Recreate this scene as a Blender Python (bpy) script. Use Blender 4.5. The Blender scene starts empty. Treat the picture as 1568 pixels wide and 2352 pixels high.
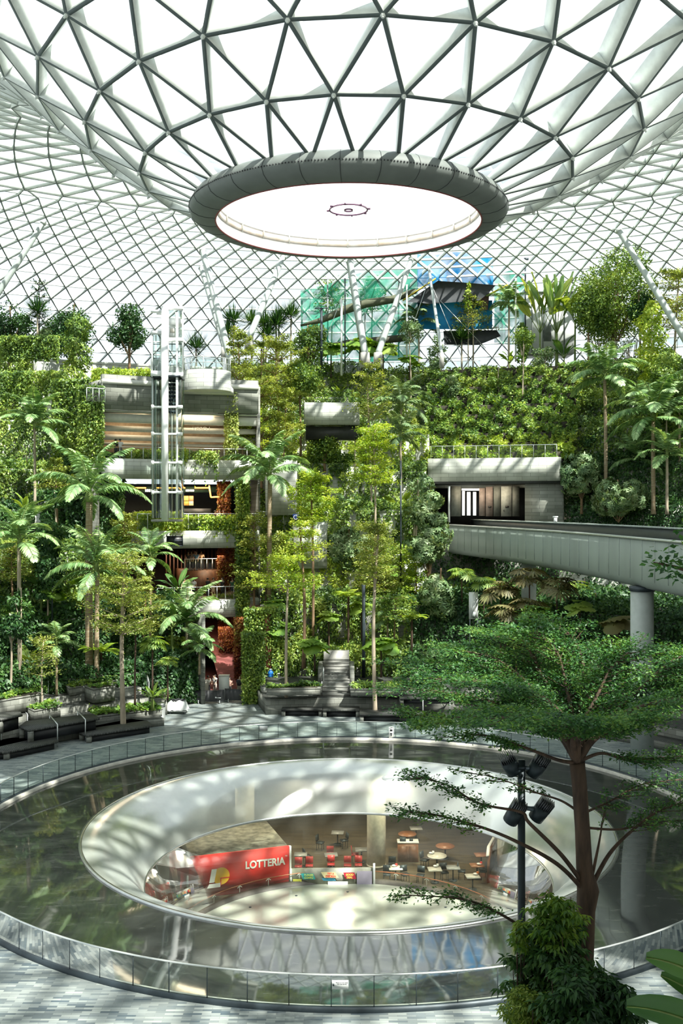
import bpy, math, random
import numpy as np
from math import sin, cos, pi, radians, sqrt, atan2, degrees
from mathutils import Vector, Matrix, Euler
random.seed(11); rng = np.random.default_rng(11)
SC = bpy.context.scene; COL = SC.collection
F, CX0, HY, CH = 2330.0, 784.0, 1163.0, 15.0          # focal length in px, axis, horizon row, eye height
AX, AY = 0.33, 47.8                                   # the vertical axis of pool and oculus
def at(px, py, Y): return Vector(((px-CX0)/F*Y, Y, CH+(HY-py)/F*Y))
def on(px, py, z=0.0):
    Y = F*(CH-z)/(py-HY); return Vector(((px-CX0)/F*Y, Y, z))
def pol(th, r, z=0.0): return Vector((AX+r*sin(radians(th)), AY+r*cos(radians(th)), z))
def ray_r(px, r):
    k = (px-CX0)/F; a = 1+k*k; b = -2*(k*AX+AY); c = AX*AX+AY*AY-r*r
    Y = (-b+sqrt(max(b*b-4*a*c, 0)))/(2*a); return k*Y, Y
def th_of(x, y): return degrees(atan2(x-AX, y-AY))
def px_of(p): return CX0+F*p[0]/p[1], HY-F*(p[2]-CH)/p[1]

# ---------------------------------------------------------------- mesh builder
class MB:
    def __init__(s): s.v = []; s.f = []; s.m = []; s.lv = []; s.lm = []; s.smooth = False; s.g = []
    def add(s, vs, fs, m=0):
        o = len(s.v); s.g.append((o,len(s.f))); s.v += [tuple(v) for v in vs]; s.f += [tuple(i+o for i in f) for f in fs]; s.m += [m]*len(fs)
        return s
    def box(s, c, d, m=0, rz=0.0, rx=0.0, ry=0.0):
        M = Euler((rx, ry, rz)).to_matrix(); c = Vector(c)
        vs = [c+M@Vector((sx*d[0]/2, sy*d[1]/2, sz*d[2]/2)) for sx in (-1,1) for sy in (-1,1) for sz in (-1,1)]
        return s.add(vs, [(0,1,3,2),(4,6,7,5),(0,4,5,1),(2,3,7,6),(0,2,6,4),(1,5,7,3)], m)
    def bar(s, a, b, w, h, m=0, up=(0,0,1)):
        a = Vector(a); b = Vector(b); d = (b-a)
        if d.length < 1e-6: return s
        d.normalize(); up = Vector(up)
        if abs(d.dot(up)) > .98: up = Vector((0,1,0))
        x = d.cross(up).normalized(); y = x.cross(d)
        vs = [p+x*(i*w/2)+y*(j*h/2) for p in (a,b) for i,j in ((-1,-1),(1,-1),(1,1),(-1,1))]
        return s.add(vs, [(0,1,5,4),(1,2,6,5),(2,3,7,6),(3,0,4,7),(3,2,1,0),(4,5,6,7)], m)
    def tube(s, pts, rad, n=8, m=0, caps=True):
        pts = [Vector(p) for p in pts]; k = len(pts)
        if not hasattr(rad, '__len__'): rad = [rad]*k
        vs = []; ref = None
        for i, p in enumerate(pts):
            t = (pts[min(i+1,k-1)]-pts[max(i-1,0)])
            t = t.normalized() if t.length > 1e-9 else Vector((0,0,1))
            if ref is None:
                ref = Vector((1,0,0)) if abs(t.x) < .8 else Vector((0,1,0))
            x = (ref - t*ref.dot(t)).normalized(); ref = x; y = t.cross(x)
            for j in range(n):
                a = 2*pi*j/n; vs.append(p+(x*cos(a)+y*sin(a))*rad[i])
        fs = [(i*n+j, i*n+(j+1)%n, (i+1)*n+(j+1)%n, (i+1)*n+j) for i in range(k-1) for j in range(n)]
        if caps: fs += [tuple(range(n-1,-1,-1)), tuple((k-1)*n+j for j in range(n))]
        return s.add(vs, fs, m)
    def lathe(s, prof, c=(0,0,0), n=48, m=0, a0=0., a1=360., closed=True):
        full = abs(a1-a0) >= 359.9; k = len(prof); nn = n if full else n+1
        vs = [(c[0]+r*sin(radians(a0+(a1-a0)*j/n)), c[1]+r*cos(radians(a0+(a1-a0)*j/n)), c[2]+z) for j in range(nn) for r, z in prof]
        fs = [(j*k+i, ((j+1)%nn)*k+i, ((j+1)%nn)*k+i+1, j*k+i+1) for j in range(n) for i in range(k-1)]
        return s.add(vs, fs, m)
    def prism(s, poly, z0, z1, m=0, mt=None):
        n = len(poly)
        ar = sum(poly[i][0]*poly[(i+1)%n][1]-poly[(i+1)%n][0]*poly[i][1] for i in range(n))
        if ar < 0: poly = list(poly)[::-1]
        vs = [(p[0],p[1],z0) for p in poly]+[(p[0],p[1],z1) for p in poly]
        s.add(vs, [(i,(i+1)%n,n+(i+1)%n,n+i) for i in range(n)]+[tuple(range(n-1,-1,-1))], m)
        o = len(s.v)-2*n; s.f.append(tuple(o+n+i for i in range(n))); s.m.append(m if mt is None else mt)
        return s
    def sector(s, t0, t1, r0, r1, z0, z1, m=0, mt=None, step=2.5):
        n = max(1, int(abs(t1-t0)/step))
        A = [pol(t0+(t1-t0)*i/n, r0) for i in range(n+1)]; B = [pol(t0+(t1-t0)*i/n, r1) for i in range(n+1)]
        vs = []; 
        for i in range(n+1):
            vs += [(A[i].x,A[i].y,z0),(A[i].x,A[i].y,z1),(B[i].x,B[i].y,z1),(B[i].x,B[i].y,z0)]
        fs = []; ms = []
        for i in range(n):
            a = 4*i; b = 4*i+4
            fs += [(a,a+1,b+1,b),(a+1,a+2,b+2,b+1),(a+2,a+3,b+3,b+2),(a+3,a,b,b+3)]; ms += [m, m if mt is None else mt, m, m]
        e = 4*n; fs += [(0,3,2,1),(e,e+1,e+2,e+3)]; ms += [m,m]
        o = len(s.v); s.v += vs; s.f += [tuple(i+o for i in f) for f in fs]; s.m += ms
        return s
    def leaves(s, P, D, N, L, W, m=0, droop=.15):
        """P base points, D leaf axis, N leaf normal: four corners each, an island of its own"""
        P = np.asarray(P, float).reshape(-1,3); n = len(P)
        if n == 0: return s
        D = np.broadcast_to(np.asarray(D, float), (n,3)); N = np.broadcast_to(np.asarray(N, float), (n,3))
        D = D/np.maximum(np.linalg.norm(D,axis=1,keepdims=True),1e-9)
        S = np.cross(D,N); S = S/np.maximum(np.linalg.norm(S,axis=1,keepdims=True),1e-9); U = np.cross(S,D)
        L = np.broadcast_to(np.asarray(L,float).reshape(-1,1),(n,1)); W = np.broadcast_to(np.asarray(W,float).reshape(-1,1),(n,1))
        a = P; b = P+D*L*.45+S*W*.5; c = P+D*L-U*L*droop; d = P+D*L*.45-S*W*.5
        s.lv.append(np.stack([a,b,c,d],1).reshape(-1,3)); s.lm.append(np.full(n, m, int)); return s
    def build(s, name, mats, parent=None, smooth=False, link=True):
        nb = len(s.v); lv = np.concatenate(s.lv) if s.lv else np.zeros((0,3)); nl = len(lv)//4
        co = np.concatenate([np.array(s.v, float).reshape(-1,3), lv])
        me = bpy.data.meshes.new(name)
        me.vertices.add(len(co)); me.vertices.foreach_set('co', co.ravel().astype(np.float32))
        idx = np.array([i for f in s.f for i in f], np.int32); tot = np.array([len(f) for f in s.f], np.int32)
        if nl:
            idx = np.concatenate([idx, np.arange(nl*4, dtype=np.int32)+nb]); tot = np.concatenate([tot, np.full(nl,4,np.int32)])
        st = np.concatenate([[0], np.cumsum(tot)[:-1]]).astype(np.int32) if len(tot) else np.zeros(0,np.int32)
        me.loops.add(len(idx)); me.loops.foreach_set('vertex_index', idx.astype(np.int32))
        me.polygons.add(len(tot)); me.polygons.foreach_set('loop_start', st)
        mi = np.concatenate([np.array(s.m, np.int32)]+[x.astype(np.int32) for x in s.lm]) if (s.m or s.lm) else np.zeros(0,np.int32)
        me.polygons.foreach_set('material_index', mi)
        if smooth or s.smooth: me.polygons.foreach_set('use_smooth', np.ones(len(tot), bool))
        me.update(calc_edges=True); me.validate()
        if not isinstance(mats, (list,tuple)): mats = [mats]
        for m in mats: me.materials.append(m)
        o = bpy.data.objects.new(name, me); COL.objects.link(o)
        if parent: o.parent = parent
        return o
THINGS = []
def tag(o, label, cat, group=None, kind=None):
    o['label'] = label; o['category'] = cat
    if group: o['group'] = group
    if kind: o['kind'] = kind
    THINGS.append(o); return o
def thing(name, label, cat, loc=(0,0,0), rz=0., group=None, kind=None):
    o = bpy.data.objects.new(name, None); COL.objects.link(o); o.empty_display_size = .2
    o.location = loc; o.rotation_euler = (0,0,rz); return tag(o, label, cat, group, kind)
def struct(mb, name, mats, label=None, parent=None, smooth=False):
    o = mb.build(name, mats, parent, smooth)
    if parent is None: o['kind'] = 'structure'
    if label: o['label'] = label
    return o
def sempty(name, label=None):
    o = bpy.data.objects.new(name, None); COL.objects.link(o); o['kind'] = 'structure'
    if label: o['label'] = label
    return o
SPLIT = {'guide_post','cross_bracket','post','forked_bracket','net_post','guy_wire','gutter_bracket','drain_cap','rail_bracket','cable','machine_box','motor','door','bright_window','brown_panel','grey_panel','door_plate','white_edge','white_post','ceiling_spot','yellow_strip','upper_glass','black_canopy','panel_joint','joint_strip','tray','head_joint','guide_rail','dark_joint','stair_tread','step','wheel','strap','cup','spoke','handle','trunk_bundle','petiole','stem','pickets','fold','leg'}
def part(mb, name, mats, parent, smooth=False, label=None):
    if name in SPLIT and 1 < len(mb.g) <= 100 and not mb.lv:
        gg = mb.g+[(len(mb.v),len(mb.f))]; o = None
        for (v0,f0),(v1,f1) in zip(gg[:-1],gg[1:]):
            q = MB(); q.v = mb.v[v0:v1]; q.f = [tuple(i-v0 for i in f) for f in mb.f[f0:f1]]; q.m = mb.m[f0:f1]; o = q.build(name, mats, parent, smooth)
            if label: o['label'] = label
        return o
    o = mb.build(name, mats, parent, smooth)
    if label: o['label'] = label
    return o
def dup(root, loc, rz=0., label=None, group=None, scale=None):
    r = root.copy(); COL.objects.link(r); r.location = loc; r.rotation_euler = (0,0,rz)
    if scale is not None: r.scale = (scale,)*3 if not hasattr(scale,'__len__') else scale
    if label: r['label'] = label
    if group: r['group'] = group
    for ch in list(root.children):
        c = ch.copy(); COL.objects.link(c); c.parent = r
        for g in list(ch.children):
            d = g.copy(); COL.objects.link(d); d.parent = c
    THINGS.append(r); return r
def text_mesh(body, size, name, m, parent, M, depth=.01, sx=1.0, bold=0.0):
    cu = bpy.data.curves.new(name, 'FONT'); cu.body = body; cu.size = size; cu.extrude = depth
    cu.offset = bold; cu.align_x = 'CENTER'; cu.align_y = 'CENTER'
    t = bpy.data.objects.new(name+'_t', cu); COL.objects.link(t)
    dg = bpy.context.evaluated_depsgraph_get(); me = bpy.data.meshes.new_from_object(t.evaluated_get(dg))
    bpy.data.objects.remove(t); me.transform(Matrix.Diagonal((sx,1,1,1))); me.transform(M)
    me.materials.clear(); me.materials.append(m); me.name = name
    o = bpy.data.objects.new(name, me); COL.objects.link(o)
    if parent: o.parent = parent
    return o

# ---------------------------------------------------------------- materials
def new_mat(name):
    m = bpy.data.materials.new(name); m.use_nodes = True; nt = m.node_tree; nt.nodes.clear(); return m, nt
def nd(nt, t, **kw):
    n = nt.nodes.new(t)
    for k, v in kw.items():
        if k in n.inputs: n.inputs[k].default_value = v
        else: setattr(n, k, v)
    return n
def ramp(nt, cols, interp='LINEAR'):
    r = nt.nodes.new('ShaderNodeValToRGB'); r.color_ramp.interpolation = interp; e = r.color_ramp.elements
    for i,(p,c) in enumerate(cols):
        x = e[i] if i < 2 else e.new(p)
        x.position = p; x.color = (*c,1)
    return r
def mat(name, col, rough=.6, metal=0., var=.12, scale=3., col2=None, bump=0., emit=None, es=1., spec=.5, coord='Object', stretch=(1,1,1)):
    m, nt = new_mat(name); L = nt.links.new
    b = nd(nt, 'ShaderNodeBsdfPrincipled', Roughness=rough, Metallic=metal); o = nd(nt, 'ShaderNodeOutputMaterial')
    b.inputs['Specular IOR Level'].default_value = spec
    tc = nd(nt, 'ShaderNodeTexCoord'); mp = nd(nt, 'ShaderNodeMapping'); mp.inputs['Scale'].default_value = stretch
    L(tc.outputs[coord], mp.inputs[0]); nz = nd(nt, 'ShaderNodeTexNoise', Scale=scale, Detail=5.); L(mp.outputs[0], nz.inputs['Vector'])
    c2 = col2 or tuple(x*(1-var*2) for x in col); c1 = col if col2 else tuple(min(1,x*(1+var*.6)) for x in col)
    r = ramp(nt, [(.33,c2),(.67,c1)]); L(nz.outputs['Fac'], r.inputs[0]); L(r.outputs[0], b.inputs['Base Color'])
    if bump:
        bp = nd(nt, 'ShaderNodeBump', Strength=bump, Distance=.05); L(nz.outputs['Fac'], bp.inputs['Height']); L(bp.outputs[0], b.inputs['Normal'])
    if emit: b.inputs['Emission Color'].default_value = (*emit,1); b.inputs['Emission Strength'].default_value = es
    L(b.outputs[0], o.inputs[0]); return m
def leaf_mat(name, cols, trans=.4, gloss=.035, ns=.35, rough=.5):
    m, nt = new_mat(name); L = nt.links.new
    g = nd(nt, 'ShaderNodeNewGeometry'); nz = nd(nt, 'ShaderNodeTexNoise', Scale=ns, Detail=2.)
    L(g.outputs['Position'], nz.inputs['Vector'])
    a = nd(nt, 'ShaderNodeMath', operation='MULTIPLY'); a.inputs[1].default_value = .62; L(g.outputs['Random Per Island'], a.inputs[0])
    b = nd(nt, 'ShaderNodeMath', operation='MULTIPLY_ADD'); b.inputs[1].default_value = 1.3; b.inputs[2].default_value = -.46; L(nz.outputs['Fac'], b.inputs[0])
    c = nd(nt, 'ShaderNodeMath', operation='ADD', use_clamp=True); L(a.outputs[0], c.inputs[0]); L(b.outputs[0], c.inputs[1])
    n = len(cols); r = ramp(nt, [(i/(n-1), cols[i]) for i in range(n)]); L(c.outputs[0], r.inputs[0])
    d = nd(nt, 'ShaderNodeBsdfDiffuse'); t = nd(nt, 'ShaderNodeBsdfTranslucent'); gl = nd(nt, 'ShaderNodeBsdfGlossy', Roughness=rough)
    gl.inputs['Color'].default_value = (.9,.95,.9,1)
    tint = nd(nt, 'ShaderNodeMix', data_type='RGBA', blend_type='MULTIPLY'); tint.inputs[0].default_value = 1.0
    tint.inputs[7].default_value = (1.25,1.1,.45,1)
    L(r.outputs[0], tint.inputs[6]); L(tint.outputs[2], t.inputs[0]); L(r.outputs[0], d.inputs[0])
    m1 = nd(nt, 'ShaderNodeMixShader'); m1.inputs[0].default_value = trans; L(d.outputs[0], m1.inputs[1]); L(t.outputs[0], m1.inputs[2])
    m2 = nd(nt, 'ShaderNodeMixShader'); m2.inputs[0].default_value = gloss; L(m1.outputs[0], m2.inputs[1]); L(gl.outputs[0], m2.inputs[2])
    o = nd(nt, 'ShaderNodeOutputMaterial'); L(m2.outputs[0], o.inputs[0]); return m
def brick_mat(name, c1, c2, mortar, bw=.9, bh=.32, mode='arc', ms=.012, rough=.75, stain=.5, stain_col=(.12,.13,.1), radius=45., spec=.3):
    m, nt = new_mat(name); L = nt.links.new
    g = nd(nt, 'ShaderNodeNewGeometry'); sp = nd(nt, 'ShaderNodeSeparateXYZ'); L(g.outputs['Position'], sp.inputs[0]); cb = nd(nt, 'ShaderNodeCombineXYZ')
    if mode == 'arc':
        x = nd(nt,'ShaderNodeMath',operation='SUBTRACT'); x.inputs[1].default_value = AX; L(sp.outputs[0],x.inputs[0])
        y = nd(nt,'ShaderNodeMath',operation='SUBTRACT'); y.inputs[1].default_value = AY; L(sp.outputs[1],y.inputs[0])
        a = nd(nt,'ShaderNodeMath',operation='ARCTAN2'); L(x.outputs[0],a.inputs[0]); L(y.outputs[0],a.inputs[1])
        u = nd(nt,'ShaderNodeMath',operation='MULTIPLY'); u.inputs[1].default_value = radius; L(a.outputs[0],u.inputs[0])
        L(u.outputs[0],cb.inputs[0]); L(sp.outputs[2],cb.inputs[1])
    elif mode == 'xy': L(sp.outputs[0],cb.inputs[0]); L(sp.outputs[1],cb.inputs[1])
    else:
        u = nd(nt,'ShaderNodeMath',operation='ADD'); L(sp.outputs[0],u.inputs[0]); L(sp.outputs[1],u.inputs[1]); L(u.outputs[0],cb.inputs[0]); L(sp.outputs[2],cb.inputs[1])
    bt = nd(nt,'ShaderNodeTexBrick'); L(cb.outputs[0], bt.inputs['Vector'])
    for k,v in (('Scale',1.),('Mortar Size',ms),('Brick Width',bw),('Row Height',bh),('Bias',0.),('Mortar Smooth',.1)): bt.inputs[k].default_value = v
    bt.inputs['Color1'].default_value = (*c1,1); bt.inputs['Color2'].default_value = (*c2,1); bt.inputs['Mortar'].default_value = (*mortar,1)
    nz = nd(nt,'ShaderNodeTexNoise',Scale=.55,Detail=6.); mp = nd(nt,'ShaderNodeMapping'); mp.inputs['Scale'].default_value = (1,1,.35)
    L(g.outputs['Position'],mp.inputs[0]); L(mp.outputs[0],nz.inputs['Vector'])
    r = ramp(nt,[(.45,(0,0,0)),(.72,(1,1,1))]); L(nz.outputs['Fac'],r.inputs[0])
    mu = nd(nt,'ShaderNodeMath',operation='MULTIPLY'); mu.inputs[1].default_value = stain; L(r.outputs[0],mu.inputs[0])
    mx = nd(nt,'ShaderNodeMix',data_type='RGBA'); L(mu.outputs[0],mx.inputs[0]); L(bt.outputs['Color'],mx.inputs[6]); mx.inputs[7].default_value = (*stain_col,1)
    n2 = nd(nt,'ShaderNodeTexNoise',Scale=9.,Detail=4.); L(g.outputs['Position'],n2.inputs['Vector'])
    bp = nd(nt,'ShaderNodeBump',Strength=.3,Distance=.02); L(n2.outputs['Fac'],bp.inputs['Height'])
    b = nd(nt,'ShaderNodeBsdfPrincipled',Roughness=rough); b.inputs['Specular IOR Level'].default_value = spec
    L(mx.outputs[2],b.inputs['Base Color']); L(bp.outputs[0],b.inputs['Normal'])
    o = nd(nt,'ShaderNodeOutputMaterial'); L(b.outputs[0],o.inputs[0]); return m
def glass_mat(name, tint=(.9,.97,.95), refl=.08, rough=0.0, haze=0., haze_col=(.8,.85,.82), fres=1.45):
    m, nt = new_mat(name); L = nt.links.new
    t = nd(nt,'ShaderNodeBsdfTransparent'); t.inputs[0].default_value = (*tint,1)
    g = nd(nt,'ShaderNodeBsdfGlossy',Roughness=rough); fr = nd(nt,'ShaderNodeFresnel',IOR=fres)
    nz = nd(nt,'ShaderNodeTexNoise',Scale=.8,Detail=3.); ge = nd(nt,'ShaderNodeNewGeometry'); L(ge.outputs['Position'],nz.inputs['Vector'])
    k = nd(nt,'ShaderNodeMath',operation='MULTIPLY_ADD'); k.inputs[1].default_value = .8; k.inputs[2].default_value = refl*.5; L(fr.outputs[0],k.inputs[0])
    mx = nd(nt,'ShaderNodeMixShader'); L(k.outputs[0],mx.inputs[0]); L(t.outputs[0],mx.inputs[1]); L(g.outputs[0],mx.inputs[2]); out = mx
    if haze:
        d = nd(nt,'ShaderNodeBsdfDiffuse'); d.inputs[0].default_value = (*haze_col,1); tl = nd(nt,'ShaderNodeBsdfTranslucent'); tl.inputs[0].default_value = (*haze_col,1)
        dm = nd(nt,'ShaderNodeMixShader'); dm.inputs[0].default_value = .4; L(d.outputs[0],dm.inputs[1]); L(tl.outputs[0],dm.inputs[2])
        hz = nd(nt,'ShaderNodeMath',operation='MULTIPLY_ADD',use_clamp=True); hz.inputs[1].default_value = haze*.5; hz.inputs[2].default_value = haze*.75; L(nz.outputs['Fac'],hz.inputs[0])
        m2 = nd(nt,'ShaderNodeMixShader'); L(hz.outputs[0],m2.inputs[0]); L(mx.outputs[0],m2.inputs[1]); L(dm.outputs[0],m2.inputs[2]); out = m2
    o = nd(nt,'ShaderNodeOutputMaterial'); L(out.outputs[0],o.inputs[0]); return m
def net_mat(name, col, cover=.55, scale=7.):
    m, nt = new_mat(name); L = nt.links.new
    g = nd(nt,'ShaderNodeNewGeometry'); nz = nd(nt,'ShaderNodeTexNoise',Scale=scale*.06,Detail=5.); L(g.outputs['Position'],nz.inputs['Vector'])
    r = ramp(nt,[(.35,(cover*.45,)*3),(.62,(min(1,cover*1.5),)*3)]); L(nz.outputs['Fac'],r.inputs[0])
    d = nd(nt,'ShaderNodeBsdfDiffuse'); d.inputs[0].default_value = (*col,1); t = nd(nt,'ShaderNodeBsdfTranslucent'); t.inputs[0].default_value = (*col,1)
    a = nd(nt,'ShaderNodeMixShader'); a.inputs[0].default_value = .5; L(d.outputs[0],a.inputs[1]); L(t.outputs[0],a.inputs[2])
    tr = nd(nt,'ShaderNodeBsdfTransparent'); b = nd(nt,'ShaderNodeMixShader'); L(r.outputs[0],b.inputs[0]); L(tr.outputs[0],b.inputs[1]); L(a.outputs[0],b.inputs[2])
    o = nd(nt,'ShaderNodeOutputMaterial'); L(b.outputs[0],o.inputs[0]); return m

M = {}
M['steel'] = mat('white_painted_steel', (.80,.84,.80), .45, var=.05)
M['steel_ring'] = mat('grey_cladding_panel', (.16,.18,.17), .6, var=.06, scale=1.5)
M['white'] = mat('white_paint', (.85,.87,.86), .4, var=.03)
M['offwhite'] = mat('cream_paint', (.74,.73,.66), .6, var=.05)
M['beige'] = mat('beige_board', (.62,.58,.5), .6, var=.06)
M['membrane'] = mat('white_membrane', (.95,.95,.95), .5, var=.02)
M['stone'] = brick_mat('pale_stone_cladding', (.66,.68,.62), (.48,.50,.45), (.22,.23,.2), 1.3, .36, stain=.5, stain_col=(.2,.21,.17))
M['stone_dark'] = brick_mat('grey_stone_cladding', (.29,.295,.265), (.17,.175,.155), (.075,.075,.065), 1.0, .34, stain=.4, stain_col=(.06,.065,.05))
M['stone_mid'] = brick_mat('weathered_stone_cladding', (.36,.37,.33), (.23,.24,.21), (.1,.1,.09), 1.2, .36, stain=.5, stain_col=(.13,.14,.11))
M['seat'] = brick_mat('dark_decking', (.105,.11,.10), (.06,.065,.06), (.02,.02,.02), .12, .12, mode='xy', stain=.3, stain_col=(.05,.05,.04), rough=.55)
M['paving'] = brick_mat('slate_strip_paving', (.35,.385,.365), (.075,.105,.125), (.13,.14,.13), .55, .11, mode='xy', ms=.004, stain=.55, stain_col=(.25,.27,.25), rough=.5, spec=.5)
M['soil'] = mat('planting_soil', (.05,.045,.03), .95, var=.3, scale=2., bump=.5)
M['concrete'] = mat('concrete', (.42,.41,.38), .8, var=.15, scale=1.2, bump=.2)
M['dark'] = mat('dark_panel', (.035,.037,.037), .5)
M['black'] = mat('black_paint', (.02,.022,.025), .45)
M['charcoal'] = mat('charcoal_metal', (.035,.05,.06), .45, metal=.3)
M['chrome'] = mat('brushed_steel', (.62,.63,.62), .28, metal=1., var=.06)
M['rail'] = mat('satin_steel', (.66,.69,.68), .35, metal=.7, var=.05)
M['bark'] = mat('pale_brown_bark', (.30,.19,.11), .85, var=.25, scale=5, bump=.5, stretch=(1,1,.25))
M['bark_pale'] = mat('pale_grey_bark', (.47,.39,.29), .85, var=.2, scale=5, bump=.4, stretch=(1,1,.2))
M['bark_dark'] = mat('dark_brown_bark', (.09,.055,.035), .85, var=.3, scale=6, bump=.6, stretch=(1,1,.2))
M['palm_bark'] = mat('ringed_palm_trunk', (.42,.36,.25), .85, col2=(.24,.15,.08), scale=3.5, bump=.4, stretch=(.2,.2,3.5))
M['stem'] = mat('green_stem', (.2,.28,.07), .6, var=.2)
M['glass'] = glass_mat('balustrade_glass', (.86,.93,.90), .05)
M['roof_glass'] = glass_mat('roof_glass', (.95,.985,1.0), .01, fres=1.12)
M['clear'] = glass_mat('clear_acrylic', (.90,.93,.86), .05, fres=1.3, haze=.05, haze_col=(.7,.72,.62))
M['frost'] = glass_mat('frosted_acrylic', (.80,.86,.80), .75, rough=.2, haze=.44, haze_col=(.74,.80,.75), fres=1.5)
M['carpet'] = mat('red_brown_carpet', (.22,.065,.06), .9, var=.15, scale=2)
M['wood'] = mat('warm_timber', (.17,.075,.035), .5, var=.25, scale=2.5, stretch=(1,6,1))
M['glow'] = mat('lit_orange_strip', (.9,.4,.08), .5, emit=(1,.42,.08), es=3.)
M['glow_w'] = mat('lit_white_sign', (.95,.93,.85), .5, emit=(1,.95,.85), es=1.6)
M['red'] = mat('red_print', (.72,.03,.025), .45, var=.06)
M['yellow'] = mat('yellow_print', (.85,.48,.03), .5, var=.04)
M['white_print'] = mat('white_print', (.88,.88,.86), .5, var=.02)
M['bridge'] = mat('grey_green_metal_panel', (.27,.32,.29), .5, var=.08, scale=.5, stretch=(1,1,.2))
M['bridge_line'] = mat('pale_panel_joint', (.42,.47,.44), .5)
M['column'] = mat('painted_grey_column', (.44,.49,.47), .5, var=.05)
# foliage
G = {}
G['mid'] = leaf_mat('mid_green_leaves', [(.02,.065,.018),(.10,.20,.035),(.26,.39,.06),(.48,.58,.13)])
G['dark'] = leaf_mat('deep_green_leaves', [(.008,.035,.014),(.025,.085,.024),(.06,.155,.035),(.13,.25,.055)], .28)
G['lime'] = leaf_mat('yellow_green_leaves', [(.12,.24,.02),(.28,.44,.04),(.48,.60,.07),(.68,.72,.14)], .45)
G['olive'] = leaf_mat('olive_leaves', [(.10,.15,.035),(.23,.31,.06),(.38,.46,.10),(.54,.58,.17)], .4)
G['pale'] = leaf_mat('grey_green_leaves', [(.05,.12,.045),(.13,.23,.09),(.26,.37,.17),(.45,.53,.31)], .3)
G['palm'] = leaf_mat('palm_leaflets', [(.07,.17,.05),(.18,.34,.11),(.34,.51,.22),(.52,.67,.36)], .3, .06)
G['red'] = leaf_mat('red_ivy_leaves', [(.06,.015,.01),(.20,.035,.015),(.30,.12,.02),(.30,.28,.05)], .25)
G['bright'] = leaf_mat('fresh_green_leaves', [(.025,.09,.015),(.10,.23,.03),(.22,.38,.05),(.40,.54,.11)], .45, ns=1.2)
G['fore'] = leaf_mat('small_glossy_leaves', [(.012,.05,.02),(.035,.13,.035),(.10,.25,.06),(.24,.40,.08)], .4, ns=1.2)
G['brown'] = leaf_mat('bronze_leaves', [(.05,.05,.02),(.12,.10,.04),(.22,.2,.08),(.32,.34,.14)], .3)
# ================================================================ camera, light, sky
cam = bpy.data.cameras.new('camera'); co = bpy.data.objects.new('camera', cam); COL.objects.link(co)
co.location = (0,0,CH); co.rotation_euler = (pi/2,0,0); cam.sensor_fit = 'VERTICAL'; cam.sensor_height = 36; cam.lens = F/2352*36
cam.shift_y = -(1176-HY)/2352; cam.clip_end = 600; cam.clip_start = .1; SC.camera = co
SUN = Vector((.50,-.50,.98)).normalized()
sl = bpy.data.lights.new('sun','SUN'); so = bpy.data.objects.new('sun', sl); COL.objects.link(so)
sl.energy = 9.0; sl.angle = radians(.8); sl.color = (1,.96,.86); so.rotation_euler = SUN.to_track_quat('Z','Y').to_euler(); so.location = (30,-30,90)
w = bpy.data.worlds.new('sky'); SC.world = w; w.use_nodes = True; nt = w.node_tree; nt.nodes.clear()
bg = nd(nt,'ShaderNodeBackground'); bg.inputs['Strength'].default_value = .97; ow = nd(nt,'ShaderNodeOutputWorld')
tc = nd(nt,'ShaderNodeTexCoord'); nz = nd(nt,'ShaderNodeTexNoise',Scale=1.6,Detail=4.); nt.links.new(tc.outputs['Generated'],nz.inputs['Vector'])
rr = ramp(nt,[(.35,(.76,.88,.95)),(.62,(.90,.95,.97))]); nt.links.new(nz.outputs['Fac'],rr.inputs[0]); nt.links.new(rr.outputs[0],bg.inputs[0]); nt.links.new(bg.outputs[0],ow.inputs[0])
vs = SC.view_settings; vs.view_transform = 'Standard'; vs.look = 'None'; vs.gamma = 1; vs.exposure = 0.32; vs.use_curve_mapping = False
SC.cycles.max_bounces = 7; SC.cycles.transparent_max_bounces = 16; SC.cycles.diffuse_bounces = 3; SC.cycles.glossy_bounces = 3
SC.cycles.sample_clamp_indirect = 4; SC.cycles.use_denoising = True
SC.cycles.caustics_reflective = False; SC.cycles.caustics_refractive = False

# ================================================================ gridshell roof (a dished ring around the oculus)
KN = [(6.66,29.3),(9.65,30.85),(12.3,32.3),(14.6,33.9),(16.8,35.6),(21,38.2),(26,40.5),(32,42.5),(40,44.2),(48,44.9),(56,44.8),(64,43.7),(70,42.2),(75,40.),(80,36.8),(84,33.),(87,28.5)]
def roof_z(r): return float(np.interp(r, [k[0] for k in KN], [k[1] for k in KN]))
def roof_pt(phi, r):
    """phi in degrees, 0 towards the camera"""
    f = max(0,min(1,(r-6.66)/6))*max(0,min(1,(40-r)/20)); sh = .12*min(r-6.66,16)*max(0,min(1,(80-r)/40))
    p = radians(phi); return Vector((AX+sh+r*sin(p), AY-r*cos(p), roof_z(r)+.4*f*cos(p)))
rings = [(6.66,24),(9.65,24),(12.3,24),(14.6,24),(16.8,24)]
for r in (19.0,21.6,24.4,27.6,31.2): rings.append((r,48))
for r in (33.6,36.2,39,42,45.2,48.6,52,55.4): rings.append((r,96))
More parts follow.
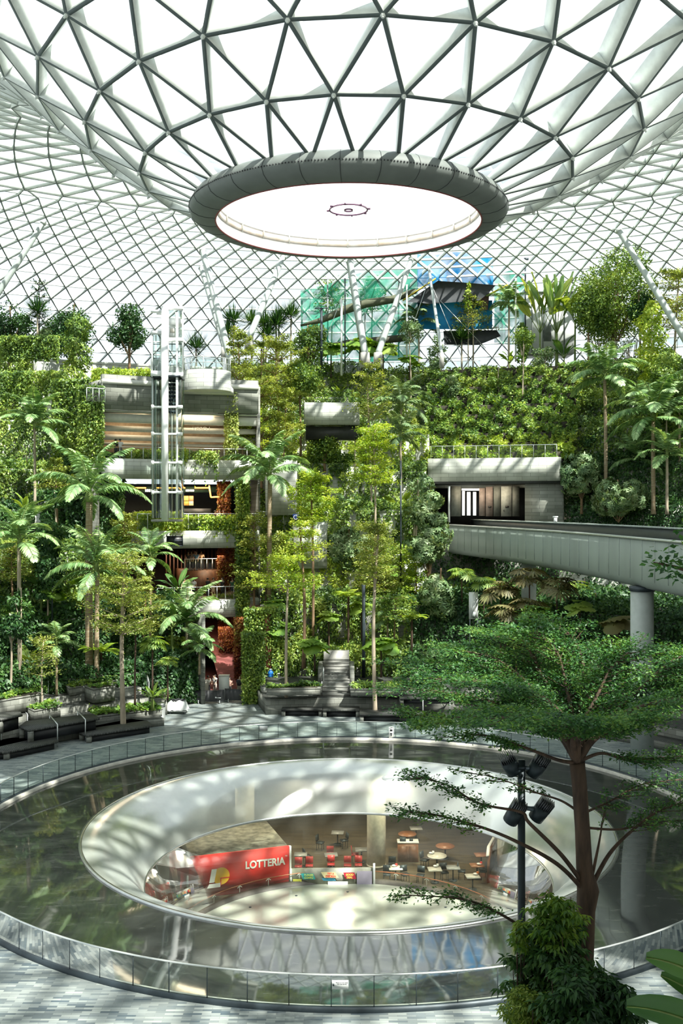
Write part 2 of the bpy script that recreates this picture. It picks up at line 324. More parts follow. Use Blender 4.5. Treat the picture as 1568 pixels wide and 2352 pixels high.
# beyond: equal steps along the profile
r = 57.2
while r < 86.5:
    rings.append((r,192)); s_ = (roof_z(r+.3)-roof_z(r))/.3; r += 2.0/sqrt(1+s_*s_)
lat = MB(); gl = MB(); ndm = MB()
prev = None; half = 0
def keep(a,b): return (a.y > -12 or b.y > -12)
for k,(r,N) in enumerate(rings):
    half ^= 1
    ph = 1.9 + (0 if half else 180.0/N); step = 360./N
    cur = [roof_pt(ph+i*step, r) for i in range(N)]; ang = [ph+i*step for i in range(N)]
    eps = .2; dz = roof_z(r+eps)-roof_z(r-eps) if r > 7 else .25
    def nin(a):        # inward normal (down into the room)
        p = radians(a); t = Vector((sin(p)*2*eps, -cos(p)*2*eps, dz)).normalized(); tt = Vector((cos(p), sin(p), 0)); n = t.cross(tt); 
        return -n if n.z > 0 else n
    nrm = [nin(a)*(.3 if k == 0 else 1) for a in ang]
    W_, H_ = (.16,.80) if N == 24 else (.15,.62) if N == 48 else (.12,.6) if N == 96 else (.10,.45)
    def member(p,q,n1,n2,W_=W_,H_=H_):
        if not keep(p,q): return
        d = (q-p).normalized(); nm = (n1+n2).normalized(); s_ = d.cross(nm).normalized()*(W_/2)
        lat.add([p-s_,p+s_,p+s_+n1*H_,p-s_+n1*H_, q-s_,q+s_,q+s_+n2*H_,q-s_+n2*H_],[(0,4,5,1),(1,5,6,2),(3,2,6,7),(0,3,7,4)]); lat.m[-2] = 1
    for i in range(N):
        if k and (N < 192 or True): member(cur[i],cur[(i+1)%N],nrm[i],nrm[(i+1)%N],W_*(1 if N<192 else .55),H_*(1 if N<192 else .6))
        if N == 24 and k and cur[i].y < 75:
            c = cur[i]+nrm[i]*(H_+.02); ndm.tube([c-nrm[i]*.1,c+nrm[i]*.06],.09,6); ndm.tube([c+nrm[i]*.06,c+nrm[i]*.14],.045,6)
    if prev:
        pc, pa, pn, pN = prev
        for i in range(N):
            a = ang[i]
            # two nearest inner nodes
            j = (a-pa[0])/(360./pN)
            if pN == N:
                lo, hi = int(math.floor(j+1e-6))%pN, int(math.floor(j+1e-6)+1)%pN
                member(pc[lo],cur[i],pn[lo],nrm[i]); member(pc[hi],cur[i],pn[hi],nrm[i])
                if keep(cur[i],pc[lo]): gl.add([pc[lo],pc[hi],cur[i]],[(0,1,2)]); gl.add([pc[hi],cur[(i+1)%N],cur[i]],[(0,1,2)])
            else:
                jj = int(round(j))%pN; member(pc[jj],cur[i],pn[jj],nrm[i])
                j2 = int(round((ang[i]+step-pa[0])/(360./pN)))%pN
                if keep(cur[i],pc[jj]):
                    if j2 == jj: gl.add([pc[jj],cur[(i+1)%N],cur[i]],[(0,1,2)])
                    else: gl.add([pc[jj],pc[j2],cur[(i+1)%N],cur[i]],[(0,1,2,3)])
    prev = (cur, ang, nrm, N)
ceil_ = sempty('ceiling','glazed gridshell roof curving down to the round oculus')
part(lat,'steel_lattice',[M['steel'],mat('painted_underside_shade',(.10,.13,.13),.6,var=.05)],ceil_); part(gl,'roof_glazing',M['roof_glass'],ceil_); part(ndm,'node_caps',M['steel'],ceil_)  # second lattice colour paints shade onto the underside of every member

# ---------------------------------------------------------------- oculus ring
oc = thing('oculus_ring','dark grey clad ring around the round opening at the foot of the glass funnel','roof opening',(AX,AY,28.2))
m = MB(); prof = [(6.7,1.22),(6.95,1.18),(7.25,1.0),(7.42,.72),(7.43,.55),(7.3,.33),(7.0,.16),(6.6,.08),(6.24,.08)]
m.lathe(prof,n=96); o_ = part(m,'ring_cladding',M['steel_ring'],oc,True)
m = MB()
for i in range(28):
    a = 360/28*i+3; pts = [pol(a,r+.006,z-.004) - Vector((AX,AY,0)) for r,z in prof[1:]]
    m.tube(pts,.012,4)
part(m,'panel_joint',M['black'],oc)
m = MB()
for i in range(336):
    a = 360/336*i; c = pol(a,7.445,.63)-Vector((AX,AY,0)); m.box(c,(.05,.02,.06),rz=-radians(a))
part(m,'perforated_slot_band',M['black'],oc)['kind'] = 'stuff'
m = MB(); m.lathe([(6.22,.08),(6.22,1.45)],n=96); m.lathe([(6.22,.95),(6.12,.97),(6.12,1.02),(6.22,1.05)],n=96); part(m,'inner_wall',M['membrane'],oc,True)
m = MB(); m.lathe([(6.25,.10),(6.25,.05),(6.19,.05),(6.19,.10)],n=96); part(m,'red_edge_line',mat('dull_red_trim',(.32,.08,.08),.6),oc,label='dull red trim line')
m = MB(); m.lathe([(6.2,.62),(6.14,.62),(6.14,.88),(6.2,.88)],n=96); part(m,'stained_band',mat('stained_gutter_band',(.74,.6,.46),.7,col2=(.9,.86,.8),scale=1.6),oc,label='brown stained gutter band')
m = MB()
for i in range(24):
    a = 360/24*i; c = pol(a,6.1,.9)-Vector((AX,AY,0)); m.bar(c-Vector((0,0,.35)),c+Vector((0,0,.25)),.06,.06)
part(m,'gutter_bracket',M['offwhite'],oc)
def fabric_mat():
    m, nt = new_mat('backlit_fabric'); L = nt.links.new
    d = nd(nt,'ShaderNodeBsdfDiffuse'); d.inputs[0].default_value = (.9,.9,.9,1); t = nd(nt,'ShaderNodeBsdfTranslucent'); t.inputs[0].default_value = (.98,.98,.98,1)
    nz = nd(nt,'ShaderNodeTexNoise',Scale=1.5); r = ramp(nt,[(.3,(.75,.75,.75)),(.7,(.85,.85,.85))]); L(nz.outputs['Fac'],r.inputs[0])
    mx = nd(nt,'ShaderNodeMixShader'); L(r.outputs[0],mx.inputs[0]); L(d.outputs[0],mx.inputs[1]); L(t.outputs[0],mx.inputs[2])
    o = nd(nt,'ShaderNodeOutputMaterial'); L(mx.outputs[0],o.inputs[0]); return m
m = MB(); m.lathe([(6.2,1.45),(4.5,1.2),(2.6,.98),(.9,.82),(.02,.80)],n=72); part(m,'fabric_cone',fabric_mat(),oc,True)
m = MB(); m.lathe([(.92,.74),(.86,.74),(.86,.80),(.92,.80),(.92,.74)],n=40)
m.lathe([(.22,.72),(.16,.72),(.16,.78),(.22,.78)],n=20)
for i in range(8):
    a = 45*i+10; c = pol(a,.97,.77)-Vector((AX,AY,0)); m.box(c,(.05,.14,.08),rz=-radians(a))
part(m,'tension_ring',mat('mauve_steel',(.16,.07,.14),.5),oc,label='dark tension ring')

# raking tubular columns that carry the roof
def hit_roof(px,py):
    d = Vector(((px-CX0)/F,1,(HY-py)/F)); best = None
    t = 56.
    while t < 140:
        p = d*t; z = CH+p.z; r = sqrt((p.x-AX)**2+(p.y-AY)**2)
        if r > 25 and z > roof_z(min(r,86.9))-.3: return Vector((p.x,p.y,z))
        t += .5
    return Vector((p.x,p.y,z))
cols = [((104,505),(-60,760),100,15),((463,568),(530,832),104,17),((460,610),(516,800),110,13),((652,585),(572,775),106,15),((803,592),(838,812),108,16),
        ((798,596),(831,800),116,10),((947,588),(868,812),108,15),((958,690),(872,818),118,11),((984,612),(1014,812),104,8),((1416,522),(1585,800),100,16)]
lab = ['raking white column leaving the frame at the left edge','wide raking column right of the lift tower','thinner raking column just behind the wide one by the lift tower','raking column leaning right behind the spiky yuccas',
 'wide raking column leaning left below the middle of the oculus','thin raking column hidden behind the middle one','raking column leaning right beside the green net','short raking column in the shade under the hillside net','thin raking column in front of the blue tarpaulin','raking column crossing the tall fig at the right edge']
for ((tx,ty),(bx,by),Y,wp),lb in zip(cols,lab):
    T = hit_roof(tx,ty); B = at(bx,by,Y); R = wp*Y/F/2
    if T.y < 62: T = at(tx,ty,90)
    t = thing('raking_column',lb,'column',B,group='raking tubular columns under the roof'); L0 = T-B; Rt = wp*T.y/F/2*.8
    m = MB(); m.tube([L0*0,L0*.02,L0*.97,L0],[R*.6,R,(R+Rt)/2*.9,R*.5],16); part(m,'shaft',M['column'],t,True)
    m = MB(); m.tube([L0*.965,L0*.99],[R*1.05,R*.7],12); m.tube([L0*.985,L0],[R*.35,R*.35],10); part(m,'head_joint',M['steel'],t)
    m = MB(); m.tube([Vector((0,0,-1.5)),Vector((0,0,.1))],[R*1.5,R*1.3],12); part(m,'footing',M['concrete'],t)
# ================================================================ plaza floor, pool, funnel
RP, RR, RB = 17.5, 12.2, 8.0            # pool, funnel lip, basin radii
m = MB(); n = 120
A = [pol(360*i/n, RP+.12) for i in range(n)]; 
def sq(i):
    a = radians(360*i/n); s_, c_ = sin(a), cos(a)
    k = 70/max(abs(s_),abs(c_)*1.0); return (AX+s_*k, AY+c_*k)
B = [sq(i) for i in range(n)]
m.add([(p.x,p.y,0) for p in A]+[(b[0],max(b[1],8),0) for b in B],[(i,n+i,n+(i+1)%n,(i+1)%n) for i in range(n)])
struct(m,'floor',M['paving'],'grey slate strip paving around the round pool')
# pool
pool = thing('reflecting_pool','round dark shallow pool around the sunken clear funnel','pool',(AX,AY,0))
def pool_mat():
    m, nt = new_mat('dark_wet_stone'); L = nt.links.new
    g = nd(nt,'ShaderNodeNewGeometry'); mp = nd(nt,'ShaderNodeMapping'); mp.inputs['Rotation'].default_value = (0,0,.35); mp.inputs['Scale'].default_value=(.5,1.6,1)
    L(g.outputs['Position'],mp.inputs[0]); nz = nd(nt,'ShaderNodeTexNoise',Scale=1.7,Detail=9.,Roughness=.72); L(mp.outputs[0],nz.inputs['Vector'])
    r = ramp(nt,[(.42,(.004,.006,.005)),(.56,(.016,.020,.016)),(.66,(.05,.055,.045)),(.76,(.30,.31,.26))]); L(nz.outputs['Fac'],r.inputs[0])
    b = nd(nt,'ShaderNodeBsdfPrincipled',Roughness=.5); L(r.outputs[0],b.inputs['Base Color'])
    g2 = nd(nt,'ShaderNodeBsdfGlossy',Roughness=.035); fr = nd(nt,'ShaderNodeFresnel',IOR=1.55)
    n2 = nd(nt,'ShaderNodeTexNoise',Scale=1.1,Detail=2.); L(g.outputs['Position'],n2.inputs['Vector']); bp = nd(nt,'ShaderNodeBump',Strength=.012,Distance=.05); L(n2.outputs['Fac'],bp.inputs['Height'])
    L(bp.outputs[0],g2.inputs['Normal'])
    mx = nd(nt,'ShaderNodeMixShader'); k = nd(nt,'ShaderNodeMath',operation='MULTIPLY_ADD',use_clamp=True); k.inputs[1].default_value = .31; k.inputs[2].default_value = .0; L(fr.outputs[0],k.inputs[0])
    L(k.outputs[0],mx.inputs[0]); L(b.outputs[0],mx.inputs[1]); L(g2.outputs[0],mx.inputs[2])
    o = nd(nt,'ShaderNodeOutputMaterial'); L(mx.outputs[0],o.inputs[0]); return m
m = MB(); m.lathe([(RP-.02,-.05),(RP-1.2,-.10),(15,-.08),(RR+.12,.03)],n=140); part(m,'wet_stone_bed',pool_mat(),pool,True)
m = MB(); m.lathe([(RP+.16,.0),(RP+.16,.10),(RP-.02,.10),(RP-.04,-.06)],n=160); part(m,'kerb',mat('pale_stone_kerb',(.56,.54,.48),.6),pool,True,'pale stone kerb')
m = MB(); m.lathe([(RP+.30,.0),(RP+.30,.16),(RP+.17,.16),(RP+.17,.0)],n=160); part(m,'channel_frame',M['charcoal'],pool,label='dark metal channel outside the kerb')
# clear funnel of acrylic
fun = thing('acrylic_funnel','clear round funnel sinking through the middle of the pool','funnel',(AX,AY,0))
prof = [(12.2,.06),(11.9,.02),(11.3,-.22),(10.7,-.62),(10.2,-1.12),(9.8,-1.65),(9.45,-2.3)]
m = MB(); m.lathe(prof,n=128); part(m,'frosted_lip',M['frost'],fun,True)
m = MB(); m.lathe([(9.45,-2.3),(9.1,-3.1),(8.8,-3.9),(8.6,-4.8),(8.5,-5.6)],n=128); part(m,'clear_wall',M['clear'],fun,True)
m = MB(); m.lathe([(12.32,.02),(12.32,.10),(12.18,.10),(12.18,.04)],n=160); part(m,'rim_trim',M['chrome'],fun,label='thin bright rim')
m = MB(); m.lathe([(9.50,-2.26),(9.42,-2.26),(9.42,-2.38)],n=128); part(m,'seam',M['chrome'],fun,True)
# basin under the funnel and the basement level seen through it
bz = -6.0
m = MB(); m.lathe([(8.75,.62),(8.75,.0)],n=96); m.lathe([(8.75,0.0),(8.75,.25),(8.2,.25),(8.1,.0)],n=96)
basin = thing('catch_basin','pale shallow round basin at the bottom of the funnel','basin',(AX,AY,bz))
m = MB(); m.lathe([(8.75,-.02),(8.75,.32),(8.55,.32),(8.42,.12)],n=96); part(m,'basin_kerb',mat('dark_basin_kerb',(.08,.075,.06),.5),basin,True)
m = MB(); m.lathe([(8.42,.12),(6,.07),(.01,.04)],n=72); part(m,'basin_floor',mat('pale_green_basin',(.40,.43,.35),.15,var=.12,scale=.35,spec=.8),basin,True)
m = MB()
for i in range(16):
    c = pol(i*22.5,7.2,.08)-Vector((AX,AY,0)); m.tube([c,c+Vector((0,0,.03))],.07,10)
part(m,'drain_cap',M['charcoal'],basin)
m = MB(); m.prism([(-40,10),(40,10),(40,100),(-40,100)],bz-.3,bz-.02); 
struct(m,'floor',brick_mat('basement_floor',(.14,.115,.075),(.085,.07,.05),(.05,.045,.035),1.2,.2,mode='xy',stain=.3,stain_col=(.07,.06,.045),rough=.4),'dark timber and tile floor of the level below')
m = MB(); n = 96; A = [pol(360*i/n, 12.35) for i in range(n)]
m.add([(p.x,p.y,-.5) for p in A]+[(AX+sin(2*pi*i/n)*38,AY+cos(2*pi*i/n)*38,-.5) for i in range(n)],[(i,(i+1)%n,n+(i+1)%n,n+i) for i in range(n)])
m.lathe([(12.36,0),(12.36,-.5)],c=(AX,AY,0),n=n)
struct(m,'ceiling',mat('dark_soffit',(.10,.10,.09),.8),'dark soffit over the level below')
m = MB(); m.lathe([(30,-6),(30,-.5)],c=(AX,AY,0),n=60); struct(m,'wall_back',M['dark'],'dark wall at the back of the level below')
# glass balustrade round the pool
bal = thing('pool_balustrade','low glass balustrade circling the round pool','balustrade',(AX,AY,0))
NB = 88; gpm = MB()
gme = None
for i in range(NB):
    if gme is None:
        m = MB(); a0, a1 = -360/NB/2*.99, 360/NB/2*.99
        A_ = [pol(a0+(a1-a0)*k/3, RP+.235)-Vector((AX,AY,0)) for k in range(4)]; B_ = [pol(a0+(a1-a0)*k/3, RP+.215)-Vector((AX,AY,0)) for k in range(4)]
        vv = [(p.x,p.y,z) for p in A_ for z in (.12,1.1)]
        m.add(vv,[(2*k,2*k+2,2*k+3,2*k+1) for k in range(3)])
        o = part(m,'glass_panel',M['glass'],bal); gme = o.data
    else:
        o = bpy.data.objects.new('glass_panel',gme); COL.objects.link(o); o.parent = bal
    o.rotation_euler = (0,0,-radians(360/NB*i))
m = MB(); m.lathe([(RP+.255,1.09),(RP+.255,1.125),(RP+.195,1.125),(RP+.195,1.09),(RP+.255,1.09)],n=160); part(m,'top_rail',M['rail'],bal,label='slim steel top rail')
m = MB()
for i in range(NB):
    c = pol(360/NB*(i+.5),RP+.225)-Vector((AX,AY,0)); m.box(c+Vector((0,0,.6)),(.022,.03,.96),rz=-radians(360/NB*(i+.5)))
part(m,'joint_strip',M['charcoal'],bal)
def plate(name,label,c,sx,sz,th,group=None,cat='sign'):
    t = thing(name,label,cat,c,rz=-radians(th)); m = MB(); m.box((0,0,0),(sx,.02,sz)); part(m,'plate',M['white'],t); return t
def tx(t,s,size,pos,mt,th=0,face=-1,bold=0,sx=1):
    return text_mesh(s,size,'lettering',mt,t,Matrix.Translation(Vector(pos))@Matrix.Rotation(pi/2,4,'X'),.002,sx,bold)
def onring(px,py0,py1,far=True):
    # point on balustrade circle seen at px
    k = (px-CX0)/F; r = RP+.225; a = 1+k*k; b = -2*(k*AX+AY); c = AX*AX+AY*AY-r*r; s_ = sqrt(b*b-4*a*c)
    Y = (-b+(s_ if far else -s_))/(2*a); return Vector((k*Y,Y,CH-((py0+py1)/2-HY)/F*Y)), (py1-py0)/F*Y, Y
p,h,Y = onring(605,1667,1678); t = plate('notice_sign','small blank white notice on the far glass, left of centre',p+Vector((0,-.06,0)),19/F*Y,h,0)
p,h,Y = onring(898,1669,1700); t = plate('notice_sign','tall narrow notice with two symbols on the far glass',p+Vector((0,-.06,0)),11/F*Y,h,0)
m = MB(); m.box((0,-.015,.22),(.16,.01,.12)); m.box((0,-.015,.0),(.14,.01,.08)); m.tube([(0,-.02,-.1),(0,-.022,-.1)],.05,8); part(m,'symbol',M['black'],t)
p,h,Y = onring(781,2249,2270,False); t = plate('notice_sign','small white notice with fine print on the near glass',p+Vector((0,-.06,0)),38/F*Y,h,180*0)
tx(t,'Please do not climb\nover the barrier',.045,(.05,-.013,.04),M['charcoal']); m = MB(); m.box((-.2,-.014,0),(.04,.005,.07)); part(m,'symbol',M['charcoal'],t)

# ================================================================ terraces
LV = [(33,3.0),(38,7.0),(43,11.),(48,15.),(53,19.),(58,23.),(63,26.6),(68,30.0)]
SEG = []     # (level, t0, t1, r_front, z_top, z_under)
def add_level(li, t0, t1, r, z, jr=1.0, jz=.6, ds=11):
    t = t0
    while t < t1-.01:
        e = min(t1, t+ds*random.uniform(.7,1.3)); 
        if t1-e < 3: e = t1
        SEG.append((li, t, e, r+random.uniform(-jr,jr), z+random.uniform(-jz,jz))); t = e
for li,(r,z) in enumerate(LV):
    if li < 2: add_level(li,-72,-20.3,r-(1.6 if li==0 else 2),z,.5); add_level(li,-10.8,8,r,z,.4,.3); add_level(li,8,72,r,min(z,6.2))
    else:
        add_level(li,-72,-29,r-(2 if li<4 else 0),z); add_level(li,-10.4,8.6,r,z)
        r2 = {2:56.5,3:58.2,4:60,5:62.3,6:65,7:68}[li]
        add_level(li,22,72,r2,z,.6)
        if li >= 5: add_level(li,8.6,22,r2,z,.3,.2)
add_level(7,-29,-10.4,66,30)
def terr(li, th):
    for s_ in SEG:
        if s_[0] == li and s_[1] <= th <= s_[2]: return s_
    return min((s_ for s_ in SEG if s_[0]==li), key=lambda s_: min(abs(s_[1]-th),abs(s_[2]-th)))
for li in range(8):
    m = MB()
    for (l,t0,t1,r,z) in SEG:
        if l != li: continue
        zb = 0 if li < 3 else LV[li][1]-6
        m.sector(t0,t1,r,r+(12 if li<7 else 22),zb,z-.35,0,1); m.sector(t0,t1,r,r+.45,z-.35,z,0)   # wall, soil bed and coping
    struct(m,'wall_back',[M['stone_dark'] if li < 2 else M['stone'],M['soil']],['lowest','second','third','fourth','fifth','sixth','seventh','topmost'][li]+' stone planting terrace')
m = MB(); m.sector(-80,80,71,96,28.6,28.9); struct(m,'floor',M['soil'],'ground behind the uppermost terraces')
# flat ground under the bridge and the wall below the portal
m = MB(); m.sector(8,72,42,60,0,5.6,0); m.sector(8.6,72,57.,62,0,12.,0); m.sector(8.6,22,57.0,62,0,12.1,0)
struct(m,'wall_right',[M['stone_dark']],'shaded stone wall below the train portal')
# building mass behind the camera and the edge terrace under the foreground trees
m = MB(); m.prism([(-60,-14),(60,-14),(60,-3),(-60,-3)],0,40); struct(m,'wall_front',M['offwhite'],'building face behind the viewpoint')
m = MB(); m.prism([(-60,-3),(26,-3),(26,12.8),(-60,12.8)],24,24.8); struct(m,'ceiling',M['offwhite'],'unseen slab added above the viewpoint to shade the foreground')  # out of view, added to keep the sun off the foreground
m = MB(); m.prism([(1.5,12),(26,12),(26,19.5),(15,23.3),(1.5,23.3)],0,2.2); struct(m,'floor',[M['soil']],'planting bed in the foreground')
m = MB(); m.prism([(1.2,23.3),(15,23.3),(15,23.6),(1.2,23.6)],0,2.4); struct(m,'wall_front',M['stone_dark'],'edge wall of the foreground bed')

m = MB(); m.prism([(26,8),(60,8),(60,71),(26,71)],0,31); struct(m,'wall_right',M['offwhite'],'unseen building mass right of the plaza, added to shade it')  # out of view, put in and sized to shade the right side
# ================================================================ left building front (curved, lift side)
def zf(y): return CH+(HY-y)*.03704
TA, TB, RF = -29.2, -10.6, 41.
fac = sempty('wall_left','curved stone clad building front with open floors beside the lift')
m = MB()
m.sector(TA,TB,RF,RF+.6,zf(945),zf(868)); part(m,'upper_stone_wall',M['stone_mid'],fac); m = MB()
m.sector(TA,TB,RF-.3,RF+.4,zf(1101),zf(1056))            # parapet L4
m.sector(TA+3.4,TB,RF-.6,RF+.3,zf(1259),zf(1219))        # parapet L3
m.sector(-20.3,TB,RF-1.,RF+.2,zf(1418),zf(1378))         # parapet L2
part(m,'stone_parapets',M['stone'],fac)
m = MB()
for z,dz in ((zf(868)-.4,.4),(zf(1056)-.6,.5),(zf(1219)-.6,.5)): m.sector(TA,TB,RF-.2,RF+14,z-dz,z)
m.sector(TA,TB,RF+.2,RF+14,zf(1378)-.9,zf(1378)-.3); part(m,'floor_slabs',M['offwhite'],fac)
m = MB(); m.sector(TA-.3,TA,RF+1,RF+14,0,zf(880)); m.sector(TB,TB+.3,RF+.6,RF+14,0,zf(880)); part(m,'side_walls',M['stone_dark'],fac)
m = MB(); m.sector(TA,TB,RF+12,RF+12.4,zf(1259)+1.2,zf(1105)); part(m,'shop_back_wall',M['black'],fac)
m = MB(); m.sector(TA,TB,RF+6,RF+6.3,zf(1056),zf(945)); part(m,'lobby_back_wall',mat('timber_cream_wall',(.50,.38,.25),.6),fac)
m = MB()
for i,(y0,y1) in enumerate(((953,972),(978,990),(996,1008),(1012,1018))):
    m.sector(TA,TB,RF+.8+i*1.2,RF+1.6+i*1.2,zf(y1),zf(y0))
m.sector(TA,TB,RF+.6,RF+6,zf(950),zf(946)); part(m,'stepped_soffit',M['offwhite'],fac)
m = MB(); m.sector(-15.3,TB,RF+.65,RF+1.,zf(948),zf(917)); part(m,'dark_fascia',M['stone_dark'],fac)
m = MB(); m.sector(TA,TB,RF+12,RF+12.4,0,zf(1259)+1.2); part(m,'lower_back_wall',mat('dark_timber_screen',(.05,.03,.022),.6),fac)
m = MB()
for i in range(22): m.sector(-20+i*.42,-20+i*.42+.12,RF+7,RF+7.15,7.1,11.0)
part(m,'timber_screen',mat('brown_slat_screen',(.12,.05,.03),.6),fac)
m = MB(); m.sector(-27,TB,RF+.1,RF+12,6.6,7.08); part(m,'balcony_floor',mat('pink_brown_paving',(.42,.32,.27),.7),fac)
lobby = thing('lobby_sign','faint mirrored lobby lettering on the upper floor soffit','sign',at(462,985,87.6)); text_mesh('LOBBY',.42,'lettering',M['beige'],lobby,Matrix.Rotation(pi/2,4,'X')@Matrix.Diagonal((-1,1,1,1)),.01,1.2)
# curved balcony bulge
bx = at(470,870,84.0)
bul = thing('curved_balcony','round stone balcony bulging out right of the lift top','balcony',(bx.x,bx.y+1.2,0))
m = MB(); zb0, zb1 = CH+(HY-893)/F*83, CH+(HY-846)/F*83
m.lathe([(2.05,zb0),(2.05,zb1),(1.85,zb1),(1.85,zb0)],n=40,a0=90,a1=270); m.lathe([(2.0,zb1-.5),(.01,zb1-.5)],n=40); part(m,'stone_apron',brick_mat('pale_curved_stone',(.52,.54,.49),(.40,.42,.38),(.16,.17,.15),1.3,.36),bul)
m = MB(); m.lathe([(2.05,zb0),(.01,zb0-.02)],n=40); m.box((0,1.6,zb0+.2),(4.1,3.4,.5)); part(m,'soffit',M['offwhite'],bul)
m = MB(); m.lathe([(1.98,zb1),(1.98,zb1+1.0)],n=40,a0=90,a1=270); part(m,'glass_guard',M['glass'],bul)
m = MB()
for zz in (zb1+1.02,zb1+.55): m.tube([(1.98*sin(radians(a)),1.98*cos(radians(a)),zz) for a in range(90,271,9)],.03,6)
for a in range(90,271,30): m.tube([(1.98*sin(radians(a)),1.98*cos(radians(a)),zb1-.02),(1.98*sin(radians(a)),1.98*cos(radians(a)),zb1+1.02)],.03,6)
part(m,'handrail',M['rail'],bul)
# floor guards
def guard(name,label,t0,t1,r,z,h=1.0,nseg=12,group=None):
    g = thing(name,label,'railing',(AX,AY,z),group=group); m = MB()
    for i in range(nseg):
        a0 = t0+(t1-t0)*i/nseg; a1 = t0+(t1-t0)*(i+.97)/nseg; p = pol(a0,r)-Vector((AX,AY,0)); q = pol(a1,r)-Vector((AX,AY,0))
        m.add([(p.x,p.y,.06),(q.x,q.y,.06),(q.x,q.y,h),(p.x,p.y,h)],[(0,1,2,3)])
    part(m,'glass_infill',M['glass'],g)
    m = MB(); pts = [pol(t0+(t1-t0)*i/24,r,h+.04)-Vector((AX,AY,0)) for i in range(25)]; m.tube(pts,.035,6); part(m,'top_rail',M['rail'],g)
    m = MB()
    for i in range(nseg+1):
        p = pol(t0+(t1-t0)*i/nseg,r,0)-Vector((AX,AY,0)); m.box(p+Vector((0,0,h/2)),(.05,.05,h))
    part(m,'post',M['rail'],g); return g
guard('glass_railing','glass railing along the lobby floor behind the lift',TA+2,TB,RF,zf(1056),.95)
guard('glass_railing','glass railing in front of the noodle shop',TA+4,TB,RF-.2,zf(1219)+.15,1.25)
guard('glass_railing','glass railing of the second floor crowd balcony',-23,TB,RF-.7,7.05,1.05)
guard('glass_railing','glass railing right of the shop floor, beside a round blue sign',-10.4,-2,46.5,zf(1206),1.05,5)
guard('glass_railing','long glass railing on the green wall above the train portal',8.9,21.6,57.4,19.9,1.25,11)
guard('glass_railing','glass railing high behind the centre palms',-1,13,67.6,LV[7][1]+.1,1.2,12)
guard('glass_railing','white railing among the yuccas on the top terrace',-16.5,-8.5,65,LV[7][1],1.1,8)
guard('glass_railing','white railing below the big fig',25,33,67,LV[7][1]+1.4,1.1,8)
guard('glass_railing','small glass railing on the ledge left of the lobby',-31.5,-29.3,40,zf(935),1.1,3)
# shop fittings
def arcbox(m,px0,px1,y0,y1,Y,d=.12,k=0):
    a = at(px0,y1,Y); b = at(px1,y0,Y); return m.box(((a.x+b.x)/2,Y,(a.z+b.z)/2),(b.x-a.x,d,b.z-a.z),k)
shop = thing('noodle_shop','dark noodle shop front with orange lit canopy under the stone parapet','shop',(0,0,0))
m = MB(); arcbox(m,296,520,1118,1131,90.5,.3); part(m,'green_fascia',mat('dark_green_fascia',(.03,.07,.05),.5),shop)
m = MB(); arcbox(m,298,335,1119,1122,90,.1); arcbox(m,360,425,1119,1122,90,.1); arcbox(m,447,480,1119,1122,90,.1)
m.bar(at(480,1115,88),at(484,1142,88),.12,.12); m.bar(at(484,1142,88),at(502,1141,88),.12,.12); part(m,'orange_strip_light',M['glow'],shop)
for i,(x0,x1,y0,y1) in enumerate(((422,433,1139,1150),(434,444,1139,1150),(422,433,1151,1161),(434,444,1151,1161))):
    m = MB(); arcbox(m,x0,x1,y0,y1,89.8,.06); part(m,'lit_menu_panel',mat('menu_panel_%d'%i,[(.9,.5,.1),(.8,.3,.12),(.7,.28,.05),(.92,.62,.25)][i],.5,emit=[(.9,.5,.1),(.8,.3,.12),(.7,.28,.05),(.92,.62,.25)][i],es=.9),shop)
m = MB(); arcbox(m,420,484,1168,1186,89,1.); part(m,'counter',M['dark'],shop)
for x,w_ in ((347,26),(436,18)):
    text_mesh('MRS PHO',(w_/F*90)*.30,'lettering',M['glow_w'],shop,Matrix.Translation(at(x,1127,89.3))@Matrix.Rotation(pi/2,4,'X'),.01,.85,.012)
m = MB(); 
for x in (310,352,395,430,470,505): m.tube([at(x,1110,92),at(x,1111.5,92)],.12,8)
part(m,'ceiling_spot',M['glow_w'],shop)
wn = thing('wall_hatch','small dark window set in the pale parapet below the shop','window',at(406,1241.5,84.9)); w_=36/F*85; h_=22/F*85
m = MB(); m.box((0,-1.4+.4,0),(w_,.1,h_)); part(m,'dark_pane',M['black'],wn); m = MB()
for x in (-w_/2,0,w_/2): m.box((x,-1.07,0),(.05,.06,h_))
for z in (-h_/2,0,h_/2): m.box((0,-1.07,z),(w_+.05,.06,.05))
part(m,'frame',M['charcoal'],wn)
# carpeted ramp into the ground floor opening
m = MB(); m.prism([pol(-20.2,33)[:2],pol(-10.9,33)[:2],pol(-11.2,52)[:2],pol(-20,52)[:2]],-.02,.03)
struct(m,'floor',M['carpet'],'red brown carpet in the ground floor opening')
m = MB(); a = pol(-15.5,36); 
m.add([(*pol(-16.4,35)[:2],.05),(*pol(-11.6,35)[:2],.05),(*pol(-13.2,51)[:2],5.2),(*pol(-15.8,51)[:2],5.2)],[(0,1,2,3)]); struct(m,'floor',M['carpet'],'carpeted ramp rising into the building')
m = MB(); m.prism([pol(-11.0,33)[:2],pol(-10.3,33)[:2],pol(-10.3,52)[:2],pol(-11.6,52)[:2]],0,6.5); struct(m,'wall_right',mat('red_brown_wall',(.25,.07,.05),.8),'red brown wall beside the ramp')
m = MB(); m.sector(-20.6,-20.1,31,52,0,6.8); struct(m,'wall_left',M['stone_dark'],'dark wall left of the ramp')
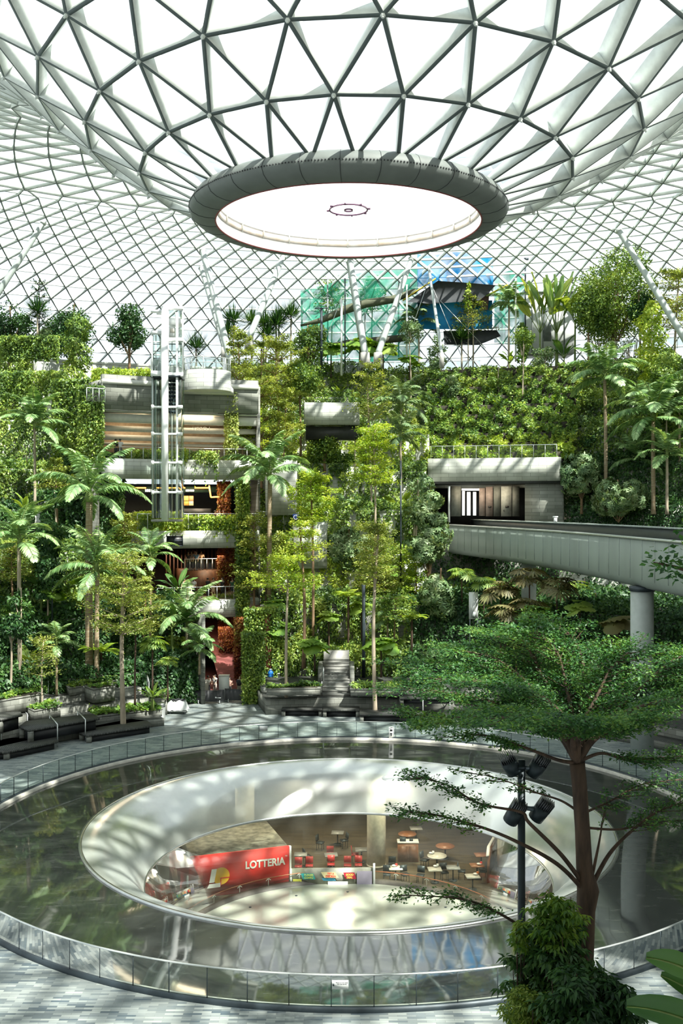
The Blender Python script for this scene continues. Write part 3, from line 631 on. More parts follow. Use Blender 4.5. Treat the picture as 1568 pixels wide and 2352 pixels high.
# ================================================================ glass lift tower
LT = thing('lift_tower','tall white steel and glass lift tower in front of the stone building','lift',at(384,1195,81)); o0 = LT.location
def lp(px,py,Y=81): return at(px,py,Y)-o0
def vbox(m,px0,px1,y0,y1,Y=81,d=.3):
    a = lp(px0,y1,Y); b = lp(px1,y0,Y); return m.box(((a.x+b.x)/2,Y-o0.y,(a.z+b.z)/2),(abs(b.x-a.x),d,abs(b.z-a.z)))
m = MB(); vbox(m,372,386,704,1196,80.6,.5); part(m,'main_mast',M['white'],LT)
m = MB()
for x0,x1,Y in ((404,409,80.8),(349,352,81.4),(357,359,83),(394,396,83),(412,414,83.2)): vbox(m,x0,x1,770 if x0!=404 else 720,1190,Y,.14)
part(m,'guide_post',M['white'],LT)
m = MB()
for y in (935,997,1131,1063): vbox(m,348,418,y-2.5,y+2.5,80.7,.25); vbox(m,348,353,y-5,y+5,80.6,.4); vbox(m,408,419,y-4,y+4,80.6,.4)
part(m,'cross_bracket',M['white'],LT)
m = MB(); vbox(m,352,372,868,1190,82.8,.03); vbox(m,386,418,868,1190,83.4,.03); vbox(m,352,353,868,1190,82,1.6); vbox(m,417,418,868,1190,82,2.2); part(m,'shaft_glass',M['glass'],LT)
m = MB()
for y0,y1 in ((704,712),(776,785),(856,866),): vbox(m,386,421,y0,y1,80.9,.3); vbox(m,386,421,y0,y1,83.2,.3)
for x in (386,420): 
    for Y in (80.9,83.2): vbox(m,x-2,x+1.5,704,866,Y,.16)
for y0,y1 in ((712,718),(760,768),(852,864)): vbox(m,347,372,y0,y1,80.9,.3); vbox(m,347,372,y0,y1,82.8,.3)
for x in (349,371): vbox(m,x-1.5,x+1.5,760,866,80.9,.16); vbox(m,x-1.5,x+1.5,760,866,82.8,.16)
vbox(m,360,372,715,722,82,.3); part(m,'upper_frame',M['white'],LT)
m = MB(); vbox(m,389,418,712,776,82.9,.03); vbox(m,389,418,785,856,81.,.03); vbox(m,351,370,768,852,81.,.03); part(m,'upper_glass',M['glass'],LT)
m = MB(); vbox(m,389,418,735,748,82,1.4); vbox(m,389,402,752,775,82,.9); vbox(m,390,416,845,866,82,2); vbox(m,350,370,828,866,82,1.6); part(m,'machine_box',M['white'],LT)
m = MB(); vbox(m,391,400,755,764,81.5,.3); vbox(m,403,409,718,734,82.5,.4); part(m,'motor',M['beige'],LT)
m = MB()
for i in range(9): vbox(m,388,404,872+i*9,877+i*9,83.2,.8)
for y in (790,806,822,838): vbox(m,388,418,y,y+1.5,82.8,.1); vbox(m,351,370,y,y+1.5,82.6,.1)
part(m,'stair_tread',M['charcoal'],LT)
m = MB()
for x in (362,366,392,399): m.tube([lp(x,868,82.5),lp(x,1190,82.5)],.025,5)
part(m,'cable',M['charcoal'],LT)
m = MB(); vbox(m,350,371,866,869,81.8,1.8); vbox(m,387,419,866,870,81.8,2.4); part(m,'underside',M['charcoal'],LT)
m = MB(); vbox(m,352,416,1193,1198,82.4,2); part(m,'landing',M['concrete'],LT)

# ================================================================ train bridge
pth = [(9.6,108),(10.9,103),(12.6,95),(14.5,86),(16.,76),(16.9,67),(17.4,58.5),(17.8,52),(18.0,45),(18.,38),(17.8,30)]
def off(i,d):
    a = Vector(pth[max(i-1,0)]); b = Vector(pth[min(i+1,len(pth)-1)]); t = (b-a).normalized(); nrm = Vector((t.y,-t.x)); nrm = -nrm if nrm.x < 0 else nrm
    return Vector(pth[i])+nrm*d
P2 = []
for i in range(len(pth)-1):
    for k in range(4): P2.append(tuple(np.array(pth[i])*(1-k/4)+np.array(pth[i+1])*k/4))
P2.append(pth[-1]); pth = P2; npt = len(pth)
def ribbon(m, prof, i0=0, i1=None):
    i1 = npt if i1 is None else i1; k = len(prof); vs = []
    for i in range(i0,i1):
        for d,z in prof: p = off(i,d); vs.append((p.x,p.y,z))
    n = i1-i0; m.add(vs,[(i*k+j,i*k+(j+1)%k,(i+1)*k+(j+1)%k,(i+1)*k+j) for i in range(n-1) for j in range(k)]+[tuple(range(k-1,-1,-1)),tuple((n-1)*k+j for j in range(k))])
br = thing('train_bridge','grey green clad train bridge curving out of the portal to the right','bridge',(0,0,0))
m = MB(); ribbon(m,[(0,13.1),(0,10.75),(.12,10.4),(.45,10.2),(4.6,10.2),(4.9,10.5),(4.9,12.3),(.35,12.3),(.35,13.1)]); part(m,'box_girder',M['bridge'],br)
m = MB(); ribbon(m,[(-.06,13.18),(-.06,13.06),(.42,13.06),(.42,13.18)]); part(m,'edge_coping',M['rail'],br,label='pale edge coping')
m = MB(); ribbon(m,[(4.5,13.55),(4.5,12.3),(4.95,12.3),(4.95,13.55)]); part(m,'far_parapet',mat('dark_parapet',(.035,.045,.045),.45),br,label='dark far parapet')
m = MB(); ribbon(m,[(4.42,13.62),(4.42,13.52),(5.05,13.52),(5.05,13.62)]); part(m,'parapet_coping',M['bridge_line'],br)
m = MB(); ribbon(m,[(1.1,12.5),(1.1,12.3),(1.25,12.3),(1.25,12.5)]); ribbon(m,[(3.5,12.5),(3.5,12.3),(3.65,12.3),(3.65,12.5)]); ribbon(m,[(.7,12.95),(.7,12.9),(.78,12.9),(.78,12.95)]); part(m,'guide_rail',M['rail'],br)
m = MB()
acc = 0; last = None
for i in range(npt-1):
    a = off(i,-.012); b = off(i+1,-.012); seg = (b-a).length; s_ = 0
    while acc+ (seg-s_) >= 2.0:
        s_ += 2.0-acc; acc = 0; p = a+(b-a)*(s_/seg); d = (b-a).normalized(); rz = atan2(d.y,d.x)
        m.box((p.x,p.y,11.9),(.035,.03,2.35),rz=rz)
    acc += seg-s_
part(m,'panel_joint',M['bridge_line'],br)
m = MB()
for i in range(2,npt,3): p = off(i,.75); m.box((p.x,p.y,12.98),(.35,.5,.12)); 
part(m,'rail_bracket',M['beige'],br)
def column(px,yb,Y,wp,z1,label):
    b = at(px,yb,Y); z0 = max(0,b.z) if yb else 0; t = thing('bridge_column',label,'column',(b.x,Y,z0)); r = wp/F*Y/2
    m = MB(); m.tube([(0,0,0),(0,0,z1-z0)],r,32); part(m,'shaft',M['column'],t,True); m = MB(); m.tube([(0,0,z1-z0-.25),(0,0,z1-z0+.02)],r*1.12,32); part(m,'bearing_collar',M['charcoal'],t)
    m = MB(); m.tube([(0,0,0),(0,0,.06)],r*1.06,32); part(m,'base_ring',M['charcoal'],t)
column(1474,1745,60.0,52,10.25,'thick round column carrying the bridge at right')
column(1214,1400,90,34,10.25,'round column in the dark under the bridge, near the portal')
# portal block
TP0, TP1 = 8.6, 22.0
pw = sempty('wall_right','stone block with the train portal')
m = MB(); m.sector(TP0,TP1,57,57.6,17.55,19.9); part(m,'stone_band',M['stone'],pw); m = MB(); m.sector(18.4,TP1+.2,57.6,58.2,12,17.6); part(m,'portal_side_wall',M['stone_mid'],pw)
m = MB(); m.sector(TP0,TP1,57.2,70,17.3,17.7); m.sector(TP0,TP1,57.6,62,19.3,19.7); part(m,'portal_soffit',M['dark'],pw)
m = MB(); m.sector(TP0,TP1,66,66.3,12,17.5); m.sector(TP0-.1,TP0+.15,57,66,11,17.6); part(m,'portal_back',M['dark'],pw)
m = MB(); m.sector(TP0,TP1,57.6,66,11.6,12.); part(m,'platform',M['charcoal'],pw)
def pb(m,x0,x1,y0,y1,Y=107,d=.2): return arcbox(m,x0,x1,y0,y1,Y,d)
scr = thing('platform_screen','row of tall panels and pale windows inside the train portal','screen',(0,0,0))
m = MB(); pb(m,1061,1067,1128,1184); pb(m,1072,1080,1130,1184); pb(m,1086,1093,1130,1184); pb(m,1060,1100,1122,1127); part(m,'bright_window',mat('bright_window_pane',(.85,.87,.85),.4,emit=(.85,.9,.88),es=.75),scr)
m = MB(); pb(m,1100,1113,1121,1185); pb(m,1115,1131,1118,1186); part(m,'brown_panel',mat('dull_mauve_panel',(.25,.21,.2),.5),scr)
m = MB(); pb(m,1150,1174,1117,1186); part(m,'pale_door',mat('pale_grey_door',(.42,.46,.44),.5),scr,label='pale door numbered 6')
m = MB(); pb(m,1133,1148,1117,1186); pb(m,1176,1192,1117,1186); pb(m,1035,1058,1117,1186); part(m,'grey_panel',mat('dark_grey_green_panel',(.14,.16,.15),.5),scr)
m = MB(); pb(m,1160,1168,1162,1166,106.8); pb(m,1121,1128,1162,1166,106.8); part(m,'door_plate',M['black'],scr)
text_mesh('6',.32,'lettering',M['black'],scr,Matrix.Translation(at(1157,1173,106.85))@Matrix.Rotation(pi/2,4,'X'),.01)
m = MB(); pb(m,1029,1033,1117,1200,103,.3); part(m,'steel_post',M['rail'],scr)
mq = thing('train_marker','small white marker post on the far parapet of the bridge','marker',at(1275,1190,81)); m = MB(); m.box((0,0,-.15),(.25,.15,.45)); m.box((0,0,.1),(.4,.15,.12)); part(m,'body',M['white'],mq)

# ================================================================ hillside nets and blue enclosure behind the top terrace
def sheet(px0,px1,y0,y1,Y,nx=24,ny=10,wob=.8,seed=0,tilt=None):
    m = MB(); r_ = random.Random(seed); vs = []
    for j in range(ny+1):
        for i in range(nx+1):
            u=i/nx; v=j/ny; yy = y0+(y1-y0)*v+(tilt(u,v) if tilt else 0); p = at(px0+(px1-px0)*u,yy,Y)
            p.y += wob*sin(u*9+seed)*cos(v*4+seed)+r_.uniform(-.15,.15); vs.append(p)
    return m.add(vs,[(j*(nx+1)+i,j*(nx+1)+i+1,(j+1)*(nx+1)+i+1,(j+1)*(nx+1)+i) for j in range(ny) for i in range(nx)])
NG = net_mat('green_netting',(.06,.46,.30),.6); NBL = net_mat('blue_netting',(.03,.35,.75),.75)
t = thing('safety_net','large green safety net hung behind the centre of the top terrace','net'); part(sheet(690,960,612,830,119,tilt=lambda u,v:(1-v)*55*(1-u)**1.5),'net_cloth',NG,t)
m = MB()
for x,y0,y1 in ((693,690,830),(752,640,830),(838,650,820),(915,640,820)): m.tube([at(x,y0,119.2),at(x,y1,119.2)],.09,6)
part(m,'net_post',mat('grey_post',(.3,.34,.34),.5),t)
t = thing('safety_net','green safety net strip right of the blue tarpaulin','net'); part(sheet(1135,1205,625,790,119,10,8),'net_cloth',NG,t)
t = thing('walk_net','rolled khaki walking net sagging across the green netting','net'); pts = [at(x,y,117) for x,y in ((690,748),(740,735),(790,712),(840,697),(900,688),(955,668))]
m = MB(); m.tube(pts,[.12,.35,.5,.5,.45,.3],8); part(m,'rolled_edge',mat('khaki_net',(.12,.13,.08),.8),t); m = MB(); m.tube([at(x,y,117) for x,y in ((735,800),(800,788),(860,783),(930,776))],[.3,.4,.45,.4],8); part(m,'lower_edge',mat('dark_khaki_net',(.07,.07,.05),.8),t)
t = thing('tarpaulin_enclosure','bright blue tarpaulin enclosure with a black canopy','tarpaulin')
part(sheet(958,1132,583,660,117.5,16,6),'blue_net',NBL,t)
m = MB(); 
def quad3(m,pts,Y0,Y1):
    vs = [at(x,y,Y0) for x,y in pts]+[at(x,y,Y1) for x,y in pts]; n=len(pts); m.add(vs,[tuple(range(n)),tuple(range(2*n-1,n-1,-1))]+[(i,(i+1)%n,n+(i+1)%n,n+i) for i in range(n)])
quad3(m,[(958,690),(1130,690),(1130,756),(960,756)],116.2,121); part(m,'blue_sheet',mat('blue_tarpaulin',(.02,.16,.38),.5,col2=(.02,.36,.75),scale=.5),t)
m = MB(); quad3(m,[(935,693),(1005,645),(1080,650),(1138,655),(1122,673),(1100,690),(990,698)],114.5,121.5); quad3(m,[(1018,760),(1140,758),(1150,772),(1100,792),(1020,792)],115.5,121)
part(m,'black_canopy',mat('black_canopy_cloth',(.035,.04,.045),.7),t)
m = MB(); m.bar(at(925,690,115),at(1000,640,115),.5,.12); m.bar(at(1120,678,115),at(1165,655,115),.7,.12); part(m,'yellow_strip',mat('yellow_cloth',(.65,.52,.05),.7),t)
m = MB(); quad3(m,[(1100,668),(1124,668),(1120,712),(1104,712)],115.8,117); part(m,'brown_panel',mat('brown_board',(.22,.13,.12),.7),t)
m = MB()
for a,b in (((985,640),(1060,820)),((985,640),(930,800)),((782,690),(740,800)),((905,700),(860,800)),((1010,690),(1115,800))): m.tube([at(*a,114.3),at(*b,114.3)],.035,5)
part(m,'guy_wire',M['rail'],t)
for x,y0,y1,w_,Y,mm,lb in ((784,687,842,5,112,'white','white mast in front of the green net'),(792,640,830,3,113,'charcoal','thin dark mast right of the white mast'),(738,708,830,6,110,'charcoal','dark lamp mast with a crossbar left of the green net'),(934,655,800,4,112,'white','slim white post left of the blue tarpaulin'),(1184,640,810,4,113,'white','slim white post left of the white hut'),(920,1060,1345,4,90,'charcoal','long dark lamp post among the central trees'),(835,1345,1560,8,80,'charcoal','dark grey post by the stone stair'),(120,1300,1420,4,76,'charcoal','dark lamp post in the left greenery')):
    b = at(x,y1,Y); t = thing('mast',lb,'post',b); H = (y1-y0)/F*Y; m = MB(); m.tube([(0,0,-1),(0,0,H)],w_/F*Y/2,10); part(m,'shaft',M[mm],t)
    m = MB(); m.box((0,0,H),(w_/F*Y*(5 if x==738 else 1.3),.12,.1)); part(m,'head',M[mm],t)
t = thing('white_hut','white panelled hut behind the giant leaves on the top terrace','building',at(1262,812,117)); o0=t.location
m = MB(); w_=(1318-1205)/F*117; h_=(812-672)/F*117; m.box((0,2,h_/2),(w_,4,h_)); part(m,'white_walls',M['white'],t)
m = MB()
for x in (-.36,-.14,.12,.3): m.box((x*w_,-.02,h_/2),(.1,.1,h_))
m.box((-.05*w_,-.03,h_*.45),(.9,.1,h_*.5)); part(m,'dark_joint',mat('grey_glazed_strip',(.22,.24,.24),.3),t)
m = MB(); m.box((0,2,h_+.06),(w_+.3,4.3,.15)); part(m,'roof_edge',M['rail'],t)
t = thing('floodlight_pole','thin pole with a small lamp beside the white hut','lamp',at(1206,800,116)); m = MB(); m.tube([(0,0,-1),(0,0,10.2)],.09,8); part(m,'pole',M['charcoal'],t); m = MB(); m.box((.1,0,10.2),(.5,.2,.25)); part(m,'lamp',M['charcoal'],t)

# ================================================================ basement cafe level
kio = thing('shop_hoarding','red shop hoarding with white lettering and a yellow disc in the level below','hoarding',(0,0,0))
A0 = Vector((-2.9,56.0)); B0 = Vector((-8.15,54.2)); n_ = Vector((-(B0-A0).y,(B0-A0).x)).normalized(); n_ = -n_ if n_.y < 0 else n_; 
C0 = B0+n_*1.2+Vector((-.8,.2)); zt = -3.75
m = MB(); m.prism([A0,B0,B0+n_*.12,A0+n_*.12],bz,zt); m.prism([B0,B0+Vector((-.1,.12)),C0+Vector((-.1,.1)),C0],bz,zt); part(m,'red_panel',M['red'],kio)
m = MB(); m.prism([A0+n_*.1,B0+n_*.1,B0+n_*5,A0+n_*5],zt-.3,zt-.05); part(m,'grey_roof',mat('grey_dusty_roof',(.22,.22,.18),.8,var=.3),kio)
m = MB(); m.prism([A0+Vector((.05,0)),A0+Vector((.0,.0))+n_*.14,A0+n_*.14+Vector((.1,0)),A0+Vector((.13,0))],bz,zt); m.prism([B0+Vector((-.02,-.04)),B0+Vector((-.12,-.04)),B0+Vector((-.12,.1)),B0+Vector((-.02,.1))],bz,zt-1.0); part(m,'white_edge',M['white'],kio)
ang = atan2((A0-B0).y,(A0-B0).x)
def hm(u,z): p = B0+(A0-B0)*u-n_*.03; return Matrix.Translation((p.x,p.y,z))@Matrix.Rotation(ang,4,'Z')@Matrix.Rotation(pi/2,4,'X')
text_mesh('LOTTERIA',.56,'lettering',M['white_print'],kio,hm(.755,-4.55),.008,.88,.018)
text_mesh('™',.16,'trade_mark',M['white_print'],kio,hm(.97,-4.3),.008,1)
cu = MB(); 
def flat(m,u,z,pts,dd=.0):
    vs = [hm(u,z)@Vector((x,y,dd)) for x,y in pts]; m.add(vs,[tuple(range(len(vs)))])
m = MB(); flat(m,.315,-4.95,[(.46*cos(a),.46*sin(a)) for a in [pi*2*i/40 for i in range(40)]]); part(m,'yellow_disc',M['yellow'],kio)
m = MB(); flat(m,.315,-4.95,[(-.52,.42),(-.24,.42),(-.38,-.30),(-.66,-.30)],.012); flat(m,.315,-4.95,[(-.66,-.36),(.0,-.36),(-.06,-.58),(-.78,-.58)],.012); part(m,'white_l_mark',M['white_print'],kio)
m = MB(); flat(m,.315,-4.95,[(-.05,-.12),(.0,-.12),(.0,-.5),(-.05,-.5)],.013); flat(m,.315,-4.95,[(-.05,-.08),(.46,-.08),(.46,-.13),(-.05,-.13)],.013); part(m,'thin_red_cut',M['red'],kio)
# counter with posters
bt = thing('poster_barrier','low grey barrier with colourful posters right of the red hoarding','barrier',(0,0,0))
m = MB(); m.prism([(-2.75,56.0),(1.75,56.15),(1.75,56.3),(-2.75,56.15)],bz,bz+.98); part(m,'grey_board',mat('grey_barrier_board',(.34,.35,.28),.5),bt)
m = MB(); m.box((-2.8,56.0,bz+.5),(.1,.12,1.0)); m.box((1.8,56.1,bz+.6),(.12,.12,1.3)); part(m,'white_post',M['white'],bt)
def poster(x0,x1,z0,z1,mm,skew=.12): 
    m = MB(); Y=55.97+.03*((x0+2.75)/1.1)-.03; m.add([(x0,Y,z1),(x1,Y,z1),(x1+skew,Y,z0),(x0+skew,Y,z0)],[(0,3,2,1)]); return part(m,'poster',mm,bt)
mk = lambda n,c: mat(n,c,.5,var=.05)
poster(-2.68,-2.2,bz+.1,bz+.45,mk('lime_print',(.6,.6,.08)),0); poster(-2.25,-1.55,bz+.42,bz+.75,mk('teal_print',(.05,.45,.45))); poster(-1.15,-.35,bz+.5,bz+.82,mk('cream_print',(.8,.72,.4)),.2); poster(-1.1,-.4,bz+.34,bz+.48,mk('blue_print',(.05,.3,.45)),.1)
poster(.1,.72,bz+.42,bz+.78,mk('crimson_print',(.5,.03,.06)),.1); poster(.85,1.68,bz+.1,bz+.85,mk('lilac_print',(.5,.45,.58)),0); poster(-.75,.35,bz+.1,bz+.3,M['white'],0)
for s_,x,z,c in (('BURGER\nCOMBO',-1.8,bz+.6,'lime'),('TRY A\nCHICKEN',-.6,bz+.67,'red'),('GOOD\nDEAL',.45,bz+.62,'gold')):
    text_mesh(s_,.15,'lettering',{'lime':mk('lime_letters',(.7,.8,.2)),'red':M['red'],'gold':mk('gold_letters',(.9,.7,.15))}[c],bt,Matrix.Translation((x,55.9,z))@Matrix.Rotation(pi/2,4,'X'),.004,.9,.006)
hr = thing('basin_handrail','thin orange handrail on forked brackets inside the funnel','railing',(AX,AY,bz))
m = MB(); m.tube([pol(a,8.62,.75)-Vector((AX,AY,0)) for a in range(-78,79,4)],.025,6); part(m,'rail',mat('orange_brown_rail',(.45,.14,.06),.4),hr)
m = MB()
for a in range(-78,79,12):
    p = pol(a,8.62,.74)-Vector((AX,AY,0)); t_ = Vector((cos(radians(a)),-sin(radians(a)),0)); m.tube([p,p+t_*.14+Vector((0,0,-.12))],.02,5); m.tube([p,p-t_*.14+Vector((0,0,-.12))],.02,5); m.tube([p-Vector((0,0,.05)),p-Vector((0,0,.42))],.012,5)
part(m,'forked_bracket',M['white'],hr)
for px,py,Y,wp,lb in ((562,1950,61.2,44,'white round column behind the red hoarding in the level below'),(864,1988,59.3,43,'white round column in the middle of the sunken cafe'),(1163,2020,57.5,42,'white round column at the right end of the sunken cafe')):
    p = at(px,py,Y); r=wp/F*Y/2; t = thing('cafe_column',lb,'column',(p.x,p.y,bz)); m = MB(); m.tube([(0,0,0),(0,0,5.5)],r,28); part(m,'shaft',mat('cream_column',(.74,.72,.62),.5),t,True)
    m = MB(); m.tube([(0,0,0),(0,0,.12)],r*1.04,28); part(m,'skirting',M['beige'],t)
WD = mat('table_timber',(.30,.13,.06),.4); RC = mat('red_vinyl',(.55,.05,.05),.4); GT = mat('grey_table_top',(.30,.31,.30),.35); WT = mat('white_table_top',(.72,.70,.62),.3)
def chair(label,x,y,rz,mm):
    t = thing('cafe_chair',label,'chair',(x,y,bz),rz,'chairs of the sunken cafe'); m = MB(); m.box((0,0,.45),(.42,.42,.06)); part(m,'seat',mm,t)
    m = MB(); m.box((0,.2,.72),(.42,.05,.36),rx=-.12); part(m,'backrest',mm,t)
    for sx in (-.17,.17):
        for sy in (-.17,.17): m = MB(); m.tube([(sx,sy,0),(sx*.95,sy*.95,.43)],.018,6); part(m,'leg',M['charcoal'],t)
    return t
def table(label,x,y,top,rnd=False,s_=.7,items=True,cloth=None):
    t = thing('cafe_table',label,'table',(x,y,bz),random.uniform(-.1,.1),'tables of the sunken cafe'); m = MB()
    if rnd: m.tube([(0,0,.71),(0,0,.75)],s_*.75,28)
    else: m.box((0,0,.73),(s_,s_*.9,.04))
    part(m,'table_top',top,t); m = MB(); m.tube([(0,0,0),(0,0,.71)],.04,10); part(m,'pedestal',M['charcoal'],t); m = MB(); m.tube([(0,0,0),(0,0,.03)],.24,16); part(m,'foot_plate',M['charcoal'],t)
    return t
def cxy(px,py,z=bz+.74): p = on(px,py,z); return p.x,p.y
tl = [(955,1902,'grey',0,'dark grey table at the back of the sunken cafe'),(760,1963,'grey',0,'dark grey table between red chairs'),(690,1962,'grey',0,'dark table beside the end of the red hoarding'),(830,1951,'grey',0,'dark table just left of the middle cafe column'),(775,1912,'grey',0,'wide dark table at the back behind the red chairs'),
 (908,1993,'white',0,'square white table with a menu right of the middle cafe column'),(998,1996,'white',0,'square white table below the lamplit round table'),(1003,1965,'white',1,'round white table with dishes'),(1022,1943,'wood',1,'round brown table behind the white one'),(935,1915,'wood',1,'round brown table farthest back'),
 (1105,1963,'wood',0,'brown square table farthest along the right row'),(1095,1987,'wood',0,'brown square table in the middle of the right row'),(1085,2012,'white',0,'square white table with orange dishes nearest in the right row'),(1040,1992,'grey',0,'small grey table between the white ones')]
for px,py,c,rd,lb in tl:
    x,y = cxy(px,py); table(lb,x,y,{'grey':GT,'white':WT,'wood':WD}[c],bool(rd),.75)
for px,py,mm,rz,lb in ((685,1990,'r',0,'leftmost red chair along the poster barrier'),(710,1988,'r',0,'second red chair along the poster barrier'),(758,1958,'r',pi,'red chair facing the camera behind the centre table'),(760,1985,'r',0,'red chair in front of the centre table'),(798,1987,'r',0,'red chair right of the centre aisle'),(823,1986,'r',0,'rightmost red chair along the poster barrier'),(815,1962,'r',pi/2,'red chair turned sideways beside the dark table'),
   (705,1966,'g',2.,'dark chair tilted toward the dark left table'),(735,1935,'g',1.2,'dark chair at the back left'),(790,1930,'g',-1.2,'dark chair at the back right of the aisle'),(888,2008,'g',0,'dark chair in front of the white menu table'),(930,2008,'g',.4,'dark chair right of the white menu table'),(965,2010,'g',-.3,'dark chair left of the second white table'),(900,1982,'g',pi,'dark chair behind the white menu table'),(975,1975,'g',1.,'dark chair left of the round white table'),(1020,2003,'g',.2,'dark chair right of the second white table'),(1060,2000,'g',1.4,'dark chair at the middle of the right row'),(1110,2000,'g',-1.4,'dark chair at the wall side of the right row')):
    x,y = cxy(px,py,bz+.45); chair(lb,x,y,rz,RC if mm=='r' else M['charcoal'])
for i,(px,py,lb) in enumerate(((990,1960,'white dishes on the round white table'),(1092,2008,'orange and white dish on the nearest right table'),(1000,1990,'open menu on the second white table'),(905,1989,'orange menu card on the first white table'),(1100,1985,'red napkin on the middle brown table'))):
    p = on(px,py,bz+.77); t = thing('tableware',lb,'dishes',p); m = MB(); m.lathe([(.02,0),(.1,.01),(.14,.04),(.12,.04),(.02,.02)],n=16); part(m,'plate',M['white'],t); m = MB(); m.box((.12,.05,.06),(.12,.1,.12)); part(m,'cup',[M['white'],M['glow_w'],M['white'],M['red'],M['red']][i] if i!=1 else mat('orange_food',(.75,.2,.04),.5),t)
x,y = cxy(932,1915); t = thing('sideboard','brown sideboard with white top by the middle cafe column','cabinet',(at(938,1985,59.5).x,60.2,bz)); m = MB(); m.box((0,0,.55),(1.2,.6,1.1)); part(m,'body',WD,t); m = MB(); m.box((0,0,1.13),(1.26,.66,.06)); part(m,'white_top',M['white'],t); m = MB()
for x_ in (-.3,.3): m.box((x_,-.31,.5),(.5,.02,.85))
part(m,'door',mat('door_timber',(.22,.09,.04),.4),t); m = MB(); m.box((-.3,0,1.25),(.35,.3,.22)); m.box((.2,0,1.22),(.2,.2,.12)); part(m,'tray',M['charcoal'],t)
t = thing('curved_screen','tall curved brown screen at the right end of the cafe','screen',(0,0,bz)); m = MB(); pts=[at(x,y,Y) for x,y,Y in ((1135,2000,60),(1120,2030,58),(1118,2065,56.5))]
m.prism([(p.x,p.y) for p in pts]+[(p.x+.15,p.y+.1) for p in pts[::-1]],0,1.5); part(m,'panel',WD,t); m = MB(); m.prism([(p.x-.06,p.y-.05) for p in pts]+[(p.x+.12,p.y) for p in pts[::-1]],1.5,1.56); part(m,'white_capping',M['white'],t)
lpz = [(-7,62),(0,64),(6,62),(9,57),(-10,57),(3,58),(-3,59)]
for i,(x,y) in enumerate(lpz):
    l = bpy.data.lights.new('cafe_lamp','AREA'); l.shape='DISK'; l.size=1.4; l.energy=230; l.color=(1,.86,.62); o = bpy.data.objects.new('cafe_lamp',l); COL.objects.link(o); o.location=(x,y,-.62)
    t = thing('ceiling_lamp','round ceiling lamp in the level below','lamp',(x,y,-.58),group='round ceiling lamps of the level below'); m = MB(); m.lathe([(.7,.0),(.7,.07),(.01,.07)],n=24); part(m,'housing',M['white'],t)
# warm lamps in shops and open floors; the ramp lamp is added fill
for x,y,Y,e,s_ in ((330,1110,88,160,2),(440,1108,88,200,2),(480,1110,87,160,1),(300,955,88,120,3),(450,955,88,160,3),(490,1275,90,110,2),(400,1275,92,60,2),(495,1440,88,90,2.5),(1080,1112,105,160,3),(1150,1112,105,120,3)):
    p = at(x,y,Y); l = bpy.data.lights.new('shop_and_fill_lamp','AREA'); l.size=s_; l.energy=e; l.color=(1,.8,.55); o = bpy.data.objects.new('shop_and_fill_lamp',l); COL.objects.link(o); o.location=p
# ================================================================ stepped seating round the plaza
st = [M['stone_dark'],M['seat']]
m = MB()
for r0,z in ((24.9,.5),(26.3,.95),(28.0,1.4),(29.6,1.9)): m.sector(-72,-30,r0,33,0,z,0,1)
m.sector(-30,-26.5,29.5,33,0,.9,0,1)
struct(m,'floor',st,'dark stepped seating tiers on the left')
m = MB()
for r0,z,a0 in ((25.8,1.1,-12.9),(28.7,1.5,-12.6)): m.sector(a0,72,r0,34,0,z,0,1)
m.sector(22,72,24.3,26,0,.5,0,1)
struct(m,'floor',st,'dark stepped seating tiers behind the pool')
def slab(label,pts,z,h=.12,base=None,zb=0.,inset=.25):
    P = [on(x,y,z) for x,y in pts]; c = sum(P,Vector())/len(P); t = thing('bench_platform',label,'bench',(c.x,c.y,zb)); Q = [(p.x-c.x,p.y-c.y) for p in P]
    m = MB(); m.prism(Q,z-zb-h,z-zb); part(m,'slab',[M['seat']],t)
    L_ = [sqrt(q[0]**2+q[1]**2) for q in Q]; I = [(q[0]*(1-inset/l),q[1]*(1-inset/l)) for q,l in zip(Q,L_)]
    m = MB(); m.prism(I,0,z-zb-h); part(m,'recessed_base',M['black'],t,label='dark recessed base')
    for q in I[:2]:
        m = MB(); m.box((q[0]*1.02,q[1]*1.02,(z-zb-h)/2),(.3,.3,z-zb-h)); part(m,'foot',M['stone_dark'],t)
    return t
slab('low dark platform bench at the far left edge of the plaza',[(-90,1728),(15,1727),(134,1702),(126,1690),(-90,1700)],.5)
slab('dark platform with a tall tree growing through it, left of the bin',[(182,1683),(200,1689),(352,1666),(338,1655),(300,1651),(190,1672)],.5)
slab('dark platform bench behind the first, between two handrails',[(44,1668),(66,1677),(229,1649),(214,1639),(60,1656)],1.25,zb=.5)
slab('small dark platform behind, at the left frame edge',[(-90,1654),(4,1652),(52,1641),(46,1634),(-90,1640)],1.85,zb=.95)
def bench(label,x0,x1,yb,z=.5,dep=1.0,zb=0.):
    a = on(x0,yb,zb); b = on(x1,yb,zb); t = thing('bench',label,'bench',((a.x+b.x)/2,a.y+dep/2,zb)); w_=b.x-a.x
    m = MB(); m.box((0,0,z-zb-.06),(w_,dep,.12)); part(m,'slab',M['seat'],t); m = MB(); m.box((0,.1,(z-zb-.12)/2),(w_-.5,dep-.3,z-zb-.12)); part(m,'recessed_base',M['black'],t)
    for s_ in (-1,1): m = MB(); m.box((s_*(w_/2-.14),0,(z-zb-.12)/2),(.26,dep-.1,z-zb-.12)); part(m,'foot',M['stone_dark'],t)
bench('dark bench at the left end of the tiers behind the pool',646,740,1646); bench('dark bench in the middle of the tiers behind the pool',741,826,1648,.55,1.2); bench('dark bench platform around the pale central trunk',826,972,1660,.55,1.9)
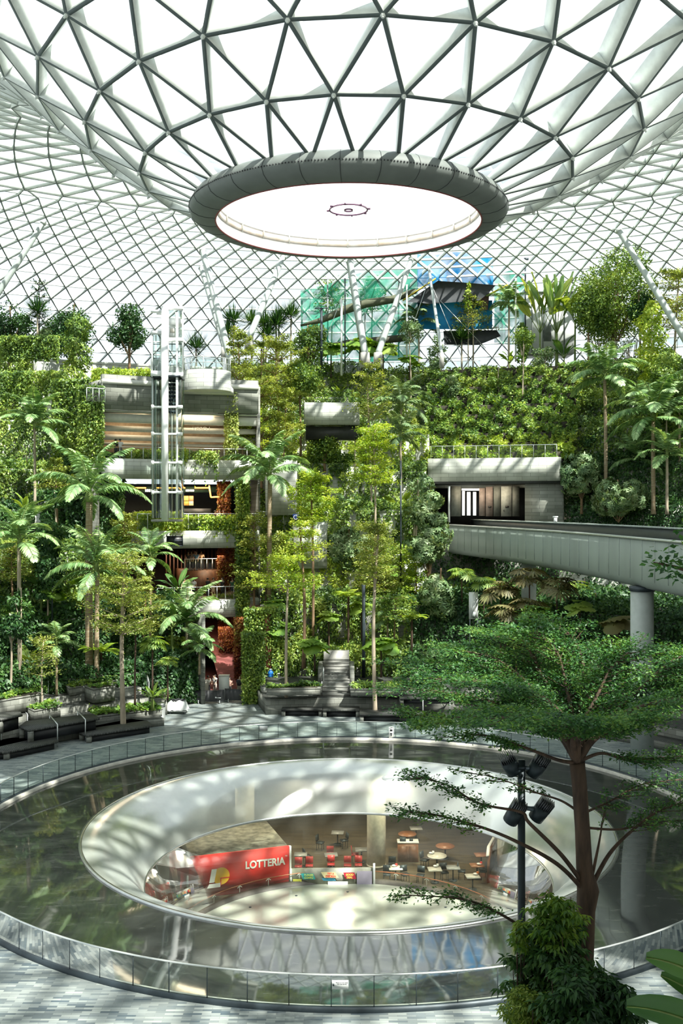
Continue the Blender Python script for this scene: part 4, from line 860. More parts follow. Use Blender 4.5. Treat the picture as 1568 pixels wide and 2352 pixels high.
bench('long dark bench right of the handrail in the centre',918,1040,1618,1.55,1.0,1.1); bench('dark bench set in the planter wall left of the stair',687,735,1594,1.5,.6,1.1); bench('dark bench set in the planter wall right of the stair',832,950,1592,1.5,.6,1.1); bench('dark bench tier under the spreading foreground tree',1045,1180,1622,1.55,1.,1.1); bench('long dark bench on the plaza beneath the foreground tree',1060,1200,1672,.5,1.2)
GC = {}
def cover_leaves(m,P0,P1,P2,n,L=.22,h=.35,mi=0):
    """leaves over a parallelogram bed"""
    a = np.array(P0); u = np.array(P1)-a; v = np.array(P2)-a
    s_ = rng.random((n,1)); t_ = rng.random((n,1)); b = a+u*s_+v*t_; b[:,2] += rng.random(n)*h*(.5+.5*np.sin(b[:,0]*2.1)*np.cos(b[:,1]*1.7))
    D = rng.normal(size=(n,3))*[1,1,.35]+[0,-.4,.1]; N = rng.normal(size=(n,3))*.4+[0,-.4,1]
    m.leaves(b,D,N,L*(.6+.8*rng.random(n)),L*.65*(.6+.8*rng.random(n)))
def planter(label,pts,z,zb,mt='bright',n=500,plant=True):
    P = [on(x,y,z) for x,y in pts]; c = sum(P,Vector())/4; t = thing('stone_planter',label,'planter',(c.x,c.y,zb)); Q = [(p.x-c.x,p.y-c.y) for p in P]
    m = MB(); m.prism(Q,0,z-zb-.1); m.prism([(q[0]*1.02,q[1]*1.02) for q in Q],z-zb-.1,z-zb); part(m,'stone_box',M['stone_dark'],t); m = MB(); m.prism([(q[0]*.9,q[1]*.9) for q in Q],z-zb-.02,z-zb+.03); part(m,'soil',M['soil'],t)
    if plant:
        g = MB(); p = [Vector((q[0]*.98,q[1]*.98,z-zb+.04)) for q in Q]; cover_leaves(g,p[0],p[1],p[3],n); o = g.build('ground_cover_plants',G[mt]); o.location=(c.x,c.y,zb); tag(o,'bright low leafy plants filling the '+label,'plants',kind='stuff')
planter('square stone planter of the little tiered tree at left',[(54,1620),(78,1632),(139,1620),(118,1611)],1.75,.95,'bright',420)
planter('small stone planter with the tree fern at left',[(194,1575),(214,1582),(264,1576),(246,1569)],2.5,1.5,'bright',160)
planter('long stone planter behind the tree platform',[(200,1632),(218,1645),(372,1627),(352,1616)],.95,.4,'bright',1500)
planter('stone planter left of the bin',[(325,1592),(338,1606),(384,1602),(378,1590)],1.25,.0,'mid',200)
planter('stone planter at the left frame edge',[(-60,1612),(0,1609),(100,1592),(60,1584)],2.5,1.5,'bright',900)
planter('long stone planter at the back of the left tiers',[(150,1572),(160,1580),(300,1556),(290,1548)],2.45,1.9,'mid',1200)
planter('stone planter left of the stair',[(612,1576),(612,1581),(735,1580),(735,1572)],2.0,1.5,'mid',900)
planter('stone planter right of the stair',[(805,1572),(805,1582),(1000,1582),(1000,1570)],2.0,1.5,'mid',1400)
def tier_z(p):
    th = th_of(p.x,p.y); r = sqrt((p.x-AX)**2+(p.y-AY)**2); L_ = ((29.6,1.9),(28.,1.4),(26.3,.95),(24.9,.5)) if th < -30 else ((28.7,1.5),(25.8,1.1)) if th > -12.9 else ()
    for r0,z in L_:
        if r >= r0: return z
    return 0.
def on_t(px,py):
    for z in (1.9,1.5,1.4,1.1,.95,.5,0.):
        p = on(px,py,z)
        if abs(tier_z(p)-z) < .01: return p
    return on(px,py,.5)
def hand(label,x0,y0,x1,y1,z0,z1,h=.9):
    a = on_t(x0,y0) if z1 < 2.1 else on(x0,y0,z0); b = on_t(x1,y1) if z1 < 2.1 else on(x1,y1,z1)
    if b.z <= a.z+.05: b.z = a.z+.05
    t = thing('handrail',label,'handrail',a,group='step handrails'); b = b-a
    m = MB(); m.tube([(0,0,h),b+Vector((0,0,h))],.035,8); part(m,'top_rail',M['rail'],t)
    for p in (Vector((0,0,0)),b): m = MB(); m.tube([p+Vector((0,0,-.5)),p+Vector((0,0,h))],.03,8); part(m,'post',M['rail'],t)
for k,(x0,y0,x1,y1,z0,z1) in enumerate(((132,1697,114,1676,.05,.5),(196,1685,178,1666,.05,.5),(63,1672,43,1652,.5,.95),(134,1615,111,1594,.95,1.4),(196,1610,167,1588,.95,1.4),(262,1571,247,1552,1.4,1.9),(3,1700,-14,1682,.5,.95),
      (853,1612,856,1594,1.1,1.5),(915,1612,918,1592,1.1,1.5),(971,1640,976,1622,.0,1.1),(1033,1640,1038,1622,.0,1.1),(739,1592,743,1560,1.1,2.2),(342,1597,338,1580,1.9,2.3))):
    hand(['handrail on the step between the front left platforms','handrail left of the tree platform','handrail behind the front left platform','handrail beside the little planter tree','handrail left of the tree fern planter','handrail highest on the left tiers','handrail cut by the left frame edge','handrail left of the pale central trunk','handrail right of the pale central trunk','handrail on the right tiers, left one near the plaza','handrail on the right tiers, right one near the plaza','long handrail on the left of the stone stair','handrail by the fan palms at left'][k],x0,y0,x1,y1,z0,z1)
# stone stair in the centre
a = on(740,1600,1.1); b = on(803,1600,1.1); t = thing('stone_stair','grey stone stair climbing into the plants behind the pool','stairs',((a.x+b.x)/2,a.y,1.1)); w_=b.x-a.x
SM = mat('worn_step_stone',(.27,.27,.25),.8)
for i in range(11): m = MB(); m.box((0,.24+i*.5,(i+1)*.18/2),(w_,.56,(i+1)*.18)); m.box((0,-.03+i*.5,(i+1)*.18-.02),(w_,.06,.05)); part(m,'stair_step',SM,t)
m = MB(); m.box((0,6.1,1.25),(w_,.6,2.5)); part(m,'top_landing',M['concrete'],t,label='pinkish sunlit landing wall')
for s_ in (-1,1): m = MB(); m.box((s_*(w_/2+.2),1.2,.35),(.35,2.4,.7)); m.box((s_*(w_/2+.2),4.1,.85),(.35,3.6,1.7)) ; part(m,'side_wall',M['stone_dark'],t)
# small things on the plaza
p = on(370,1655); t = thing('litter_bin','round brushed steel litter bin at the end of the left tiers','bin',p); m = MB(); m.lathe([(.01,0),(.3,0),(.3,.04),(.28,.06),(.28,1.1)],n=28); part(m,'body',M['rail'],t,True); m = MB(); m.lathe([(.28,1.1),(.31,1.1),(.31,1.2),(.2,1.26),(.01,1.26)],n=28); part(m,'lid',M['chrome'],t,True); m = MB(); m.lathe([(.285,.98),(.29,.98),(.29,1.05),(.285,1.05)],n=28); part(m,'dark_slot',M['black'],t)
p = on(408,1638); t = thing('covered_trolley','flat trolley draped with a white sheet and black cable','trolley',p); m = MB(); r_ = random.Random(3)
vs=[];nx,ny=10,7
for j in range(ny+1):
    for i in range(nx+1):
        u=i/nx*2-1; v=j/ny*2-1; e=max(abs(u),abs(v)); z=.85-.55*max(0,e-.75)/.25*.9+.07*sin(u*7)+.06*cos(v*9)+r_.uniform(-.04,.04); vs.append((u*.78*(1+.06*sin(v*5)),v*.5,z if e<.99 else .28+r_.uniform(-.05,.06)))
m.add(vs,[(j*(nx+1)+i,j*(nx+1)+i+1,(j+1)*(nx+1)+i+1,(j+1)*(nx+1)+i) for j in range(ny) for i in range(nx)]); part(m,'white_sheet',M['white'],t,True)
m = MB(); m.box((0,0,.2),(1.35,.9,.06)); m.box((0,0,.45),(1.2,.75,.45)); part(m,'deck',M['white'],t); m = MB(); pts=[(.55*cos(a)*(.8+.2*sin(3*a)),.25*sin(a),.95+.05*sin(5*a)) for a in [i*.5 for i in range(13)]]; m.tube(pts,.07,8); part(m,'black_cable',M['black'],t)
for x in (-.5,.5):
    for y in (-.32,.32): m = MB(); m.tube([(x-.04,y,.09),(x+.04,y,.09)],.09,12); part(m,'wheel',M['charcoal'],t)
for x0,x1,yb,lb in ((448,515,1616,'left black fabric covered crowd barrier on wheels'),(516,587,1613,'right black fabric covered crowd barrier on wheels')):
    a = on(x0,yb); b = on(x1,yb-1); t = thing('crowd_barrier',lb,'barrier',a); L_=b.x-a.x; m = MB(); vs=[]
    for i in range(25):
        u=i/24; y=.03*sin(i*2.3); vs += [(u*L_,y-.06,.16),(u*L_,y*.5-.06,1.05-.04*sin(u*pi))]
    n_=len(vs); m.add(vs+[(v[0],.08,v[2]) for v in vs],[(2*i,2*i+2,2*i+3,2*i+1) for i in range(24)]+[(n_+2*i+1,n_+2*i+3,n_+2*i+2,n_+2*i) for i in range(24)]+[(2*i+1,2*i+3,n_+2*i+3,n_+2*i+1) for i in range(24)]); part(m,'black_cover',M['black'],t,True)
    m = MB(); m.box((L_*.82,-.1,.45),(.35,.01,.05)); m.tube([(L_*.72,-.1,.47),(L_*.72,-.105,.47)],.06,8); part(m,'small_white_mark',M['white'],t)
    for u in (.12,.85): m = MB(); m.tube([(u*L_-.03,-.1,.1),(u*L_+.03,-.1,.1)],.1,12); m.box((u*L_,-.1,.2),(.05,.05,.15)); part(m,'wheel',M['rail'],t)
for x0,x1,y0,y1,Y,mm,lb in ((503,526,1550,1585,79,'white','white reception podium behind the black barriers'),(448,462,1562,1586,79,'wood','brown display board left behind the barrier'),(464,479,1562,1586,79.1,'beige','second brown display board behind the barrier')):
    a = at(x0,y1,Y); b = at(x1,y0,Y); H=b.z; t = thing('podium' if mm=='white' else 'display_board',lb,'stand',((a.x+b.x)/2,Y,0)); w_=b.x-a.x
    m = MB(); m.box((0,0,H/2-.03),(w_,.5 if mm=='white' else .08,H-.06)); part(m,'body',M[mm],t); m = MB(); m.box((0,0,H-.03),(w_+.06,.56 if mm=='white' else .12,.05)); part(m,'top_edge',M['offwhite'],t)
p = at(496,1583,78.6); t = thing('suitcase','blue suitcase with a white mark behind the barrier','luggage',(p.x,78.6,0)); m = MB(); m.box((0,0,.42),(.46,.26,.64)); part(m,'shell',mat('blue_case',(.02,.05,.22),.4),t); m = MB(); m.box((0,-.135,.5),(.26,.01,.16)); part(m,'white_mark',M['white'],t); m = MB(); m.tube([(-.1,.1,.74),(-.1,.1,.95),(.1,.1,.95),(.1,.1,.74)],.015,6); part(m,'handle',M['rail'],t)
p = at(621,1566,77.2); t = thing('water_bottle','large blue water bottle on the planter left of the stair','bottle',(p.x,77.2,2.0)); m = MB(); m.lathe([(.01,0),(.2,.02),(.22,.1),(.2,.2),(.22,.25),(.2,.42),(.1,.5),(.09,.58)],n=20); part(m,'body',mat('blue_plastic',(.02,.16,.5),.25),t,True); m = MB(); m.tube([(0,0,.58),(0,0,.63)],.1,12); part(m,'cap',M['white'],t)
p = at(640,1564,77.2); t = thing('paper_cup','small white cup beside the blue bottle','cup',(p.x,77.2,2.0)); m = MB(); m.lathe([(.01,0),(.07,0),(.1,.28),(.11,.28)],n=14); part(m,'cup',M['white'],t)
p = at(609,1583,73.2); t = thing('round_plaque','small round cream plaque on the wall corner','plaque',(p.x,72.95,p.z)); m = MB(); m.tube([(0,0,0),(0,-.05,0)],.11,18); part(m,'disc',M['offwhite'],t)
p = at(1087,1400,83); t = thing('notice_banner','tall white banner with a grey plant drawing under the bridge','banner',(p.x,83,0)); z0=at(0,1422,83).z; z1=at(0,1360,83).z
m = MB(); m.box((0,0,(z0+z1)/2),(.75,.06,z1-z0)); part(m,'white_sheet',M['white'],t); m = MB(); m.box((0,-.05,z0+.35),(.3,.01,.5),ry=.3); m.tube([(-.15,-.05,z0+.3),(.1,-.05,z0+1.1),(.25,-.05,z0+1.5)],.03,5); part(m,'plant_drawing',mat('grey_print',(.35,.4,.38),.5),t)
m = MB(); m.box((-.3,0,z0/2),(.06,.06,z0)); m.box((.3,0,z0/2),(.06,.06,z0)); part(m,'stand_leg',M['charcoal'],t)
p = at(502,1189,80); t = thing('round_sign','dark blue round pattern sign on the shop floor railing','sign',at(679,1188,92)); m = MB(); m.box((0,0,0),(.55,.05,.55)); part(m,'board',mat('navy_sign',(.02,.05,.2),.4),t); m = MB(); m.lathe([(.2,0),(.16,0)],n=20); o_=part(m,'white_arc',M['white'],t); o_.rotation_euler=(pi/2,0,0); o_.location=(0,-.04,0)
# ================================================================ plant kit
def rot_z(v, a): return Vector((v[0]*cos(a)-v[1]*sin(a), v[0]*sin(a)+v[1]*cos(a), v[2]))
def spread(n): return rng.normal(size=(n,3))
def trunk_mb(H, r0, r1, bend=.12, n=8, seg=9, knots=0.):
    m = MB(); ph = random.uniform(0,6); pts = [(bend*sin(ph+i/seg*3)*i/seg*H*.1, bend*cos(ph*1.3+i/seg*2.4)*i/seg*H*.1, H*i/seg) for i in range(seg+1)]
    m.tube([(0,0,-.6)]+pts, [r0*1.25]+[r0+(r1-r0)*(i/seg)+random.uniform(-1,1)*knots for i in range(seg+1)], n); return m, pts
def tiered_crown(H, R, ch, tiers, n, L=.2, flat=.12, taper=.55):
    """level after level of flat leafy sprays on radiating branches"""
    br = MB(); lf = MB(); Ps=[]; tiers=tiers*2; flat=flat*1.6
    for t in range(tiers):
        f = t/max(1,tiers-1); z = H-ch+ch*f+random.uniform(-.06,.06)*ch; Rt = R*(1-(1-taper)*f**1.3)*random.uniform(.62,1.15) if tiers > 1 else R
        nb = random.randint(4,5); a0 = random.uniform(0,6)
        for b in range(nb):
            a = a0+b*2*pi/nb+random.uniform(-.25,.25); Lb = Rt*random.uniform(.6,1.15); dz = random.uniform(-.1,.22)*ch*.5
            q = lambda s: np.array([Lb*s*cos(a+.15*sin(3*s+b)), Lb*s*sin(a+.15*sin(3*s+b)), z-.05*ch+dz*s+.10*ch*sin(min(1,s)*1.5)])
            br.tube([q(s) for s in (0,.3,.6,.95)],[.05*R/3,.035*R/3,.02*R/3,.008],4,caps=False)
            k = max(6,int(n/tiers/nb)); s_ = rng.beta(2.2,1.3,k)*1.02; P = np.array([q(s) for s in s_])
            # sub sprays: snap to a handful of side twigs
            tw = np.floor(s_*9)/9; side = np.where(rng.random(k)<.5,-1,1); lat_ = rng.random(k)**.7*(.12+.42*np.sin(np.clip(s_,0,1)*pi*.85))*Rt*(.75+.5*np.sin(tw*37+b))
            P[:,0] += -sin(a)*lat_*side+rng.normal(size=k)*.05*Rt*.5; P[:,1] += cos(a)*lat_*side+rng.normal(size=k)*.05*Rt*.5; P[:,2] += rng.normal(size=k)*flat*.6 - .25*lat_*lat_/Rt
            Ps.append(P)
    P = np.concatenate(Ps); k=len(P); D = rng.normal(size=(k,3))*[1,1,.35]; N = rng.normal(size=(k,3))*.45+[0,0,1]
    lf.leaves(P,D,N,L*(.6+.8*rng.random(k)),L*.62*(.6+.8*rng.random(k))); return br, lf
def blob_crown(H, R, ch, n, L=.26, lumps=14, W=.6, whorl=False, low=.72):
    lf = MB(); br = MB(); c = np.array([0,0,H-ch/2]); Ps=[]; Ns=[]
    for i in range(lumps):
        d = rng.normal(size=3); d /= np.linalg.norm(d); rr = random.uniform(.35,low); lc = c+d*[R*rr,R*rr,ch/2*rr]; lr = random.uniform(.3,.5)*min(R,ch/2)*1.15
        k = n//lumps; v = rng.normal(size=(k,3)); v /= np.linalg.norm(v,axis=1,keepdims=True); rad = lr*(.65+.4*rng.random((k,1))); v[:,2]*=.85
        Ps.append(lc+v*rad); Ns.append(v)
        if i%2==0: br.tube([(0,0,H-ch*.95),(lc[0]*.4,lc[1]*.4,(H-ch+lc[2])/2),tuple(lc)],[.07,.05,.02],5,caps=False)
    P = np.concatenate(Ps); V = np.concatenate(Ns); k=len(P)
    if whorl:
        m_ = k//7; pm_=rng.permutation(k)[:m_]; P = np.repeat(P[pm_],7,0); V = np.repeat(V[pm_],7,0); a = np.tile(np.arange(7)*2*pi/7,m_)+np.repeat(rng.random(m_)*6,7)
        ax = np.cross(V,[0,0,1.001]); ax /= np.linalg.norm(ax,axis=1,keepdims=True); ay = np.cross(V,ax); D = ax*np.cos(a)[:,None]+ay*np.sin(a)[:,None]+V*.25-np.array([0,0,.35]); k = len(P)
        lf.leaves(P,D,V+[0,0,.3],L*(.8+.4*rng.random(k)),L*.42,droop=.25)
    else:
        D = rng.normal(size=(k,3))+V*.6+[0,0,-.3]; N = V+rng.normal(size=(k,3))*.5+[0,0,.5]
        lf.leaves(P,D,N,L*(.6+.8*rng.random(k)),L*W*(.7+.6*rng.random(k)))
    return br, lf
def column_crown(H, R, n, L=.24, z0=0.):
    lf = MB(); z = z0+(H-z0)*rng.random(n); a = rng.random(n)*2*pi; bulge = R*(.72+.22*np.sin(z*1.9+a)+.16*np.sin(z*4.3+2*a))*np.clip((H-z)/(.12*H),.25,1); r = bulge*(.75+.35*rng.random(n))
    P = np.stack([r*np.cos(a),r*np.sin(a),z],1); V = np.stack([np.cos(a),np.sin(a),np.zeros(n)],1); D = V*.5+rng.normal(size=(n,3))*.5+[0,0,-.7]; N = V+rng.normal(size=(n,3))*.4+[0,0,.4]
    lf.leaves(P,D,N,L*(.6+.8*rng.random(n)),L*.7*(.7+.6*rng.random(n))); return lf
def frond(L, e0, e1, w, nl=40, dens=1.55, hang=.35, rach=.035, taper=.9):
    """arching palm frond along +X; e0 start elevation, e1 end elevation in degrees"""
    m = MB(); pts=[Vector((0,0,0))]; k=12
    for i in range(k): e = radians(e0+(e1-e0)*(i/(k-1))**1.1); pts.append(pts[-1]+Vector((cos(e),0,sin(e)))*L/k)
    m.tube(pts,[rach*(1-.8*i/k) for i in range(k+1)],5,0,False)
    pa = np.array([tuple(p) for p in pts]); P=[];D=[];N=[];Ls=[];Ws=[]
    for j in range(nl):
        s = .10+.90*j/(nl-1); x = s*k; i=min(k-1,int(x)); p = pa[i]+(pa[i+1]-pa[i])*(x-i); t = pa[i+1]-pa[i]; t/=np.linalg.norm(t); up = np.cross([0,1,0],t)*-1; up = up if up[2]>0 or abs(t[2])>.9 else -up
        l = w*(sin(pi*min(1,(s-.06)*1.02)**.75)**.7*.9+.12)*random.uniform(.9,1.05)
        for sd in (-1,1):
            P.append(p); D.append(np.array([0,sd*1.,0])+t*(.45+.6*s)-np.array([0,0,1])*hang*random.uniform(.6,1.3)+up*.15); N.append(up+rng.normal(size=3)*.12); Ls.append(l); Ws.append(L/nl*dens)
    m.leaves(P,D,N,Ls,Ws,1,droop=.12); return m
def palm(name,label,loc,H,L,w,nf=14,mat_='palm',tr=.12,bark='palm_bark',elev=(78,-8),group=None,seed=0,hang=.35,shaft=True,lean=0,cat='palm'):
    rs = random.Random(seed+len(THINGS)); t = thing(name,label,cat,loc,rs.uniform(0,6),group); t.rotation_euler = (lean,0,rs.uniform(0,6)) if lean else t.rotation_euler
    m,_ = trunk_mb(H,tr*1.25,tr,.06,10,10); part(m,'trunk',M[bark],t,True)
    if shaft: m = MB(); m.tube([(0,0,H-.1),(0,0,H+.35),(0,0,H+.9)],[tr*1.15,tr*1.3,tr*.5],10); part(m,'crownshaft',M['stem'],t,True,'green crownshaft')
    vars_ = []
    for e0,e1,ll in ((78,12,1.05),(56,-28,1.15),(36,-48,1.15),(10,-58,1.05)):
        vars_.append(frond(L*ll,e0,e1,w,hang=hang))
    mes = {}
    for i in range(nf):
        v = min(3,int(i/nf*4*.98)); a = i*2.39996+rs.uniform(-.15,.15); z = H+.75-.12*v*1.5
        if v not in mes: o = part(vars_[v],'frond',[M['stem'],G[mat_]],t); mes[v]=o.data
        else: o = bpy.data.objects.new('frond',mes[v]); COL.objects.link(o); o.parent = t
        o.location=(0,0,z if shaft else H); o.rotation_euler=(rs.uniform(-.2,.2),rs.uniform(-.12,.12),a)
    return t
def fan_leaf(R, seg=26, span=320, pleat=.06, split=0., cone=.25):
    m = MB(); vs=[(0,0,0)]; 
    for i in range(seg+1):
        a = radians(-span/2+span*i/seg); z = pleat*(1 if i%2 else -1)*R; r = R*(1 if i%2 else .96)
        vs.append((r*cos(a),r*sin(a),z-cone*R*(.6+.4*abs(sin(a)))))
    if split:
        for i in range(seg):
            a = radians(-span/2+span*(i+.5)/seg); h = radians(span/seg)*.40; m.add([(.1*R*cos(a),.1*R*sin(a),0),(.7*R*cos(a-h),.7*R*sin(a-h),-cone*R*.5),(R*cos(a),R*sin(a),-cone*R*1.1),(.7*R*cos(a+h),.7*R*sin(a+h),-cone*R*.5-.03)],[(0,1,2,3)],1)
    else: m.add(vs,[(0,i,i+1) for i in range(1,seg+1)],1)
    return m
FANS = {}
def fan_palm(name,label,loc,H,R,n=9,mat_='bright',split=False,stem=.9,group=None,tr=.06,cat='fan palm',spreadf=1.):
    t = thing(name,label,cat,loc,random.uniform(0,6),group); m,_=trunk_mb(H,tr*1.2,tr,.1,7,4); part(m,'trunk',M['bark_dark'],t,True)
    key=(round(R,2),mat_,split)
    for i in range(n):
        a=i*2.4+random.uniform(-.3,.3); e=radians(75-60*i/n); l=stem*random.uniform(.8,1.2)*spreadf; p=Vector((cos(a)*cos(e)*l,sin(a)*cos(e)*l,H+sin(e)*l))
        q=MB(); q.tube([(0,0,H-.05),(p.x*.5,p.y*.5,(H+p.z)/2+.08),p],[.022,.018,.014],5); pe=q.build('petiole',M['stem'],t)
        if key not in FANS: lf=fan_leaf(R,13 if split else 26,250 if split else 325,split=split).build('leaf_fan',[M['stem'],G[mat_]],pe); FANS[key]=lf.data
        else: lf=bpy.data.objects.new('leaf_fan',FANS[key]); COL.objects.link(lf); lf.parent=pe
        lf.location=p; lf.rotation_euler=Euler((random.uniform(-.25,.25),radians(55)-e*.75,a)); s_=random.uniform(.8,1.1); lf.scale=(s_,s_,s_)
    return t
def blade(L,W,e0,e1,nx=10,rip=0.,petL=0.):
    """broad leaf blade along +X with a fold at the midrib"""
    m=MB(); pts=[Vector((0,0,0))]; 
    if petL: e=radians(e0); pts=[Vector((0,0,0)),Vector((cos(e)*petL,0,sin(e)*petL))]; m.tube(pts,[.05,.035],6,0)
    p=pts[-1]; cs=[p]; 
    for i in range(nx): e=radians(e0+(e1-e0)*(i/(nx-1))**1.2); p=p+Vector((cos(e),0,sin(e)))*L/nx; cs.append(p)
    vs=[]
    for i,c in enumerate(cs):
        s=i/nx; w_=W/2*max(.04,sin(pi*(s*.94+.03))**.55); e=radians(e0+(e1-e0)*s); up=Vector((-sin(e),0,cos(e))); r_=random.uniform(-.05,.05)*W*(1 if rip else .3)
        vs+=[c+Vector((0,-w_,0))+up*(.10*W-.25*w_*.3+r_),c+Vector((0,-w_*.5,0))+up*.08*W,c,c+Vector((0,w_*.5,0))+up*.08*W,c+Vector((0,w_,0))+up*(.10*W-.25*w_*.3-r_)]
    m.add(vs,[(5*i+j,5*i+j+1,5*i+j+6,5*i+j+5) for i in range(nx) for j in range(4)],1)
    m.tube(cs,[.03*(1-.8*i/nx) for i in range(nx+1)],5,0,False); return m
def banana(name,label,loc,H,L,W,n=9,mat_='palm',group=None,plane=None,petL=1.,elev=(80,35),tr=.16,bark='stem',cat='banana plant',curl=45):
    t=thing(name,label,cat,loc,random.uniform(0,6) if plane is None else plane,group); m,_=trunk_mb(H,tr*1.1,tr*.7,.05,10,5); part(m,'trunk',M[bark],t,True)
    for i in range(n):
        f=i/max(1,n-1)
        if plane is None: a=i*2.4; e=elev[0]-(elev[0]-elev[1])*f
        else: k=(f-.5)*2; a=0 if k>0 else pi; e=90-abs(k)*(90-elev[1]); a+=random.uniform(-.25,.25)
        o=part(blade(L*random.uniform(.85,1.1),W*random.uniform(.85,1.1),e,e-curl,petL=petL,rip=1),'leaf_blade',[M['stem'],G[mat_]],t); o.location=(0,0,H-.05); o.rotation_euler=(random.uniform(-.5,.5),0,a)
    return t
def rosette(m,c,R,n,W,mi=0,low=-.3):
    v=rng.normal(size=(n,3)); v[:,2]=np.abs(v[:,2])*1.1+low; v/=np.linalg.norm(v,axis=1,keepdims=True); P=np.tile(np.array(c),(n,1)); N=np.cross(np.cross(v,[0,0,1.]),v)*-1+[0,0,.01]
    m.leaves(P,v,N,R*(.75+.4*rng.random(n)),W,mi,droop=.22)
def yucca(label,loc,H,R,heads=1,group=None):
    t=thing('spiky_yucca',label,'yucca',loc,0,group); hs=[]
    for k in range(heads):
        a=random.uniform(0,6); d=.0 if k==0 else random.uniform(.4,1.); hs.append(((d*cos(a),d*sin(a),H*(1 if k==0 else random.uniform(.7,.95)))))
    m=MB()
    for h in hs: m.tube([(0,0,-.6),(h[0]*.6,h[1]*.6,h[2]*.5),h],[.14,.1,.08],7)
    part(m,'trunk',M['bark_pale'],t,True)
    for h in hs: g=MB(); rosette(g,h,R,190,.11,low=-.5); part(g,'leaf_head',G['dark'],t)
    return t
def tree(kind,name,label,loc,H,R,ch,mat_='mid',bark='bark',n=5000,L=.2,tiers=4,tr=.1,group=None,cat='tree',clear=None,**kw):
    t=thing(name,label,cat,loc,random.uniform(0,6),group); m,_=trunk_mb(H-.1*ch,tr,tr*.45,.25 if kind!='column' else .05,9,10,knots=tr*.06); part(m,'trunk',M[bark],t,True)
    if kind=='tiered': br,lf=tiered_crown(H,R,ch,tiers,n,L,**kw)
    elif kind=='blob': br,lf=blob_crown(H,R,ch,n,L,**kw)
    elif kind=='column': br=None; lf=column_crown(H,R,n,L,H-ch)
    if br: part(br,'branches',M[bark],t)
    part(lf,'foliage',G[mat_],t); return t
def fern(name,label,loc,H,L,n=12,mat_='lime',group=None):
    t=thing(name,label,'tree fern',loc,0,group); m,_=trunk_mb(H,.1,.09,.05,8,4); part(m,'trunk',M['bark_dark'],t,True); f=frond(L,35,-25,L*.28,nl=26,dens=1.5,hang=.05,rach=.018); me=None
    for i in range(n):
        if me is None: o=part(f,'frond',[M['stem'],G[mat_]],t); me=o.data
        else: o=bpy.data.objects.new('frond',me); COL.objects.link(o); o.parent=t
        o.location=(0,0,H); o.rotation_euler=(0,random.uniform(-.25,.2),i*2*pi/n+random.uniform(-.1,.1))
    return t
# ---- placing: base given as ('f',y) floor row, ('L',level) terrace, ('Y',Y,y) explicit depth and row
def base(px,b):
    if b[0]=='f': return on(px,b[1],b[2] if len(b)>2 else 0)
    if b[0]=='L':
        li=b[1]; r=LV[li][0]+(b[2] if len(b)>2 else 1.6)
        for _ in range(3):
            x,y=ray_r(px,r); s_=terr(li,th_of(x,y)); r=s_[3]+(b[2] if len(b)>2 else 1.6)
        x,y=ray_r(px,r); return Vector((x,y,s_[4]-.3))
    return at(px,b[2],b[1])
def PT(px,b,ytop): p=base(px,b); return p,(p.z-CH+0)*0+CH+(HY-ytop)/F*p.y-p.z,p.y/F
def T(kind,name,label,px,b,ytop,hw,chp,**kw):
    p,H,s=PT(px,b,ytop); return tree(kind,name,label,p,H,hw*s,chp*s,**kw)
def PALM(name,label,px,b,yc,Lp,wp,**kw):
    p,H,s=PT(px,b,yc); return palm(name,label,p,H,Lp*s,wp*s,**kw)

m=MB(); a=at(705,975,99); b=at(832,925,99); m.sector(-4.4,1.6,51,53,a.z,b.z); struct(m,'wall_back',[M['stone']],'pale stone wall panel among the trees above the centre')
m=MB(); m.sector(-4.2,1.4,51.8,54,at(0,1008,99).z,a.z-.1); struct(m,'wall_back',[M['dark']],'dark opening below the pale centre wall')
m=MB(); m.sector(-6.2,-2.2,41.9,44,at(0,1305,90).z,at(0,1200,90).z); m.sector(-9,-5.5,46.2,49,14.2,19.5); struct(m,'wall_back',[M['stone']],'weathered stone walls right of the tall central palm')
